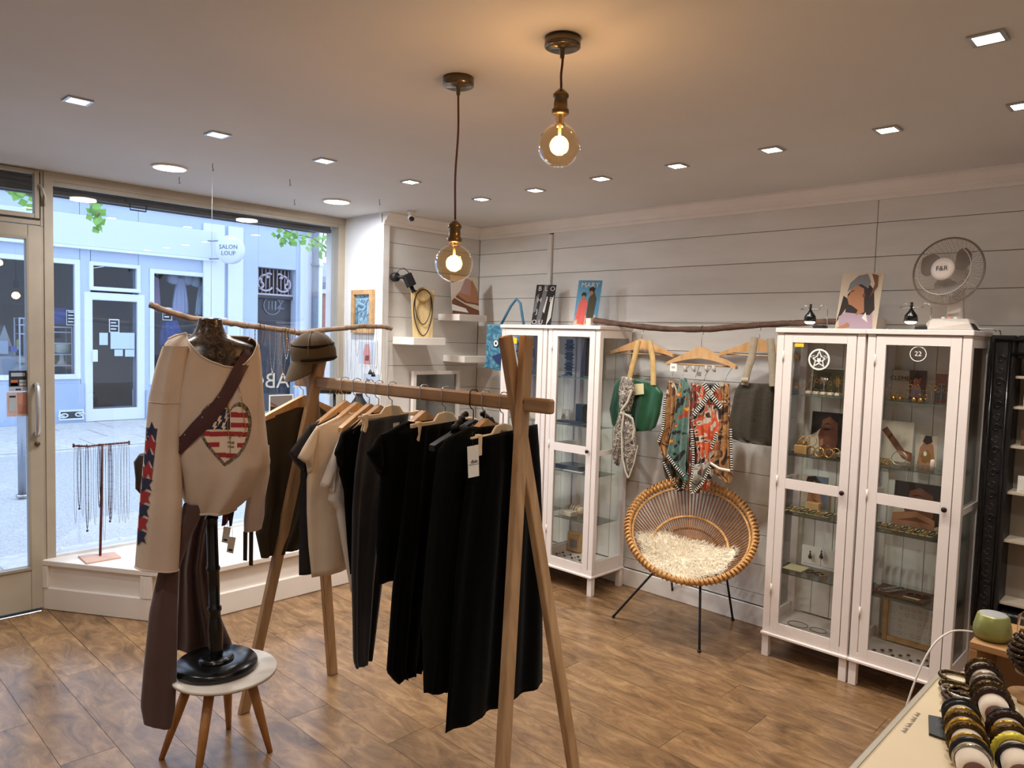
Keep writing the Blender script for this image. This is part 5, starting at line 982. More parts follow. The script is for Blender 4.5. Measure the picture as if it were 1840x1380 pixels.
# 2 charcoal tee, 3 cream tee, 4 white tee
rh(.213, 'first wooden hanger inside the far crossed legs, over the charcoal t-shirt')
tee(.213, 'charcoal t-shirt just inside the far crossed legs of the rack', 'charcoal_shirt', fab('charcoal', (48,44,46)), (603,742), (556,764), (519,813), (545,846), [(540,850),(538,900),(537,980),(537,1034)], seed=3)
rh(.29, 'wooden hanger over the cream t-shirt')
tee(.29, 'cream short-sleeved t-shirt in front of the charcoal one', 'cream_shirt', fab('cream', (226,206,182)), (622,741), (570,766), (535,822), (562,838), [(551,862),(551,920),(554,980),(560,1038)], seed=5)
rh(.368, 'wooden hanger over the white t-shirt')
tee(.368, 'white short-sleeved t-shirt between the cream t-shirt and the black top', 'white_shirt', fab('white', (230,220,210)), (652,752), (614,782), (574,873), (602,878), [(588,898),(603,915),(614,980),(630,1063)], seed=7)
# 5 black top
rh(.425, 'wooden hanger over the black top')
tee(.425, 'black long top right of the white t-shirt', 'black_blouse', fab('black_knit', (3,3,3)), (664,742), (616,776), (605,812), (612,835), [(609,850),(617,880),(624,980),(629,1032)], seed=9, cat='top')
# 6 dark trousers on a clip hanger
rh(.503, 'cream plastic clip hanger holding the charcoal trousers', clips=.125, mt=ch, w_=.31, hh=.085, parent_n='clip_hanger', grp='clip hangers')
s = .503; m = fab('trouser_charcoal', (40,37,38), sheen=.4); L = [GP(*q, s) for q in ((654,757),(645,791),(637,850),(633,910),(631,1028),(635,1189),(640,1202))]; R_ = [GP(*q, s) for q in ((735,742),(728,800),(716,860),(704,920),(688,1028),(671,1160),(668,1182))]
body = hang(list(zip(L, R_)), ru, .022, 2, .008, 61, ny=34); t = thing('charcoal_trousers', 'charcoal trousers hung by the waist, hem lowest left of the gap', 'trousers', GT(0, min(v.z for v in body.v), s), 'garments on the clothes rack'); obj('body', body, m, t)
a = GP(702,763,s)+ru*.035; b = GP(702,755,s); obj('waist_label', MB().prism([GP(695,768,s)+ru*.036, GP(706,766,s)+ru*.036, GP(706,757,s)+ru*.036, GP(695,759,s)+ru*.036], ru*.001), mat('label_grey', (200,194,190), .6), t)
# 7 black tee
rh(.678, 'wooden hanger over the black t-shirt in the middle of the rail')
tee(.678, 'black t-shirt with short sleeves in the middle of the rack', 'black_shirt', fab('black_jersey', (3,3,3)), (728,758), (682,781), (659,812), (681,848), [(683,862),(678,915),(676,980),(678,1050)], seed=11)
# 8 black skirt on clips
rh(.789, 'cream plastic clip hanger in the middle, clip hanging over the black skirt', clips=.125, mt=ch, w_=.32, parent_n='clip_hanger', grp='clip hangers')
s = .789; L = [GP(*q, s) for q in ((742,768),(730,850),(716,980),(705,1053),(694,1207),(712,1228))]; R_ = [GP(*q, s) for q in ((842,752),(840,850),(825,980),(812,1053),(790,1180),(770,1196))]
body = hang(list(zip(L, R_)), ru, .02, 5, .012, 71, jag=.006, ny=34); t = thing('black_skirt', 'long black pleated skirt with uneven hem right of the floor gap', 'skirt', GT(0, min(v.z for v in body.v), s), 'garments on the clothes rack'); obj('body', body, fab('black_skirt', (3,3,3)), t)
# 9 black lace top on a black hanger
hanger(railpt(.925), rn, .38, .07, .095, 'black hanger with black lace straps left of the tagged clip hanger', flat=True, mt=black_matte, hookm=dkh, bar=False)
s = .925; L = [GP(*q, s) for q in ((812,770),(800,800),(790,900),(780,1050))]; R_ = [GP(*q, s) for q in ((885,758),(890,800),(885,900),(880,1050))]
body = hang(list(zip(L, R_)), ru, .014, 4, .008, 81); t = thing('lace_blouse', 'black top with lace straps and ruffled neckline before the black skirt', 'top', GT(0, min(v.z for v in body.v), s), 'garments on the clothes rack'); obj('body', body, fab('black_lace_body', (13,12,13)), t)
for a, b in (((812,772),(838,742)), ((884,760),(866,742))):
    A = GP(*a, s)+ru*.006; B = GP(*b, s); obj('lace_strap', MB().tube([A.lerp(B, k/10)+Vector((0,0,.006*sin(k*2.4)))+ru*.006*sin(k*3) for k in range(11)], [.008+.003*(k % 2) for k in range(11)], 8), black_matte, t)
A = GP(806,768,s)+ru*.02; B = GP(885,762,s)+ru*.02; obj('ruffle', MB().tube([A.lerp(B, k/16)+Vector((0,0,.007*sin(k*2)-.01*sin(pi*k/16))) for k in range(17)], [.009+.003*(k % 2) for k in range(17)], 8), black_matte, t)
# 10 dark green cardigan
rh(.98, 'wooden hanger over the dark green cardigan')
s = .98; m = fab('dark_green', (11,12,8)); L = [GP(*q, s) for q in ((842,768),(800,788),(786,812),(778,870),(774,915),(765,1000),(757,1100),(759,1161),(761,1247))]; R_ = [mir(q, s) for q in L[:3]]+[GP(*q, s) for q in ((930,870),(930,915),(925,1000),(915,1100),(905,1161),(850,1235))]
body = hang(list(zip(L, R_)), ru, .024, 4, .010, 91, ny=34, jag=.004); t = thing('green_cardigan', 'very dark green long cardigan just left of the large black dress', 'cardigan', GT(0, min(v.z for v in body.v), s), 'garments on the clothes rack'); obj('body', body, m, t)
# 11 large black dress on the printed hanger with a tag
th_, ct = rh(1.059, 'cream clip hanger with brown lettering at the near end of the rail', clips=.115, mt=ch, w_=.30, hh=.10, parent_n='clip_hanger', grp='clip hangers', text='dixie')
s = 1.059; L = [GP(*q, s) for q in ((843,790),(840,850),(828,930),(818,1030),(806,1225),(800,1318))]; R_ = [GP(*q, s) for q in ((966,762),(972,850),(974,930),(975,1030),(975,1150),(975,1225))]
body = hang(list(zip(L, R_)), ru, .02, 3, .012, 101, ny=34); t = thing('black_dress', 'large plain black skirt nearest the viewer on the rack, lowest hem', 'skirt', GT(0, min(v.z for v in body.v), s), 'garments on the clothes rack'); obj('body', body, fab('black_crepe', (2,2,2)), t)
q = lambda px, py: onp(px, py, RP1+ru*1.10, ru)
tg = obj('price_tag', MB().prism([q(842,859), q(861,855), q(860,799), q(840,803)], -ru*.0015), paper); tag(tg, 'tall white paper tag with brown word hanging from the near clip hanger', 'tag')
mb = MB(); text_mb(mb, 'dixie', .016, q(852,829)+ru*.001, (q(860,828)-q(842,831)), (0,0,1)); mb.box((0,0,0), (0,0,0)) if False else None
x = obj('lettering', mb, mat('hanger_text', (70,40,36), .5)); x.parent = tg; x.matrix_parent_inverse = Matrix.Translation(-tg.location)
x = obj('tag_string', MB().tube([q(850,802), q(848,788), q(850,776)], .0009, 4), hair); x.parent = tg; x.matrix_parent_inverse = Matrix.Translation(-tg.location)
x = obj('fold_line', MB().prism([q(842,835.5)+ru*.0005, q(860,832.5)+ru*.0005, q(860,833.5)+ru*.0005, q(842,836.5)+ru*.0005], ru*.0004), pgrey); x.parent = tg; x.matrix_parent_inverse = Matrix.Translation(-tg.location)
# cap over the far leg tops
capm = fab('cap_olive', (84,68,46)); capd = fab('cap_under', (34,29,24)); C0 = onp(563, 634, RP1-ru*.0, ru); toC = (Vector((0,0,1.6))-C0); toC.z = 0; toC.normalize(); rs = Vector((-toC.y, toC.x, 0)); rs = rs if rs.dot(Vector((.718,.695,0))) > 0 else -rs
t = thing('cap', 'olive brown cap hung over the far tops of the clothes rack', 'cap', C0-Vector((0,0,.06))); axc = (Vector((0,0,1))*1.0 - rs*.08 + toC*.10).normalized(); Q = Vector((0,0,1)).rotation_difference(axc)
prof = [(.094*cos(a)+.0, .088*sin(a)) for a in [pi/2*i/10 for i in range(11)]]; dome = MB(); rows = []
for r_, h in [(.092,-.03),(.094,-.015)]+prof: rows.append([C0+Q@Vector((r_*(1.0)*cos(x), r_*1.0*sin(x), h+.004*sin(3*x))) for x in [2*pi*k/36 for k in range(36)]])
dome.grid(rows, True); inner = [[p*1 for p in r] for r in rows[:6]]; obj('crown', dome, capm, t, fix=False)
obj('inner_band', MB().grid([[C0+Q@Vector((.088*cos(x), .088*sin(x), h)) for x in [2*pi*k/36 for k in range(36)]] for h in (-.03, .0, .04)], True), capd, t, fix=False)
for k in range(3): x0 = k*pi/3+.3; obj('seam', MB().tube([C0+Q@Vector((.0955*cos(a)*cos(x0), .0955*cos(a)*sin(x0), .0895*sin(a))) for a in [pi*i/16 for i in range(17)]], .0014, 5), mat('seam_light', (128,108,78), .7), t)
fr_ = (-rs*.86 + toC*.5).normalized(); pe = fr_.cross(Vector((0,0,1))).normalized(); rows = []
for i in range(8):
    f = i/7; rows.append([C0+Vector((0,0,-.025)) + fr_*(.085*cos(g*1.05)*(1-.0*f)) + pe*(.088*sin(g*1.05)) + (fr_*.35+Vector((0,0,-.9)))*f*.105*cos(g*1.2)**.6 - fr_*.012*f*g*g for g in [-1+2*j/14 for j in range(15)]])
bt_ = [[p-fr_*.004+Vector((0,0,-.001)) for p in r] for r in rows]; obj('brim', MB().grid(rows), capm, t, fix=False); obj('brim_underside', MB().grid(bt_), capd, t, fix=False)
obj('strap_opening', MB().tube([C0+Q@Vector((.096*cos(x), .096*sin(x), -.018)) for x in [-.9+.15*k-.2 for k in range(13)]], .006, 6), capd, t)
# ================================================================== STOOL, MANNEQUIN
SC = Vector((-2.61, 1.205, 0)); SZ = .335
t = thing('side_table', 'small round white table with four splayed wooden legs under the dress form', 'table', SC)
obj('table_top', MB().lathe(SC+Vector((0,0,SZ-.018)), [(.176,0),(.186,.006),(.188,.014),(.186,.018)], 56), mat('table_white', (232,224,214), .4, var=.04, scale=9), t)
obj('edge_band', MB().lathe(SC+Vector((0,0,SZ-.0205)), [(.168,0),(.1765,.0025),(.1872,.0085),(.1873,.0105)], 56), wood('ply_edge', (150,112,80), (120,86,58), .5, (8,8,2), 8), t)
ft = [(-2.743,1.028), (-2.516,1.342), (-2.781,1.303), (-2.492,1.052)]
for f in ft:
    f = Vector((*f, 0)); tp_ = Vector((SC.x+(f.x-SC.x)*.52, SC.y+(f.y-SC.y)*.52, SZ-.019)); obj('leg', MB().tube([tp_, tp_.lerp(f, .5), f], [.019,.0165,.010], 14), wood('leg_wood', (190,136,78), (150,98,50), .45, (8,8,1), 5), t)
MX = Vector((-2.635, 1.186, 0)); mn = Vector((2.635, -1.186, 0)).normalized(); me_ = Vector((-mn.y, mn.x, 0))
def MP(px, py, d=0.0): return onp(px, py, MX+mn*d, mn)
md = thing('dress_form', 'collage covered dress form on a turned black wooden stand', 'mannequin', (MX.x, MX.y, SZ))
bz = SZ+.001; O = Vector((MX.x, MX.y, 0))
obj('base', MB().lathe(O+Vector((0,0,bz)), [(.138,0),(.146,.006),(.146,.022),(.138,.032),(.06,.034)], 56).lathe(O+Vector((0,0,bz+.033)), [(.062,0),(.062,.006),(.052,.013),(.03,.016)], 40), black_gloss, md)
topz = MP(384, 905).z
pz = lambda py: MP(385, py).z
pole = [(.020, bz+.045),(.027, bz+.058),(.024, pz(1165)),(.027, pz(1140)),(.0275, pz(1128)),(.022, pz(1110)),(.0205, pz(1100)),(.025, pz(1096)),(.025, pz(1090)),(.019, pz(1088)),(.021, pz(1050)),(.0215, pz(1026)),(.0245, pz(1023)),(.0245, pz(1019)),(.0205, pz(1016)),(.020, pz(950)),(.0205, pz(934)),(.023, pz(932)),(.023, pz(928)),(.013, pz(925)),(.012, topz+.08)]
lean = -me_*.03
pl_ = MB(); n_ = 28; vs = []
for r_, z in pole: k = (z-bz)/.9; c = O+lean*k; vs.append([c+Vector((r_*cos(2*pi*j/n_), r_*sin(2*pi*j/n_), z)) for j in range(n_)])
pl_.grid(vs, True); obj('stand_pole', pl_, black_gloss, md, fix=False)
collage = scarfmat('bust_collage', [(30,22,18),(58,42,30),(84,62,44),(40,30,26),(112,84,58),(50,38,32),(30,24,22)], 22, 2.2); collage.node_tree.nodes['Principled BSDF'].inputs['Roughness'].default_value = .25
class Loft:
    """closed loft given by image rows (py, left px, right px, half depth) on the dress form plane"""
    def __init__(s, rows, d=0.0, ex=2.2, fold=0.0, nf=5, ph=0.0):
        s.r = [(MP((l+r)/2, py, d).z, MP(l, py, d), MP(r, py, d), b) for py, l, r, b in rows]; s.r.sort(key=lambda q: -q[0]); s.ex = ex; s.fold = fold; s.nf = nf; s.ph = ph
    def at(s, z):
        R_ = s.r
        if z >= R_[0][0]: q = R_[0]; return q[1], q[2], q[3]
        for i in range(len(R_)-1):
            if R_[i+1][0] <= z: f = (R_[i][0]-z)/(R_[i][0]-R_[i+1][0]); f2 = f; return R_[i][1].lerp(R_[i+1][1], f2), R_[i][2].lerp(R_[i+1][2], f2), R_[i][3]*(1-f)+R_[i+1][3]*f
        q = R_[-1]; return q[1], q[2], q[3]
    def pt(s, th, z, off=0.0):
        L_, R_, b = s.at(z); c = (L_+R_)/2; a = (R_-L_).length/2; ct_, st_ = cos(th), sin(th); e = 2/s.ex
        x = (abs(ct_)**e)*(1 if ct_ > 0 else -1)*(a+off); y = (abs(st_)**e)*(1 if st_ > 0 else -1)*(b+off)
        fo = s.fold*(sin(s.nf*th+s.ph+z*7)+.6*sin(2.3*s.nf*th+z*11))*abs(st_)
        p = c+me_*x+mn*(y+fo); p.z = z; return p
    def front(s, px, py, off=0.0):      # front surface point seen at the pixel
        z = MP(px, py).z; L_, R_, b = s.at(z); c = (L_+R_)/2; a = (R_-L_).length/2; x = max(-.999, min(.999, (MP(px, py)-c).dot(me_)/a)); ct_ = abs(x)**(s.ex/2)*(1 if x > 0 else -1); th = math.acos(ct_)
        return s.pt(th, z, off)
    def mesh(s, z0, top, ny=40, nt=72, tuck=.0):
        rows = []
        for j in range(ny+1):
            rows.append([s.pt(2*pi*k/nt, z0+(top(2*pi*k/nt)-z0)*j/ny) for k in range(nt)])
        return MB().grid(rows, True), rows
bust = Loft([(574,356,399,.036),(585,354,401,.038),(598,349,406,.046),(606,340,416,.055),(613,322,440,.065),(620,306,458,.072),(640,298,464,.085),(700,302,458,.10),(800,320,450,.09),(900,340,430,.07)], 0, 2.1)
zt = bust.r[0][0]; b, _r = bust.mesh(bust.r[-1][0], lambda a: zt, 60); obj('bust', b, collage, md, fix=False)
tp_ = [bust.pt(2*pi*k/40, zt) for k in range(40)]; cen = sum(tp_, Vector())/40; obj('neck_cap', MB().grid([tp_, [p.lerp(cen, .15)+Vector((0,0,.005)) for p in tp_], [p.lerp(cen, .6)+Vector((0,0,.006)) for p in tp_], [p.lerp(cen, .99)+Vector((0,0,.006)) for p in tp_]], True), black_gloss, md, fix=False)
# sweatshirt
sw = fab('sweatshirt_cream', (204,184,166)); sh_l = Loft([(600,322,440,.062),(610,304,459,.078),(618,297,466,.092),(640,288,469,.108),(700,284,473,.13),(760,290,477,.14),(800,300,481,.145),(832,312,486,.145),(850,318,478,.14),(870,323,466,.13),(890,328,452,.115),(905,334,436,.10),(914,340,424,.09)], 0, 2.3, .0085, 5, 1.0)
def top_z(a):
    c = cos(a); fr_ = sin(a)
    ys_ = [(-1.0,612),(-.9,604),(-.75,600),(-.6,606),(-.4,620),(-.2,636),(.0,648),(.2,656),(.4,658),(.6,652),(.8,636),(.92,620),(1.0,612)]
    for i in range(len(ys_)-1):
        if ys_[i+1][0] >= c: f = (c-ys_[i][0])/(ys_[i+1][0]-ys_[i][0]); y = ys_[i][1]*(1-f)+ys_[i+1][1]*f; break
    yb = 604; k = max(0, min(1, fr_*4+.5)); y = yb*(1-k)+y*k if fr_ < .2 else y
    return MP(390, y).z
zl = MP(385, 914).z; b, rws = sh_l.mesh(zl, top_z, 60, 96)
shirt = thing('sweatshirt', 'cream wide-necked sweatshirt with a striped heart print on the dress form', 'sweatshirt', (MX.x, MX.y, zl))
obj('body', b, sw, shirt, fix=False); obj('neck_hem', MB().tube(rws[-1], .0035, 6, closed=True), sw, shirt); obj('bottom_hem', MB().tube(rws[0], .005, 6, closed=True), sw, shirt)
class Sl:
    def __init__(s, rows, d, th, seed=0, amp=.006, folds=2): s.rows = rows; s.d = d; s.th = th; s.seed = seed; s.amp = amp; s.folds = folds
    def lr(s, py):
        R_ = s.rows
        for i in range(len(R_)-1):
            if R_[i+1][0] >= py: f = max(0, (py-R_[i][0])/(R_[i+1][0]-R_[i][0])); return R_[i][1]*(1-f)+R_[i+1][1]*f, R_[i][2]*(1-f)+R_[i+1][2]*f
        return R_[-1][1], R_[-1][2]
    def p(s, u, py, side, off=0.0):
        l, r = s.lr(py); px = l+(r-l)*u; sk = s.rows[-1][3]*(u-.5)*((py-s.rows[0][0])/(s.rows[-1][0]-s.rows[0][0])) if len(s.rows[-1]) > 3 else 0; e = max(0, 1-(2*u-1)**2)**.5
        q = MP(px, py+sk, s.d); return q + mn*(side*(s.th*e+off)+s.amp*e*(sin(u*s.folds*6.28+s.seed+py*.01)+.5*sin(u*15+s.seed)))
    def mesh(s, ny=30, nx=14):
        y0, y1 = s.rows[0][0], s.rows[-1][0]; rows = []
        for j in range(ny+1):
            py = y0+(y1-y0)*j/ny; us = [.5-.5*cos(pi*k/nx) for k in range(nx+1)]; rows.append([s.p(u, py, 1) for u in us]+[s.p(u, py, -1) for u in us[1:-1]][::-1])
        return MB().grid(rows, True), rows
    def front(s, px, py, off=.0): l, r = s.lr(py); return s.p(max(.001, min(.999, (px-l)/(r-l))), py, 1, off)
slL = Sl([(622,292,338),(660,279,334),(720,266,330),(800,260,326),(900,251,328),(1021,242,321,6)], .10, .042, 1.0, .004)
b, rw = slL.mesh(); so_ = obj('sleeve', b, sw, shirt, fix=False); obj('cuff_hem', MB().tube(rw[-1], .003, 6, closed=True), sw, so_)
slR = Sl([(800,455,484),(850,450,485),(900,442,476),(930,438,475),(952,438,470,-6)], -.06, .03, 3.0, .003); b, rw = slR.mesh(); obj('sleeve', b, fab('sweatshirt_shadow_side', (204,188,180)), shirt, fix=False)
obj('shoulder_seam', MB().tube([slL.front(px, 722+(px-266)*.02, .001) for px in range(268, 330, 6)], .0015, 5), sw, shirt)
def spans(poly, y):
    xs = []
    for i in range(len(poly)):
        (x0, y0), (x1, y1) = poly[i], poly[(i+1) % len(poly)]
        if (y0 <= y < y1) or (y1 <= y < y0): xs.append(x0+(y-y0)/(y1-y0)*(x1-x0))
    xs.sort(); return list(zip(xs[::2], xs[1::2]))
def decal(mb, poly, surf, off, clip=None, dy=1.0, dx=4.0):
    y0 = min(p[1] for p in poly); y1 = max(p[1] for p in poly); n_ = max(1, int((y1-y0)/dy))
    for j in range(n_):
        ya = y0+(y1-y0)*j/n_; yb = y0+(y1-y0)*(j+1)/n_; ym = (ya+yb)/2; S_ = spans(poly, ym)
        if clip: C_ = spans(clip, ym); S_ = [(max(a, c), min(b, d)) for a, b in S_ for c, d in C_ if min(b, d) > max(a, c)]
        for a, b in S_:
            k = max(1, int((b-a)/dx)); xs = [a+(b-a)*i/k for i in range(k+1)]
            vs = [surf(x, ya, off) for x in xs]+[surf(x, yb, off) for x in xs]; mb.add(vs, [(i, i+1, k+2+i, k+1+i) for i in range(k)])
heart = [(412,732),(408,722),(401,716),(392,714),(382,717),(372,722),(364,732),(359,746),(359,760),(362,774),(370,788),(380,801),(392,815),(403,827),(416,818),(428,808),(437,796),(443,784),(448,768),(450,752),(448,738),(443,726),(436,719),(428,717),(420,720),(415,726)]
hc = (404, 765); inner = [(hc[0]+(x-hc[0])*.86, hc[1]+(y-hc[1])*.87+1) for x, y in heart]
navy = mat('print_navy', (38,40,72), .7); red = mat('print_red', (158,40,46), .7); pw = mat('print_shirt_white', (226,206,188), .7); leo = scarfmat('leopard_print', [(40,34,26),(60,52,40),(150,136,110),(40,34,28),(176,160,132),(50,42,32)], 110, .6)
for polys, m_, off, nm, cl_ in (([heart], leo, .0012, 'heart_border', None), ([inner], pw, .0020, 'heart_ground', None),
    ([[(350,766),(460,768),(460,776),(350,774)], [(350,784),(394,785),(394,793),(350,792)], [(424,786),(460,787),(460,795),(424,794)], [(350,803),(460,804),(460,812),(350,811)], [(413,734),(460,736),(460,744),(413,743)], [(413,752),(460,753),(460,761),(413,760)]], red, .0028, 'red_stripe', inner), ([[(350,712),(412,712),(412,764),(350,762)]], navy, .0028, 'navy_field', inner)):
    mb = MB()
    for p in polys: decal(mb, p, sh_l.front, off, cl_)
    o = obj(nm, mb, m_, shirt, fix=False)
mb = MB()
for x, y in ((376,744),(390,728),(393,748),(405,744),(382,728),(406,728),(370,758),(385,758),(400,760)):
    decal(mb, [(x,y-8),(x+5,y-8),(x+2,y-1),(x+6,y-1),(x-2,y+9),(x,y+1),(x-3,y+1)], sh_l.front, .0036, inner)
obj('lightning_bolt', mb, pw, shirt, fix=False)['kind'] = 'stuff'
mb = MB(); o_ = sh_l.front(413,790,.004); dx_ = sh_l.front(420,790,.004)-o_; text_mb(mb, 'ONE', .012, sh_l.front(413,786,.004), dx_, (0,0,1)); text_mb(mb, 'TRUE', .010, sh_l.front(413,793,.004), dx_, (0,0,1)); obj('print_lettering', mb, hair, shirt)
# zigzag star band down the sleeve
for i in range(9):
    y = 762+i*23.5; l, r = slL.lr(y+14); l += 1.5; w_ = 21-.6*i; c = l+w_/2; mb = MB(); m_ = navy if i % 2 == 0 else red
    if i < 4: poly = [(c,y-6),(c+5,y+6),(l+w_,y+6),(l+w_-2,y+20),(c+7,y+30),(c,y+16),(l+3,y+32),(l,y+22),(l,y+6),(c-4,y+6)]
    else: poly = [(l,y),(l+w_-8,y+2),(l+w_+2,y+3),(l+w_-4,y+12),(l+w_,y+22),(c,y+20),(l,y+30)]
    decal(mb, poly, slL.front, .0015+.0003*i); obj('sleeve_print', mb, m_, shirt, fix=False)
# drawn neck cord / thin necklace over the shirt
tag(obj('necklace', MB().tube([sh_l.front(x, y, .006) for x, y in ((418,684),(412,700),(407,730),(408,760),(412,790),(411,822))]+[], .0013, 5).tube([sh_l.front(x, y, .006) for x, y in ((424,684),(430,710),(434,742),(438,764),(428,776),(414,770),(411,780))], .0013, 5), gold), 'fine gold chain hanging over the heart print of the sweatshirt', 'necklace')
# cross-body bag
bag = thing('crossbody_bag', 'dark maroon leather bag with wide strap slung across the sweatshirt', 'bag', MP(250, 885, .0)); mar = mat('maroon_leather', (66,30,34), .45, var=.15, scale=20)
cen_ = [(452,612),(442,634),(430,656),(418,680),(405,704),(390,726),(374,744),(356,762),(340,780),(322,800)]; wd = [18,20,22,22,22,24,27,25,23,22]; rowsA = []
for i, (x, y) in enumerate(cen_):
    dx = cen_[min(i+1, 9)][0]-cen_[max(i-1, 0)][0]; dy = cen_[min(i+1, 9)][1]-cen_[max(i-1, 0)][1]; L_ = sqrt(dx*dx+dy*dy); nx_, ny_ = -dy/L_*wd[i]/2, dx/L_*wd[i]/2
    sf = sh_l.front
    rowsA.append([sf(x+nx_*k, y+ny_*k, .006+.003*(1-k*k)) if y > 640 else bust.front(x+nx_*k, max(y+ny_*k, 614), .012) for k in (-1,-.5,0,.5,1)])
obj('strap', MB().grid(rowsA), mar, bag, fix=False)
for x, y in ((392,708),(366,742),(338,772)): p = sh_l.front(x, y, .010); obj('rivet', MB().ball(p, .0032, 8), steel, bag)
bk = [MP(446,616,-.06), MP(400,640,-.12), MP(330,720,-.13), MP(270,810,-.10)]; obj('back_strap', MB().tube([bust.front(450,616,.004), MP(450,610,.0)]+bk, .006, 6), mar, bag)
pb = hang([(MP(250,816,-.02), MP(300,812,-.02)), (MP(240,830,-.02), MP(310,830,-.02)), (MP(243,860,-.02), MP(310,860,-.02)), (MP(243,878,-.02), MP(305,884,-.02)), (MP(254,890,-.02), MP(300,892,-.02))], mn, .035, 2, .012, 5, nx=20, ny=16); obj('pouch', pb, mat('brown_leather', (62,44,36), .4, var=.2, scale=14), bag)
# velvet trousers
vel = mat('brown_velvet', (80,54,50), .8, sheen=.35, var=.12, scale=5)
tr = thing('velvet_trousers', 'dusky brown flared velvet trousers hanging from the dress form behind the stand', 'trousers', (MX.x-.1, MX.y-.1, .12))
l1 = Sl([(905,330,372),(960,310,345),(1020,286,322),(1100,268,319),(1200,258,318),(1270,252,315),(1303,258,308,8)], .065, .026, 2, .0035, 1); b, _ = l1.mesh(40, 18); obj('leg', b, vel, tr, fix=False)
l2 = Sl([(905,340,392),(960,330,378),(1020,322,372),(1080,320,385),(1120,318,402),(1150,316,415),(1168,312,420)], -.16, .02, 4, .012, 3); b, _ = l2.mesh(40, 24); obj('leg', b, vel, tr, fix=False)
# tags and red lining under the sweatshirt
tt = MP(418, 950, -.03)
o = obj('red_garment_tail', hang([(MP(402,905,-.08), MP(420,905,-.08)), (MP(400,925,-.08), MP(417,925,-.08)), (MP(398,945,-.08), MP(406,943,-.08))], mn, .01, 2, .004, 2, nx=10, ny=10), mat('dark_red_cloth', (110,30,38), .7)); tag(o, 'dark red strip of cloth showing under the sweatshirt hem', 'cloth')
o = obj('black_cloth_tail', hang([(MP(409,905,-.07), MP(424,905,-.07)), (MP(411,930,-.07), MP(419,930,-.07)), (MP(412,946,-.07), MP(417,944,-.07))], mn, .01, 2, .004, 3, nx=10, ny=10), black_matte); tag(o, 'black cloth loop hanging under the sweatshirt hem beside the red strip', 'cloth')
for i, (x, y) in enumerate(((406,960),(415,978))):
    q = lambda a, b: MP(a, b, -.05+.01*i); mb = MB().prism([q(x-8,y+14), q(x+4,y+17), q(x+9,y-12), q(x-4,y-14)], -mn*.001); o = obj('swing_tag', mb, paper); tag(o, 'white swing tag below the sweatshirt hem, %s one' % ('upper left', 'lower right')[i], 'tag')
    x2 = obj('barcode', MB().prism([q(x-5,y+11)+mn*.001, q(x+2,y+12.5)+mn*.001, q(x+3,y+9)+mn*.001, q(x-4,y+8)+mn*.001], mn*.0004), hair); x2.parent = o; x2.matrix_parent_inverse = Matrix.Translation(-o.location)
    x2 = obj('tag_string', MB().tube([q(x+3,y-12), q(x+2,y-30)], .0008, 4), paper); x2.parent = o; x2.matrix_parent_inverse = Matrix.Translation(-o.location)
# ================================================================== THINGS IN THE SHOP WINDOW
h1 = onz(382, 294, CH); h2 = onz(682, 358, CH); hd_ = (h2-h1).normalized(); hn = Vector((hd_.y, -hd_.x, 0))
def HP(px, py, d=0.0): return onp(px, py, h1+hn*d, hn)
bark2 = mat('pale_bark', (118,94,74), .75, var=.3, scale=22, bump=.5)
wb, WQ = branch([HP(*p) for p in ((270,548),(300,560),(340,571),(385,577),(430,583),(470,588),(510,593),(541,599),(575,594),(615,590),(655,586),(690,587),(703,590))], .016, .015, 'window_branch', 'pale peeled branch hanging on strings across the shop window', bark2)
for a, b in (((382,300),(379,576)), ((682,364),(690,586))): obj('string', MB().tube([HP(*a), HP(*b)], .0011, 4), mat('string_white', (222,222,222), .6), wb)
def wtop(px): return min(WQ, key=lambda p: abs(p.dot(hd_)-HP(px, 585).dot(hd_)))
silver = mat('silver_chain', (176,172,168), .3, .9); beads = mat('dark_bead', (50,42,40), .35)
cidx = 0
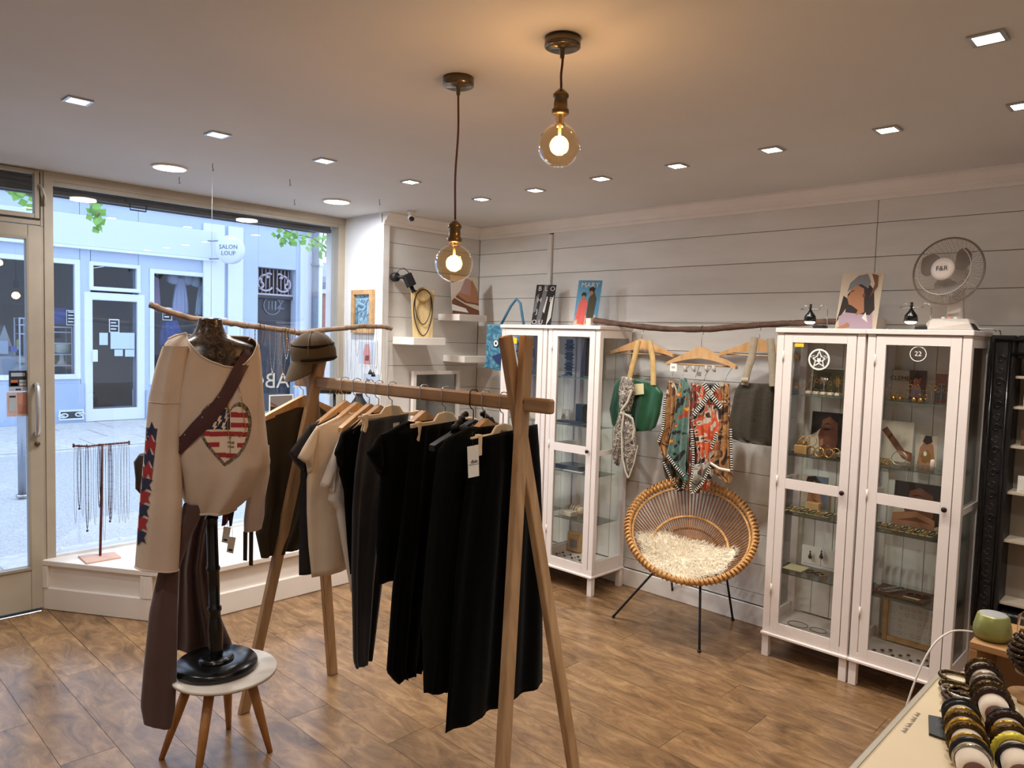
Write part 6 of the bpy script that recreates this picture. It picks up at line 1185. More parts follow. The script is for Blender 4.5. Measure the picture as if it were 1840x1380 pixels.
for px, yb, m_, rr, kind in ((463,650,beads,.003,'dark bead'),(470,622,beads,.002,'thin dark'),(493,668,silver,.0022,'silver link'),(501,655,silver,.0016,'fine silver'),(509,672,gold,.002,'gold link'),(516,645,silver,.0026,'chunky silver'),(521,628,gold,.0022,'short gold'),(527,632,gold,.0035,'wide gold charm'),(534,671,silver,.002,'silver pendant'),(434,640,silver,.0012,'fine pale'),(444,660,silver,.0012,'fine pale long'),(606,690,silver,.0012,'fine pale'),(616,700,silver,.0012,'fine pale long'),(626,684,silver,.0012,'fine pale'),(636,704,silver,.0012,'fine pale long'),(644,640,gold,.0012,'fine gold'),(656,690,silver,.0012,'fine pale'),(664,664,beads,.0012,'black cord'),(674,668,beads,.0012,'black cord'),(686,684,gold,.0014,'fine gold'),(696,690,silver,.0012,'fine pale')):
    p = wtop(px); zb = HP(px, yb).z; w_ = .008 if rr < .0015 else .011; n_ = 14
    pts = [p+hd_*(w_*cos(a))+Vector((0,0,.012)) if False else p+hd_*(w_*sin(a)*(.3+.7*abs(cos(a/2)))*(1 if True else 0))+Vector((0,0,.016-(p.z+.016-zb)*(.5-.5*cos(a)))) +hn*.017*cos(a/2) for a in [2*pi*k/28 for k in range(29)]]
    mb = MB().tube(pts, rr*.6, 5)
    if rr > .0018:
        for q in pts[2:-2]: mb.ball(q, rr*1.15, 6)
    o = thing('necklace', '%s necklace on the window branch, number %d from the left' % (kind, cidx+1), 'necklace', Vector((p.x, p.y, zb)), 'necklaces on the window branch'); obj('chain', mb, m_, o); cidx += 1
    e_ = Vector((p.x, p.y, zb))
    if kind in ('silver link','gold link','silver pendant','wide gold charm'): obj('pendant', MB().ball(e_-Vector((0,0,.008)), .009, 10, (1,.5,1)), m_, o)
    if kind == 'black cord': obj('tassel', MB().lathe(e_-Vector((0,0,.03)), [(.014,0),(.012,.012),(.004,.03)], 14), black_matte, o)
# T-shaped necklace stand
nb = onz(180, 1001, .283); t = thing('necklace_stand', 'dark red T-shaped necklace stand on the white window platform', 'display stand', nb); red_br = mat('dark_red_bark', (88,34,34), .6, var=.4, scale=40, bump=.4)
obj('base', MB().prism([onz(*q, .283) for q in ((140,1001),(155,1014),(218,1003),(206,994))], (0,0,.008)), mat('pale_pink_wood', (206,168,150), .6, var=.1, scale=12), t, bevel=.001)
tb = lambda px, py: onx(px, py, nb.x)
obj('pole', MB().tube([nb+Vector((0,0,.008)), nb.lerp(tb(183,880), 1.0)*.5+nb*.5, tb(183,880), tb(184,800)], [.007,.0075,.0065,.006], 8), red_br, t)
obj('cross_bar', MB().tube([tb(132,801), tb(158,802), tb(184,799), tb(208,797), tb(232,795)], .0055, 8), red_br, t); obj('bar_end', MB().tube([tb(132,804), tb(132,797)], .005, 6), red_br, t); obj('bar_end', MB().tube([tb(232,799), tb(232,792)], .005, 6), red_br, t)
for i, (px, yb) in enumerate(((135,942),(142,912),(148,930),(156,952),(161,938),(170,945),(178,912),(181,900),(187,975),(192,930),(197,935),(199,934),(206,920),(214,942),(220,938),(225,942),(230,934))):
    a = tb(px, 801-(px-132)*.05); zb = tb(px, yb).z; mb = MB(); dk_ = i in (1,3,6,7,10,11); r_ = .0017 if dk_ else .0009; pts = [a+Vector((.006*cos(x/2), .006*sin(x), .005-(a.z+.005-zb)*(.5-.5*cos(x)))) for x in [2*pi*k/16 for k in range(17)]]; mb.tube(pts, r_, 4)
    if dk_:
        for k in range(1, 15): mb.ball(pts[k].lerp(pts[k+1], .5), .0028, 6); mb.ball(pts[k], .0028, 6)
    o = thing('necklace', '%s necklace, number %d from the left on the red stand' % (('dark beaded' if dk_ else 'fine pale'), i+1), 'necklace', Vector((a.x, a.y, zb)), 'necklaces on the window stand'); obj('chain', mb, (red_br if i == 10 else beads) if dk_ else silver, o)
    if i in (1,3,10): obj('pendant', MB().ball(Vector((a.x, a.y, zb-.006)), .007, 8), beads, o)
# black velvet bar stand, hidden partly behind the rack
vb = lambda px, py: onx(px, py, -4.35)
c = vb(602, 702); t = thing('velvet_bar_stand', 'black velvet bracelet bar on a post in the shop window behind the rack rail', 'display stand', Vector((c.x, c.y, .283)))
obj('velvet_bar', MB().tube([vb(575,701), vb(629,703)], .022, 16), black_matte, t); obj('post', MB().tube([vb(601,706), Vector((c.x, vb(601,706).y, .29))], .010, 10), black_gloss, t); obj('foot', MB().lathe((c.x, vb(601,706).y, .283), [(.07,0),(.07,.008),(.015,.014)], 28), black_gloss, t)
for i, px in enumerate((590, 601, 606, 620)):
    p = vb(px, 701); tag(obj('bracelet', MB().tube([p+Vector((.025*cos(a), .004*sin(2*a), .027*sin(a)-.004)) for a in [2*pi*k/20 for k in range(20)]], .002, 6, closed=True).ball(p+Vector((.026,0,-.026)), .004, 8), gold), 'gold charm bracelet on the black velvet bar, number %d from the left' % (i+1), 'bracelet', 'bracelets on the velvet bar')
t = thing('velvet_bust', 'small black velvet bust in the shop window right of the bracelet bar', 'display stand', vb(645, 730)); p = vb(645, 730)
obj('bust', MB().lathe(p-Vector((0,0,.05)), [(.04,0),(.062,.03),(.058,.07),(.03,.11),(.024,.135),(.026,.14)], 24), black_matte, t); obj('stem', MB().tube([p-Vector((0,0,.05)), Vector((p.x, p.y, .284))], .012, 10), black_matte, t); obj('foot', MB().lathe((p.x, p.y, .283), [(.06,0),(.055,.01)], 20), black_matte, t)
# framed photographs in the window
fa = onx(482, 745, WX+.02); fb = onx(526, 708, WX+.02)
card('photo_card', 'white bordered photo of a wrist standing against the shop window', 'photo', (WX+.03, fa.y, fa.z-.02), (0,1,0), (0,0,1), fb.y-fa.y, fb.z-fa.z+.02, [(pblk, [(.05,.05),(.95,.05),(.95,.95),(.05,.95)]), (mat('print_taupe', (120,108,104), .6), [(.05,.5),(.5,.4),(.95,.5),(.95,.95),(.05,.95)]), (skin_d, [(.05,.7),(.3,.55),(.5,.2),(.42,.15),(.2,.5),(.05,.6)]), (skin, [(.5,.3),(.7,.42),(.9,.3),(.8,.2)])], pwht, t=.003)
tag(obj('photo_easel', MB().box((WX+.0,(fa.y+fb.y)/2-.08, .283), (WX+.055, (fa.y+fb.y)/2+.08, fa.z-.022)), white_paint), 'plain white riser under the wrist photo by the window', 'stand')
def rp(px, py): return ony(px, py, RY-.012)
fl_ = rp(633, 598); fr2 = rp(672, 520); t = thing('picture_frame', 'oak framed blue abstract picture on the narrow white wall by the shop window', 'picture', (fl_.x, RY-.01, fl_.z)); x0, x1, z0, z1 = fl_.x, fr2.x, fl_.z, fr2.z; f_ = .035
for nm, a, b in (('frame_side', (x0, z0), (x0+f_, z1)), ('frame_side', (x1-f_, z0), (x1, z1)), ('frame_rail', (x0+f_, z0), (x1-f_, z0+f_)), ('frame_rail', (x0+f_, z1-f_), (x1-f_, z1))): obj(nm, MB().box((a[0], RY-.03, a[1]), (b[0], RY-.002, b[1])), wood('frame_oak', (206,164,110), (180,138,88), .5, (6,6,6), 4), t, bevel=.002)
obj('picture', MB().box((x0+f_, RY-.012, z0+f_), (x1-f_, RY-.006, z1-f_)), scarfmat('abstract_blue', [(60,90,120),(96,140,170),(130,170,190),(170,200,214),(110,150,178),(70,100,130)], 11, 2.5), t); obj('frame_pane', MB().box((x0+f_, RY-.018, z0+f_), (x1-f_, RY-.016, z1-f_)), glass, t)
for i, (q0, q1) in enumerate((((641,656),(676,612)), ((650,700),(684,672)))):
    a = rp(*q0); b = rp(*q1); card('photo_card', 'small pale card with pink photo pinned on the narrow white wall, %s' % ('upper one','lower one')[i], 'photo', (a.x, RY-.006, a.z), (1,0,0), (0,0,1), b.x-a.x, b.z-a.z, [(mat('print_pale_blue', (196,206,220), .6), [(.06,.06),(.94,.06),(.94,.94),(.06,.94)]), (mat('print_pink', (206,142,140), .6), [(.34,.06),(.7,.06),(.68,.5),(.6,.85),(.4,.85),(.3,.5)]), (skin_d, [(.42,.4),(.62,.42),(.6,.2),(.4,.2)])] if i == 0 else [(mat('print_pale_blue', (196,206,220), .6), [(.06,.06),(.94,.06),(.94,.94),(.06,.94)]), (mat('print_taupe', (120,108,104), .6), [(.2,.1),(.4,.1),(.4,.6),(.2,.7)])], pwht, t=.003)
# whitewashed boards behind the jewellery on the return wall
bd = MATS['white_plaster']; a = rp(612, 604); zt_ = a.z
t = thing('jewellery_board', 'whitewashed plank board with hanging jewellery on the narrow white wall', 'display board', (WX+.25, RY-.003, .3)); x0, x1 = WX+.02, NX-.05; k_ = 7
for k in range(k_): obj('plank', MB().box((x0+(x1-x0)*k/k_+.0015, RY-.005-.0012*(k % 2), .284), (x0+(x1-x0)*(k+1)/k_-.0015, RY-.0005, zt_-.02)), mat('whitewash', (226,230,234), .7, var=.10, scale=5, stretch=(8,1,1), rnd=.05), t)
# lettering on the glass, read from the street
wl = onx(543, 684, WX-.035); mb = MB(); text_mb(mb, "L'ABO", .150, (WX-.033, wl.y, wl.z), (0,-1,0), (0,0,1), .0004, 'LEFT'); lt = obj('lettering', mb, stk, win); lt['label'] = 'white reversed lettering on the shop window'
# stickers on the glass door
def dst(p0, p1, nm, lab, m, x=DX+.001): a = onx(*p0, x); b = onx(*p1, x); o = obj(nm, MB().box((x, a.y, a.z), (x+.0012, b.y, b.z)), m); tag(o, lab, 'sticker'); return a, b, o
a, b, o = dst((16,703),(49,666),'payment_sticker','dark blue and grey payment sticker on the door glass', mat('sticker_navy', (44,56,76), .5))
def onst(o, x, y0, z0, y1, z1, m): q = obj('printed_field', MB().box((x, y0, z0), (x+.0006, y1, z1)), m); q.parent = o; q.matrix_parent_inverse = Matrix.Translation(-o.location)
W_ = b.y-a.y; H_ = b.z-a.z
onst(o, DX+.0025, a.y+.12*W_, a.z+.72*H_, a.y+.88*W_, a.z+.90*H_, mat('sticker_light', (186,196,206), .5))
for i, c_ in enumerate(((206,120,60),(190,196,206),(196,150,70),(200,204,210))): onst(o, DX+.0025, a.y+(.1+.45*(i % 2))*W_, a.z+(.42 if i < 2 else .26)*H_, a.y+(.48+.45*(i % 2))*W_, a.z+(.55 if i < 2 else .39)*H_, mat('sticker_c%d' % i, c_, .5))
onst(o, DX+.0025, a.y, a.z, a.y+W_, a.z+.22*H_, mat('sticker_light', (186,196,206), .5)); onst(o, DX+.0032, a.y+.35*W_, a.z+.04*H_, a.y+.65*W_, a.z+.12*H_, MATS['notice_dark'])
a, b, o = dst((12,749),(52,704),'info_sticker','pale pink information sticker below the payment sticker on the door', mat('sticker_pink', (214,190,182), .5)); W_ = b.y-a.y; H_ = b.z-a.z
onst(o, DX+.0025, a.y+.48*W_, a.z+.5*H_, a.y+W_, a.z+.98*H_, mat('sticker_rose', (206,150,134), .5)); onst(o, DX+.0025, a.y+.5*W_, a.z+.1*H_, a.y+.98*W_, a.z+.48*H_, mat('sticker_rose2', (190,134,120), .5)); onst(o, DX+.0025, a.y+.1*W_, a.z+.2*H_, a.y+.42*W_, a.z+.9*H_, mat('sticker_light', (186,196,206), .5)); onst(o, DX+.0030, a.y+.12*W_, a.z+.78*H_, a.y+.4*W_, a.z+.86*H_, MATS['notice_dark'])
# bollard in the street
bp_ = onz(40, 892, GZ+.0); t = thing('bollard', 'slim grey metal bollard on the near pavement outside the door', 'bollard', (bp_.x, bp_.y, GZ)); obj('post', MB().tube([bp_, Vector((bp_.x, bp_.y, onx(38,752,bp_.x).z+.05))], .035, 14), mat('bollard_grey', (148,154,166), .4, .5), t); obj('foot_ring', MB().lathe(bp_, [(.055,0),(.055,.02)], 16), steel, t)
# ================================================================== OPPOSITE SHOP: goods in its windows
IX = GX-.55
def I(px, py, x=IX): return onx(px, py, x)
def dress(pxl, pxr, pyt, pyb, m, lab, sl=True):
    a = I(pxl, pyb); b = I(pxr, pyb); tp = I((pxl+pxr)/2, pyt); c = (a+b)/2; w_ = (b-a).length/2; t = thing('dress', lab, 'dress', Vector((IX, c.y, a.z)), 'dresses in the window across the street'); Y = Vector((0,1,0)); H_ = tp.z-a.z
    f = lambda u, v: Vector((IX, c.y+u*w_, a.z+H_*v))
    obj('skirt', hang([(f(-.55,.93), f(.55,.93)), (f(-.6,.7), f(.6,.7)), (f(-.7,.62), f(.7,.62)), (f(-.95,.3), f(.95,.3)), (f(-1.05,0), f(1.05,0))], (1,0,0), .10, 5, .02, 7, nx=24, ny=16), m, t)
    if sl:
        for s in (-1, 1): obj('sleeve', MB().ball(f(s*.85,.88), .13, 10, (.6,1,.8)), m, t)
    obj('hanger', MB().tube([f(-.5,.96), f(0,1.05), f(.5,.96)], .012, 6).tube([f(0,1.05), f(0,1.12)], .008, 5), white_paint, t)
dress(270,288,492,560, mat('dress_pink', (208,170,196), .8), 'pink dress hanging at the left of the window across the street', False)
dress(309,339,494,563, mat('dress_lilac', (214,212,232), .8), 'white puff-sleeved dress, middle one across the street'); dress(351,381,500,566, mat('dress_mint', (206,222,226), .8), 'white lace dress, rightmost one across the street')
bl = mat('blue_cloth', (52,84,160), .7, var=.3, scale=6); a = I(283,618); b = I(322,575); t = thing('blue_garments', 'blue patterned garments folded in the window across the street', 'clothes', Vector((IX, a.y, a.z))); obj('garment', hang([(I(290,578), I(318,576)), (I(285,600), I(326,600)), (I(284,620), I(330,622))], (1,0,0), .15, 4, .04, 9, nx=20, ny=12), bl, t)
wire = mat('white_wire', (222,226,232), .5)
def rack_unit(p0, p1, levels, lab):
    a = I(*p0); b = I(*p1); t = thing('shelf_rack', lab, 'shelf', Vector((IX, (a.y+b.y)/2, w1[2])))
    for y in (a.y, b.y):
        for dx in (0, -.35): obj('upright', MB().box((IX+dx-.012, y-.012, w1[2]), (IX+dx+.012, y+.012, b.z)), wire, t)
    for py in levels: z = I((p0[0]+p1[0])/2, py).z; obj('shelf', MB().box((IX-.36, a.y, z-.012), (IX+.01, b.y, z+.012)), wire, t)
rack_unit((93,675),(129,587), (588,597,617,637,657), 'white wire shelf rack in the grey window across the street'); rack_unit((36,675),(52,571), (572,584,600), 'narrow white wire rack left in the grey window across the street')
def simple(nm, lab, cat, mb, m): return tag(obj(nm, mb, m), lab, cat)
p = I(110, 583, IX-.15); simple('blue_pot', 'round blue pot on the wire rack across the street', 'pot', MB().lathe(p, [(.08,0),(.16,.06),(.19,.16),(.15,.25),(.12,.27),(.13,.29)], 20), bl)
p = I(110, 637, IX-.1); simple('lamp_cone', 'small table lamp with cream shade on the wire rack', 'lamp', MB().lathe(I(111,657,IX-.1)+Vector((0,0,.02)), [(.09,0),(.04,.08),(.03,.2),(.12,.22),(.13,.36),(.11,.38)], 16), mat('cream_shade', (222,216,190), .7))
q = [I(x, y, IX-.3) for x, y in ((-20,656),(28,640),(8,584))]; simple('toy_tent', 'pale cone-shaped paper house in the window across the street', 'decoration', MB().prism(q, (-.3,0,0)), mat('tent_pale', (206,208,202), .8))
for (x0_, y0_, x1_, y1_, c_, lab) in ((18,632,30,622,(70,100,180),'small blue box in the window across the street'), (29,628,34,610,(206,206,110),'yellow card in the window across the street'), (-5,636,14,612,(196,204,214),'grey box in the window across the street'), (30,652,46,642,(216,206,180),'small cream box in the window across the street')):
    a = I(x0_, y0_, IX-.1); b = I(x1_, y1_, IX-.1); simple('box', lab, 'box', MB().box((IX-.2, a.y, a.z), (IX-.05, b.y, b.z)), mat('c_%d%d' % (c_[0], c_[1]), c_, .7))
a = I(-20, 700, IX-.05); b = I(45, 640, IX-.05); simple('display_table', 'pale draped display table in the left window across the street', 'table', MB().box((IX-.9, a.y, GZ), (IX-.1, b.y, b.z)), mat('table_pale', (190,192,196), .8))
# blue parked car beyond the right end of the window; it shows as a reflection in the panes opposite
car = thing('parked_car', 'blue car parked along the kerb, seen as a reflection in the windows opposite', 'car', (-8.6, 9.2, GZ)); cb = mat('car_blue', (30,70,190), .25, .3)
prof = [(-2.0,.35),(-2.05,.75),(-1.9,.92),(-1.1,1.0),(-.55,1.42),(.7,1.45),(1.45,1.02),(1.95,.95),(2.05,.6),(2.0,.35)]
obj('car_body', MB().prism([(-9.45, 9.2+a, GZ+b) for a, b in prof], (1.7,0,0)), cb, car, bevel=.05)
obj('side_window', MB().prism([(-7.74, 9.2+a, GZ+b) for a, b in ((-.95,1.02),(-.5,1.36),(.62,1.38),(1.2,1.04))], (.012,0,0)), black_gloss, car); obj('side_window', MB().prism([(-9.47, 9.2+a, GZ+b) for a, b in ((-.95,1.02),(-.5,1.36),(.62,1.38),(1.2,1.04))], (.012,0,0)), black_gloss, car)
for yy in (-1.25, 1.3):
    for xx in (-9.47, -7.9): w0 = obj('wheel', MB().lathe((xx, 9.2+yy, GZ+.33), [(.2,0),(.33,.02),(.33,.18),(.2,.2)], 24, (1,0,0)), black_matte, car); obj('hub_cap', MB().lathe((xx-.005, 9.2+yy, GZ+.33), [(.0002,0),(.19,.005),(.19,.205),(.0002,.21)], 20, (1,0,0)), steel, w0)
# ================================================================== CABINET CONTENTS

SY = 3.80
def X(px, py, y=SY): return ony(px, py, y).x
def S(z): return z+.0008
acr = glassmat('acrylic', (.95,.97,.96), .12)
def put(nm, lab, cat, mb, m, grp=None, bevel=0): return tag(obj(nm, mb, m, bevel=bevel), lab, cat, grp)
def pic(px0, px1, pyt, z, shapes, base, lab, nm='photo_card', y=3.88, lean=.06, cat='photo'):
    a = ony(px0, 900, y).x; a = X(px0, (pyt+40), y); b = X(px1, (pyt+40), y); zt_ = ony((px0+px1)/2, pyt, y).z
    return card(nm, lab, cat, (a, y-lean*(zt_-z), S(z)), (1,0,0), (0, lean, 1), b-a, zt_-z, shapes, base, .003)
face = [(hair, [(0,.4),(0,1),(1,1),(1,.1),(.8,0),(.7,.5),(.4,.7),(.2,.5)]), (skin_d, [(.3,0),(.26,.3),(.22,.42),(.3,.6),(.34,.8),(.55,.9),(.82,.75),(.85,.3),(.75,0)]), (hair, [(.34,.56),(.5,.62),(.62,.58),(.5,.54)]), (hair, [(.36,.68),(.5,.74),(.64,.7),(.5,.7)]), (skin, [(.3,.3),(.4,.34),(.42,.2),(.3,.1)])]
bust_pic = [(mat('print_slate', (96,108,122), .6), [(.5,0),(1,0),(1,1),(.5,1)]), (hair, [(.1,.55),(.2,.95),(.5,1),(.75,.8),(.6,.5),(.3,.45)]), (skin, [(.25,.3),(.3,.75),(.5,.85),(.65,.6),(.8,.3),(.9,.1),(.2,.05)]), (gold, [(.4,.3),(.6,.25),(.7,.2),(.5,.22)])]
def ringbox(x, z, lab, m=cush, n=0): 
    t = thing('ring_box', lab, 'ring box', (x, SY-.06, z), 'ring boxes in the star sticker cabinet'); obj('box', MB().box((x-.012, SY-.075, S(z)), (x+.012, SY-.05, z+.016)), m, t, bevel=.002); obj('ring', MB().tube([(x+.007*cos(a), SY-.063, z+.021+.007*sin(a)) for a in [2*pi*k/16 for k in range(16)]], .0013, 5, closed=True), gold, t)
z = SH[0]
pic(1457, 1518, 661, z, [(mat('print_green', (92,96,62), .6), [(.05,.05),(.95,.05),(.95,.95),(.05,.95)]), (mat('print_olive2', (58,58,38), .6), [(.1,.1),(.5,.2),(.6,.8),(.2,.9)]), (gold, blob(.3,.5,.05,.16)), (gold, blob(.8,.45,.06,.2))], pwht, 'green framed jewellery print on the top shelf of the star sticker cabinet')
for i in range(5): ringbox(X(1462+i*13, 702), z, 'white ring box with gold ring, number %d from the left, top shelf' % (i+1))
def estand(x, z, y, lab, h=.075, m=gold, mm=acr, grp=None):
    t = thing('earring_stand', lab, 'display stand', (x, y, z), grp); obj('stand', MB().box((x-.018, y-.015, S(z)), (x+.018, y+.015, z+.003)).box((x-.0015, y-.0015, z+.003), (x+.0015, y+.0015, z+h)).box((x-.018, y-.0015, z+h-.003), (x+.018, y+.0015, z+h)), mm, t)
    for s in (-1, 1): obj('earring', MB().tube([(x+s*.014, y-.003, z+h-.003), (x+s*.014, y-.003, z+h-.02)], .001, 5).tube([(x+s*.014+.008*cos(a), y-.003, z+h-.03+.010*sin(a)) for a in [2*pi*k/16 for k in range(16)]], .0016, 5, closed=True), m, t)
for i, (px, h) in enumerate(((1440,.07),(1468,.10),(1489,.09),(1512,.10))): estand(X(px, 700), z, SY-.02*(i % 2)-.02, 'clear stand with gold hoops, star cabinet top shelf, number %d from left' % (i+1), h, grp='earring stands, star cabinet top shelf')
p_ = Vector((X(1491, 682), SY-.07, z+.075)); put('cup_flower', 'shining silver flower brooch on the top shelf of the star cabinet', 'brooch', MB().ball(p_, .012, 10, (1,.4,1)).ball(p_+Vector((.012,0,.003)), .008, 8, (1,.4,1)).ball(p_+Vector((-.010,0,.006)), .008, 8, (1,.4,1)).tube([(p_.x, p_.y, p_.z), (p_.x, p_.y, S(z))], .002, 5), silver)
z = SH[1]
pic(1458, 1516, 741, z, face, pbeige, 'close-up face photo on the second shelf of the star sticker cabinet')
bx_ = X(1442, 805, SY-.08); t = thing('bangle_tray', 'beige wooden box heaped with gold bangles, second shelf of the star cabinet', 'box', (bx_, SY-.08, z)); obj('box', MB().box((bx_-.032, SY-.11, S(z)), (bx_+.032, SY-.05, z+.045)), wood('birch', (206,166,110), (184,142,90), .5, (4,4,4), 4), t, bevel=.002)
mb = MB()
for k in range(9): q = Vector((bx_+random.uniform(-.012,.012), SY-.08+random.uniform(-.01,.01), z+.048+.0015*k)); mb.tube([q+Vector((.02*cos(a), .018*sin(a), .004*sin(a+k))) for a in [2*pi*i/16 for i in range(16)]], .0016, 5, closed=True)
obj('bangles', mb, gold, t)['kind'] = 'stuff'
def hoop(x, y, z, r_, lab, m=gold, grp=None, tilt=.3):
    put('hoop', lab, 'bangle', MB().tube([(x+r_*cos(a), y+r_*tilt*sin(a), z+r_+.002+r_*sin(a)) for a in [2*pi*k/24 for k in range(24)]], .0022, 6, closed=True), m, grp)
for i, (px, dy, r_) in enumerate(((1452,.0,.024),(1462,.02,.026),(1472,-.05,.02),(1480,-.02,.018),(1488,-.06,.022),(1496,-.03,.026),(1504,-.05,.02),(1511,-.02,.022))): hoop(X(px, 800), SY-.05+dy, z+(.035 if i < 2 else 0), r_, 'gold hoop on the star cabinet second shelf, number %d from the left' % (i+1), [gold, gold, bronze][i % 3], 'gold hoops on the second shelf, star cabinet')
z = SH[2]
pic(1440, 1487, 855, z, bust_pic, pbeige, 'photo of a person with necklaces on the third shelf of the star cabinet')
def strips(x0, x1, z, y0, cols, lab, grp, n=7, seed=1):
    rd = random.Random(seed)
    for i in range(n):
        x = x0+(x1-x0)*(i+.5)/n; m_ = cols[i % len(cols)]; w_ = (x1-x0)/n*.4; t = thing('bracelet', lab % (i+1), 'bracelet', (x, y0, z), grp)
        obj('card', MB().box((x-w_, y0-.10, S(z)), (x+w_, y0+.02, z+.003)), MATS['tag_cream'], t); mb = MB(); pts = [Vector((x+w_*.7*cos(a), y0-.04+.045*sin(a), z+.006)) for a in [2*pi*k/18 for k in range(18)]]; mb.tube(pts, .0022, 5, closed=True)
        for k in range(0, 18, 2): mb.ball(pts[k], .0032, 6)
        obj('beads', mb, m_, t)
strips(X(1416, 915), X(1502, 930), z, SY, [bronze, gold, dk], 'bracelet on a cream card, third shelf of the star cabinet, number %d from the left', 'carded bracelets, star cabinet', 6)
put('small_box', 'small birch box on the third shelf of the star cabinet', 'box', MB().box((X(1445,905)-.0, SY+.01, S(z)), (X(1470,905), SY+.05, z+.04)), MATS['birch'], None, .002)
z = SH[3]
a = ony(1448, 980, 3.86); card('earring_card', 'large white card with two dark drop earrings, lowest shelf of the star cabinet', 'card', (X(1440,1000,3.86), 3.86, S(z)), (1,0,0), (0,.05,1), .20, .105, [(pgrey, [(.06,.1),(.9,.1),(.9,.115),(.06,.115)]), (pgrey, [(.5,.1),(.51,.1),(.51,.95),(.5,.95)])], paper, .003)
for i, px in enumerate((1456, 1476)):
    p = ony(px, 991, 3.852); put('drop_earring', 'dark three-drop earring on the white card, %s' % ('left','right')[i], 'earring', MB().ball(p, .005, 8).ball(p-Vector((0,0,.012)), .006, 8).ball(p-Vector((0,0,.028)), .011, 10, (1,.5,1.1)), dk, 'dark drop earrings')
put('tray_card', 'cream jewellery card lying on the lowest shelf of the star cabinet', 'card', MB().box((X(1418,1022), SY-.09, S(z)), (X(1452,1022), SY+.02, z+.003)), MATS['tag_cream'])
for i, (px, m_) in enumerate(((1462, bronze), (1478, dk), (1486, gold))): x = X(px, 1030); put('coiled_necklace', '%s coiled necklace on the lowest shelf of the star cabinet' % ('bronze','dark','gold')[i], 'necklace', MB().tube([(x+.022*cos(a)*(1-.03*a), SY-.05+.03*sin(a)*(1-.03*a), z+.004) for a in [k*.4 for k in range(36)]], .0028, 5), m_)
for i, (px, r_) in enumerate(((1433,.05),(1470,.04))): x = X(px, 1133, SY-.08); put('neck_ring', 'thin dark neck ring on the floor of the star cabinet, %s' % ('left','right')[i], 'necklace', MB().tube([(x+r_*cos(a), SY-.08+r_*.8*sin(a), CBOT+.002) for a in [2*pi*k/30 for k in range(30)]], .0018, 5, closed=True), bronze)
# right cabinet
z = SH[0]
pp = pic(1601, 1664, 665, z, [(pgrey, [(0,0),(.55,0),(.55,1),(0,1)]), (pbeige, [(.02,.02),(.53,.02),(.53,.98),(.02,.98)]), (mat('print_brown', (86,56,44), .6), [(.55,0),(1,0),(1,1),(.5,1)]), (pcoral, [(.6,.4),(.7,.8),(.85,.75),(.8,.4)]), (skin, blob(.72,.66,.07,.1)), (hair, [(.6,.75),(.72,.95),(.86,.8),(.8,.7),(.66,.76)]), (plil, [(.56,.1),(.9,.1),(.85,.45),(.62,.5)])], pbeige, 'print with large letters and a person, top shelf of the cabinet below the fan')
mb = MB(); q0 = pp.location; text_mb(mb, 'CLEME', .03, Vector((X(1616,680,3.86), 3.868, z+.10)), (1,0,0), (0,0,1)); l5 = obj('lettering', mb, hair); l5.parent = pp; l5.matrix_parent_inverse = Matrix.Translation(-pp.location)
pic(1680, 1700, 672, z, [(mat('print_slate', (96,108,122), .6), [(.1,.1),(.9,.1),(.9,.6),(.1,.6)])], mat('box_rose', (150,96,84), .6), 'rose brown jewellery box with grey label, top shelf below the fan', 'jewellery_box', 3.84, .0, 'box')
for i, (px, h) in enumerate(((1594,.08),(1613,.05),(1628,.06),(1648,.10),(1661,.055),(1680,.10),(1694,.09))): estand(X(px, 715), z, SY-.03-.03*(i % 2), 'clear earring stand on the top shelf below the fan, number %d from left' % (i+1), h, grp='earring stands, top shelf below the fan')
for i, (px, m_) in enumerate(((1615,gold),(1627,gold),(1652,gold),(1664,gold))): x = X(px, 710); put('gold_ornament', 'round gold ornament on the top shelf below the fan, number %d from the left' % (i+1), 'ornament', MB().lathe((x, SY-.08, S(z)), [(.008,0),(.012,.006),(.011,.016),(.005,.022)], 16), m_, 'gold ornaments below the fan')
z = SH[1]
pic(1584, 1641, 757, z, [(skin_d, [(0,.75),(.15,.85),(.75,.3),(1,.25),(1,0),(.7,.1)]), (gold, [(.2,.6),(.32,.7),(.36,.64),(.24,.54)]), (skin, [(.55,.3),(.9,.2),(.9,.1),(.6,.2)])], pbeige, 'photo of an arm with bracelets, second shelf below the fan')
pic(1645, 1684, 783, z, [(skin, [(.1,.0),(.2,.6),(.5,.9),(.8,.7),(.95,0)]), (hair, [(.3,.8),(.4,1),(.7,1),(.75,.8),(.5,.7)]), (gold, blob(.5,.3,.25,.2,14,0,.2)), (pwht, blob(.45,.4,.08,.08))], pbeige, 'photo of a necklace on a neck, second shelf below the fan', y=3.85)
for i, px in enumerate((1589,1594,1600,1606)): hoop(X(px, 832), SY-.08, z, .013, 'small gold hoop on the second shelf below the fan, number %d from the left' % (i+1), gold, 'small hoops below the fan')
hoop(X(1621, 828), SY-.05, z, .032, 'large silver bangle standing before the arm photo', silver)
for i, (px, h, m_) in enumerate(((1643,.03,acr),(1655,.035,acr),(1663,.02,acr),(1673,.02,acr),(1684,.05,cush))): x = X(px, 838); put('small_stand', '%s, second shelf below the fan, number %d from left' % (('clear acrylic ring block' if m_ is acr else 'cream ring cone'), i+1), 'display stand', MB().lathe((x, SY-.08, S(z)), [(.010,0),(.010,h*.8),(.007,h)], 12), m_, 'ring blocks below the fan')
z = SH[2]
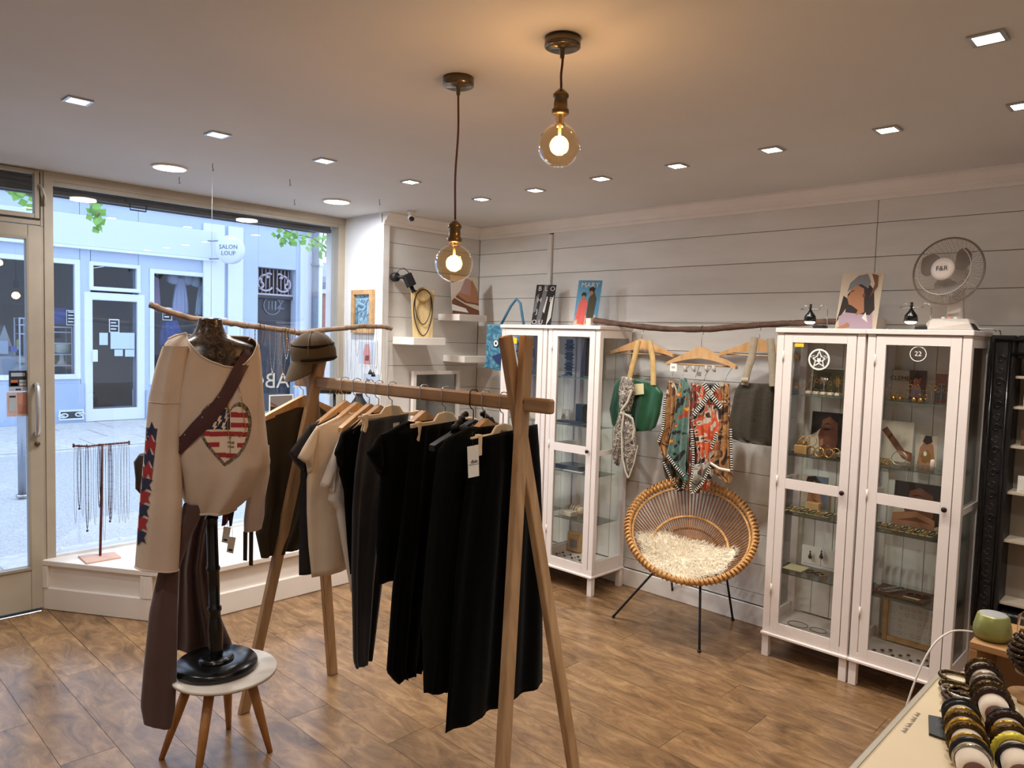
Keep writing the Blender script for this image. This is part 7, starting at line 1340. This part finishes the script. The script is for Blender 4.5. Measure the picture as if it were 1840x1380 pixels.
pic(1606, 1692, 868, z, face[:4]+[(skin, [(0,.0),(0,.25),(.5,.35),(.9,.2),(.9,0)]), (skin_d, [(.1,.1),(.5,.22),(.85,.1),(.5,.12)])], pbeige, 'large face photo with crossed hands, third shelf below the fan')
strips(X(1576, 950), X(1685, 965), z, SY, [bronze, gold], 'tan bracelet on a cream card, third shelf below the fan, number %d from the left', 'carded bracelets below the fan', 9)
z = SH[3]
x0, x1 = X(1580, 1065), X(1672, 1090); put('dark_tray', 'flat dark brown tray on the lowest shelf below the fan', 'tray', MB().box((x0, SY-.12, S(z)), (x1, SY+.05, z+.006)), bxr)
for i in range(4): q = Vector((x0+.05+.012*i, SY-.04+.018*i-.03, z+.009+.002*i)); put('silver_bangle', 'silver bangle on the dark tray below the fan, layer %d' % (i+1), 'bangle', MB().tube([q+Vector((.032*cos(a), .03*sin(a), .004*cos(a))) for a in [2*pi*k/24 for k in range(24)]], .003, 6, closed=True), silver, 'silver bangles on the dark tray')
for i in range(3): q = Vector((x0+.15+.03*i, SY-.05+.01*i, z+.008)); put('coiled_necklace', '%s coiled necklace on the dark tray below the fan' % ('dark brown','bronze','black')[i], 'necklace', MB().tube([q+Vector((.02*cos(a)*(1-.03*a), .028*sin(a)*(1-.03*a), .001*a*.2)) for a in [k*.45 for k in range(26)]], .0025, 5), [dk, bronze, black_gloss][i])
put('paper_strip', 'cream paper strip lying on the dark tray below the fan', 'card', MB().box((x0+.13, SY-.10, z+.0068), (x0+.20, SY-.08, z+.008)), MATS['tag_cream'])
a = X(1583, 1170, 3.87); b = X(1690, 1170, 3.87); t = thing('framed_sketch', 'oak framed sheet of jewellery sketches standing in the bottom of the right cabinet', 'picture', ((a+b)/2, 3.87, CBOT)); zt_ = SH[3]-.03; fo_ = MATS['frame_oak']
for nm, p0, p1 in (('frame_side', (a, CBOT), (a+.022, zt_)), ('frame_side', (b-.022, CBOT), (b, zt_)), ('frame_rail', (a+.022, CBOT), (b-.022, CBOT+.025)), ('frame_rail', (a+.022, zt_-.022), (b-.022, zt_))): obj(nm, MB().box((p0[0], 3.86, p0[1]+.001), (p1[0], 3.885, p1[1])), fo_, t, bevel=.002)
obj('sketch_sheet', MB().box((a+.02, 3.872, CBOT+.02), (b-.02, 3.878, zt_-.02)), mat('sketch_paper', (206,202,190), .8), t); mb = MB(); rd = random.Random(4)
for i in range(7):
    for j in range(6):
        cx0_ = a+.05+(b-a-.09)*i/6; zz = CBOT+.05+(zt_-CBOT-.09)*j/5; k = rd.random(); ring(mb, Vector((cx0_, 0, zz)), .004+.004*k, .0055+.004*k, 3.8712, 10) if k > .4 else mb.box((cx0_-.008, 3.871, zz), (cx0_+.008*k, 3.8716, zz+.0015))
sk_ = obj('sketch_lines', mb, pgrey, t, fix=False); sk_['kind'] = 'stuff'
for i in range(10): x = X(1572+i*11, 1190, SY-.1); put('floor_charm', 'small dark charm on the floor of the right cabinet, number %d from the left' % (i+1), 'charm', MB().lathe((x, SY-.12+.03*(i % 3), CBOT+.0005), [(.008,0),(.009,.003),(.004,.006)], 10), bronze, 'charms on the floor of the right cabinet')
# left pair of cabinets
z = SH[0]; x = X(1022, 670); t = thing('leather_bracelets', 'black cylinder stand stacked with leather bracelets, top shelf left of the green bag', 'display stand', (x, SY, z)); obj('stand', MB().lathe((x, SY, S(z)), [(.03,0),(.03,.006),(.022,.01),(.022,.235),(.018,.24)], 20), black_matte, t)
for k in range(9): zz = z+.03+.022*k; obj('bracelet', MB().tube([(x+.027*cos(a), SY+.027*sin(a), zz+.002*sin(a+k)) for a in [2*pi*i/20 for i in range(20)]], .006 if k % 3 else .004, 8, closed=True), black_gloss if k % 3 else silver, t)
x = X(1047, 670); put('grey_textile', 'grey ribbed glove bag behind the leather bracelets', 'bag', hang([(Vector((x-.03,3.85,z+.25)), Vector((x+.05,3.85,z+.25))), (Vector((x-.05,3.85,z+.1)), Vector((x+.05,3.85,z+.1))), (Vector((x-.05,3.85,z+.002)), Vector((x+.05,3.85,z+.002)))], (0,-1,0), .02, 5, .008, 3), mat('grey_ribbed', (78,76,74), .6, var=.3, scale=14))
for i in range(3): put('silver_clasp', 'silver clasp on the top shelf left of the green bag, number %d from the left' % (i+1), 'clasp', MB().cbox((X(1030+i*9, 675), SY-.10, z+.006), (.016,.012,.009)), silver, 'silver clasps', .001)
z = SH[1]; x = X(1037, 755); put('black_box', 'black upright box on the second shelf left of the green bag', 'box', MB().box((x-.035, 3.82, S(z)), (x+.035, 3.86, z+.12)), black_gloss, None, .002)
pic(1008, 1022, 735, z, [(skin_d, [(0,0),(.6,0),(.5,.4),(.2,.6)]), (pwht, [(.6,.3),(.9,.3),(.9,.9),(.6,.9)])], pbeige, 'small brown photo card on the second shelf left of the green bag')
put('flat_tray', 'flat black tray of small charms on the second shelf left of the green bag', 'tray', MB().box((X(1012,765), SY-.10, S(z)), (X(1056,765), SY, z+.01)), black_matte, None, .001)
z = SH[2]; put('black_case', 'flat black jewellery case on the middle shelf left of the green bag', 'case', MB().prism([(X(1018,838), SY-.12, S(z)), (X(1060,838), SY-.12, S(z)), (X(1062,838), SY+.02, S(z)), (X(1024,838), SY+.02, S(z))], (0,0,.03)), black_gloss, None, .002)
put('white_booklet', 'white booklet under the black jewellery case', 'booklet', MB().box((X(1013,843,SY-.13), SY-.145, S(z)), (X(1048,843,SY-.13), SY-.121, z+.004)), paper)
z = SH[3]; x = X(1028, 920); t = thing('cream_roll_display', 'cream bracelet roll on a small white box, lower shelf left of the green bag', 'display stand', (x, SY-.06, z)); obj('box', MB().box((x-.01, SY-.11, S(z)), (x+.08, SY-.04, z+.03)), mat('speckled_box', (214,206,188), .8, var=.25, scale=90), t, bevel=.002)
obj('roll', MB().lathe((x-.06, SY-.0, z+.026), [(.014,0),(.024,.03),(.025,.14),(.016,.15)], 18, (1,0,0)), cush, t)
for k in range(4): obj('bracelet', MB().tube([(x-.01+.022*k, SY+.029*cos(a), z+.028+.029*sin(a)) for a in [2*pi*i/18 for i in range(18)]], .004, 6, closed=True), bwood if k % 2 else silver, t)
z = CBOT; x = X(1032, 1000, 3.86); t = thing('wooden_frame_box', 'square wooden box with dark picture on the cabinet floor left of the green bag', 'box', (x, 3.86, z)); obj('box', MB().box((x-.055, 3.84, z), (x+.055, 3.88, z+.13)), MATS['birch'], t, bevel=.006); obj('picture', MB().box((x-.025, 3.837, z+.03), (x+.035, 3.8395, z+.085)), pgrey, t)
for i in range(12): x = X(1000+i*4.6, 1010, SY-.1+.02*(i % 3)); put('trinket', 'small dark trinket on the cabinet floor, number %d from the left' % (i+1), 'trinket', MB().ball((x, SY-.1+.025*(i % 3), z+.008), .008, 8, (1.3,1,.9)), [bronze, silver, dk][i % 3], 'trinkets on the cabinet floor')
# first cabinet, mostly hidden
z = SH[0]; x = X(935, 660, 3.84); put('blue_garment', 'blue folded printed cloth on the top shelf of the cabinet behind the rack end', 'cloth', hang([(Vector((x-.08,3.86,z+.25)), Vector((x+.10,3.86,z+.27))), (Vector((x-.06,3.86,z+.15)), Vector((x+.11,3.86,z+.15))), (Vector((x+.0,3.86,z+.002)), Vector((x+.10,3.86,z+.002)))], (0,-1,0), .03, 3, .015, 13), scarfmat('blue_white_print', [(46,96,150),(90,150,196),(206,216,222),(170,190,206),(66,120,170),(50,90,140)], 9, 1.5))
z = SH[1]; put('white_card_box', 'white and brown card box on the second shelf behind the rack end', 'box', MB().box((X(950,760), SY, S(z)), (X(968,760), SY+.03, z+.10)), paper); put('yellow_box', 'small yellow and brown box on the second shelf behind the rack end', 'box', MB().box((X(955,770,SY-.08), SY-.09, S(z)), (X(972,770,SY-.08), SY-.05, z+.035)), bxm)
# ------------------------------------------------------------------ number words in the labels
import re
ORDW = ['zeroth','first','second','third','fourth','fifth','sixth','seventh','eighth','ninth','tenth','eleventh','twelfth','thirteenth','fourteenth','fifteenth','sixteenth','seventeenth','eighteenth','nineteenth','twentieth','twenty-first','twenty-second']
for o in bpy.data.objects:
    if 'label' in o: o['label'] = re.sub(r'(number|layer) (\d+)', lambda m: ORDW[int(m.group(2))]+(' layer' if m.group(1) == 'layer' else ''), o['label'])
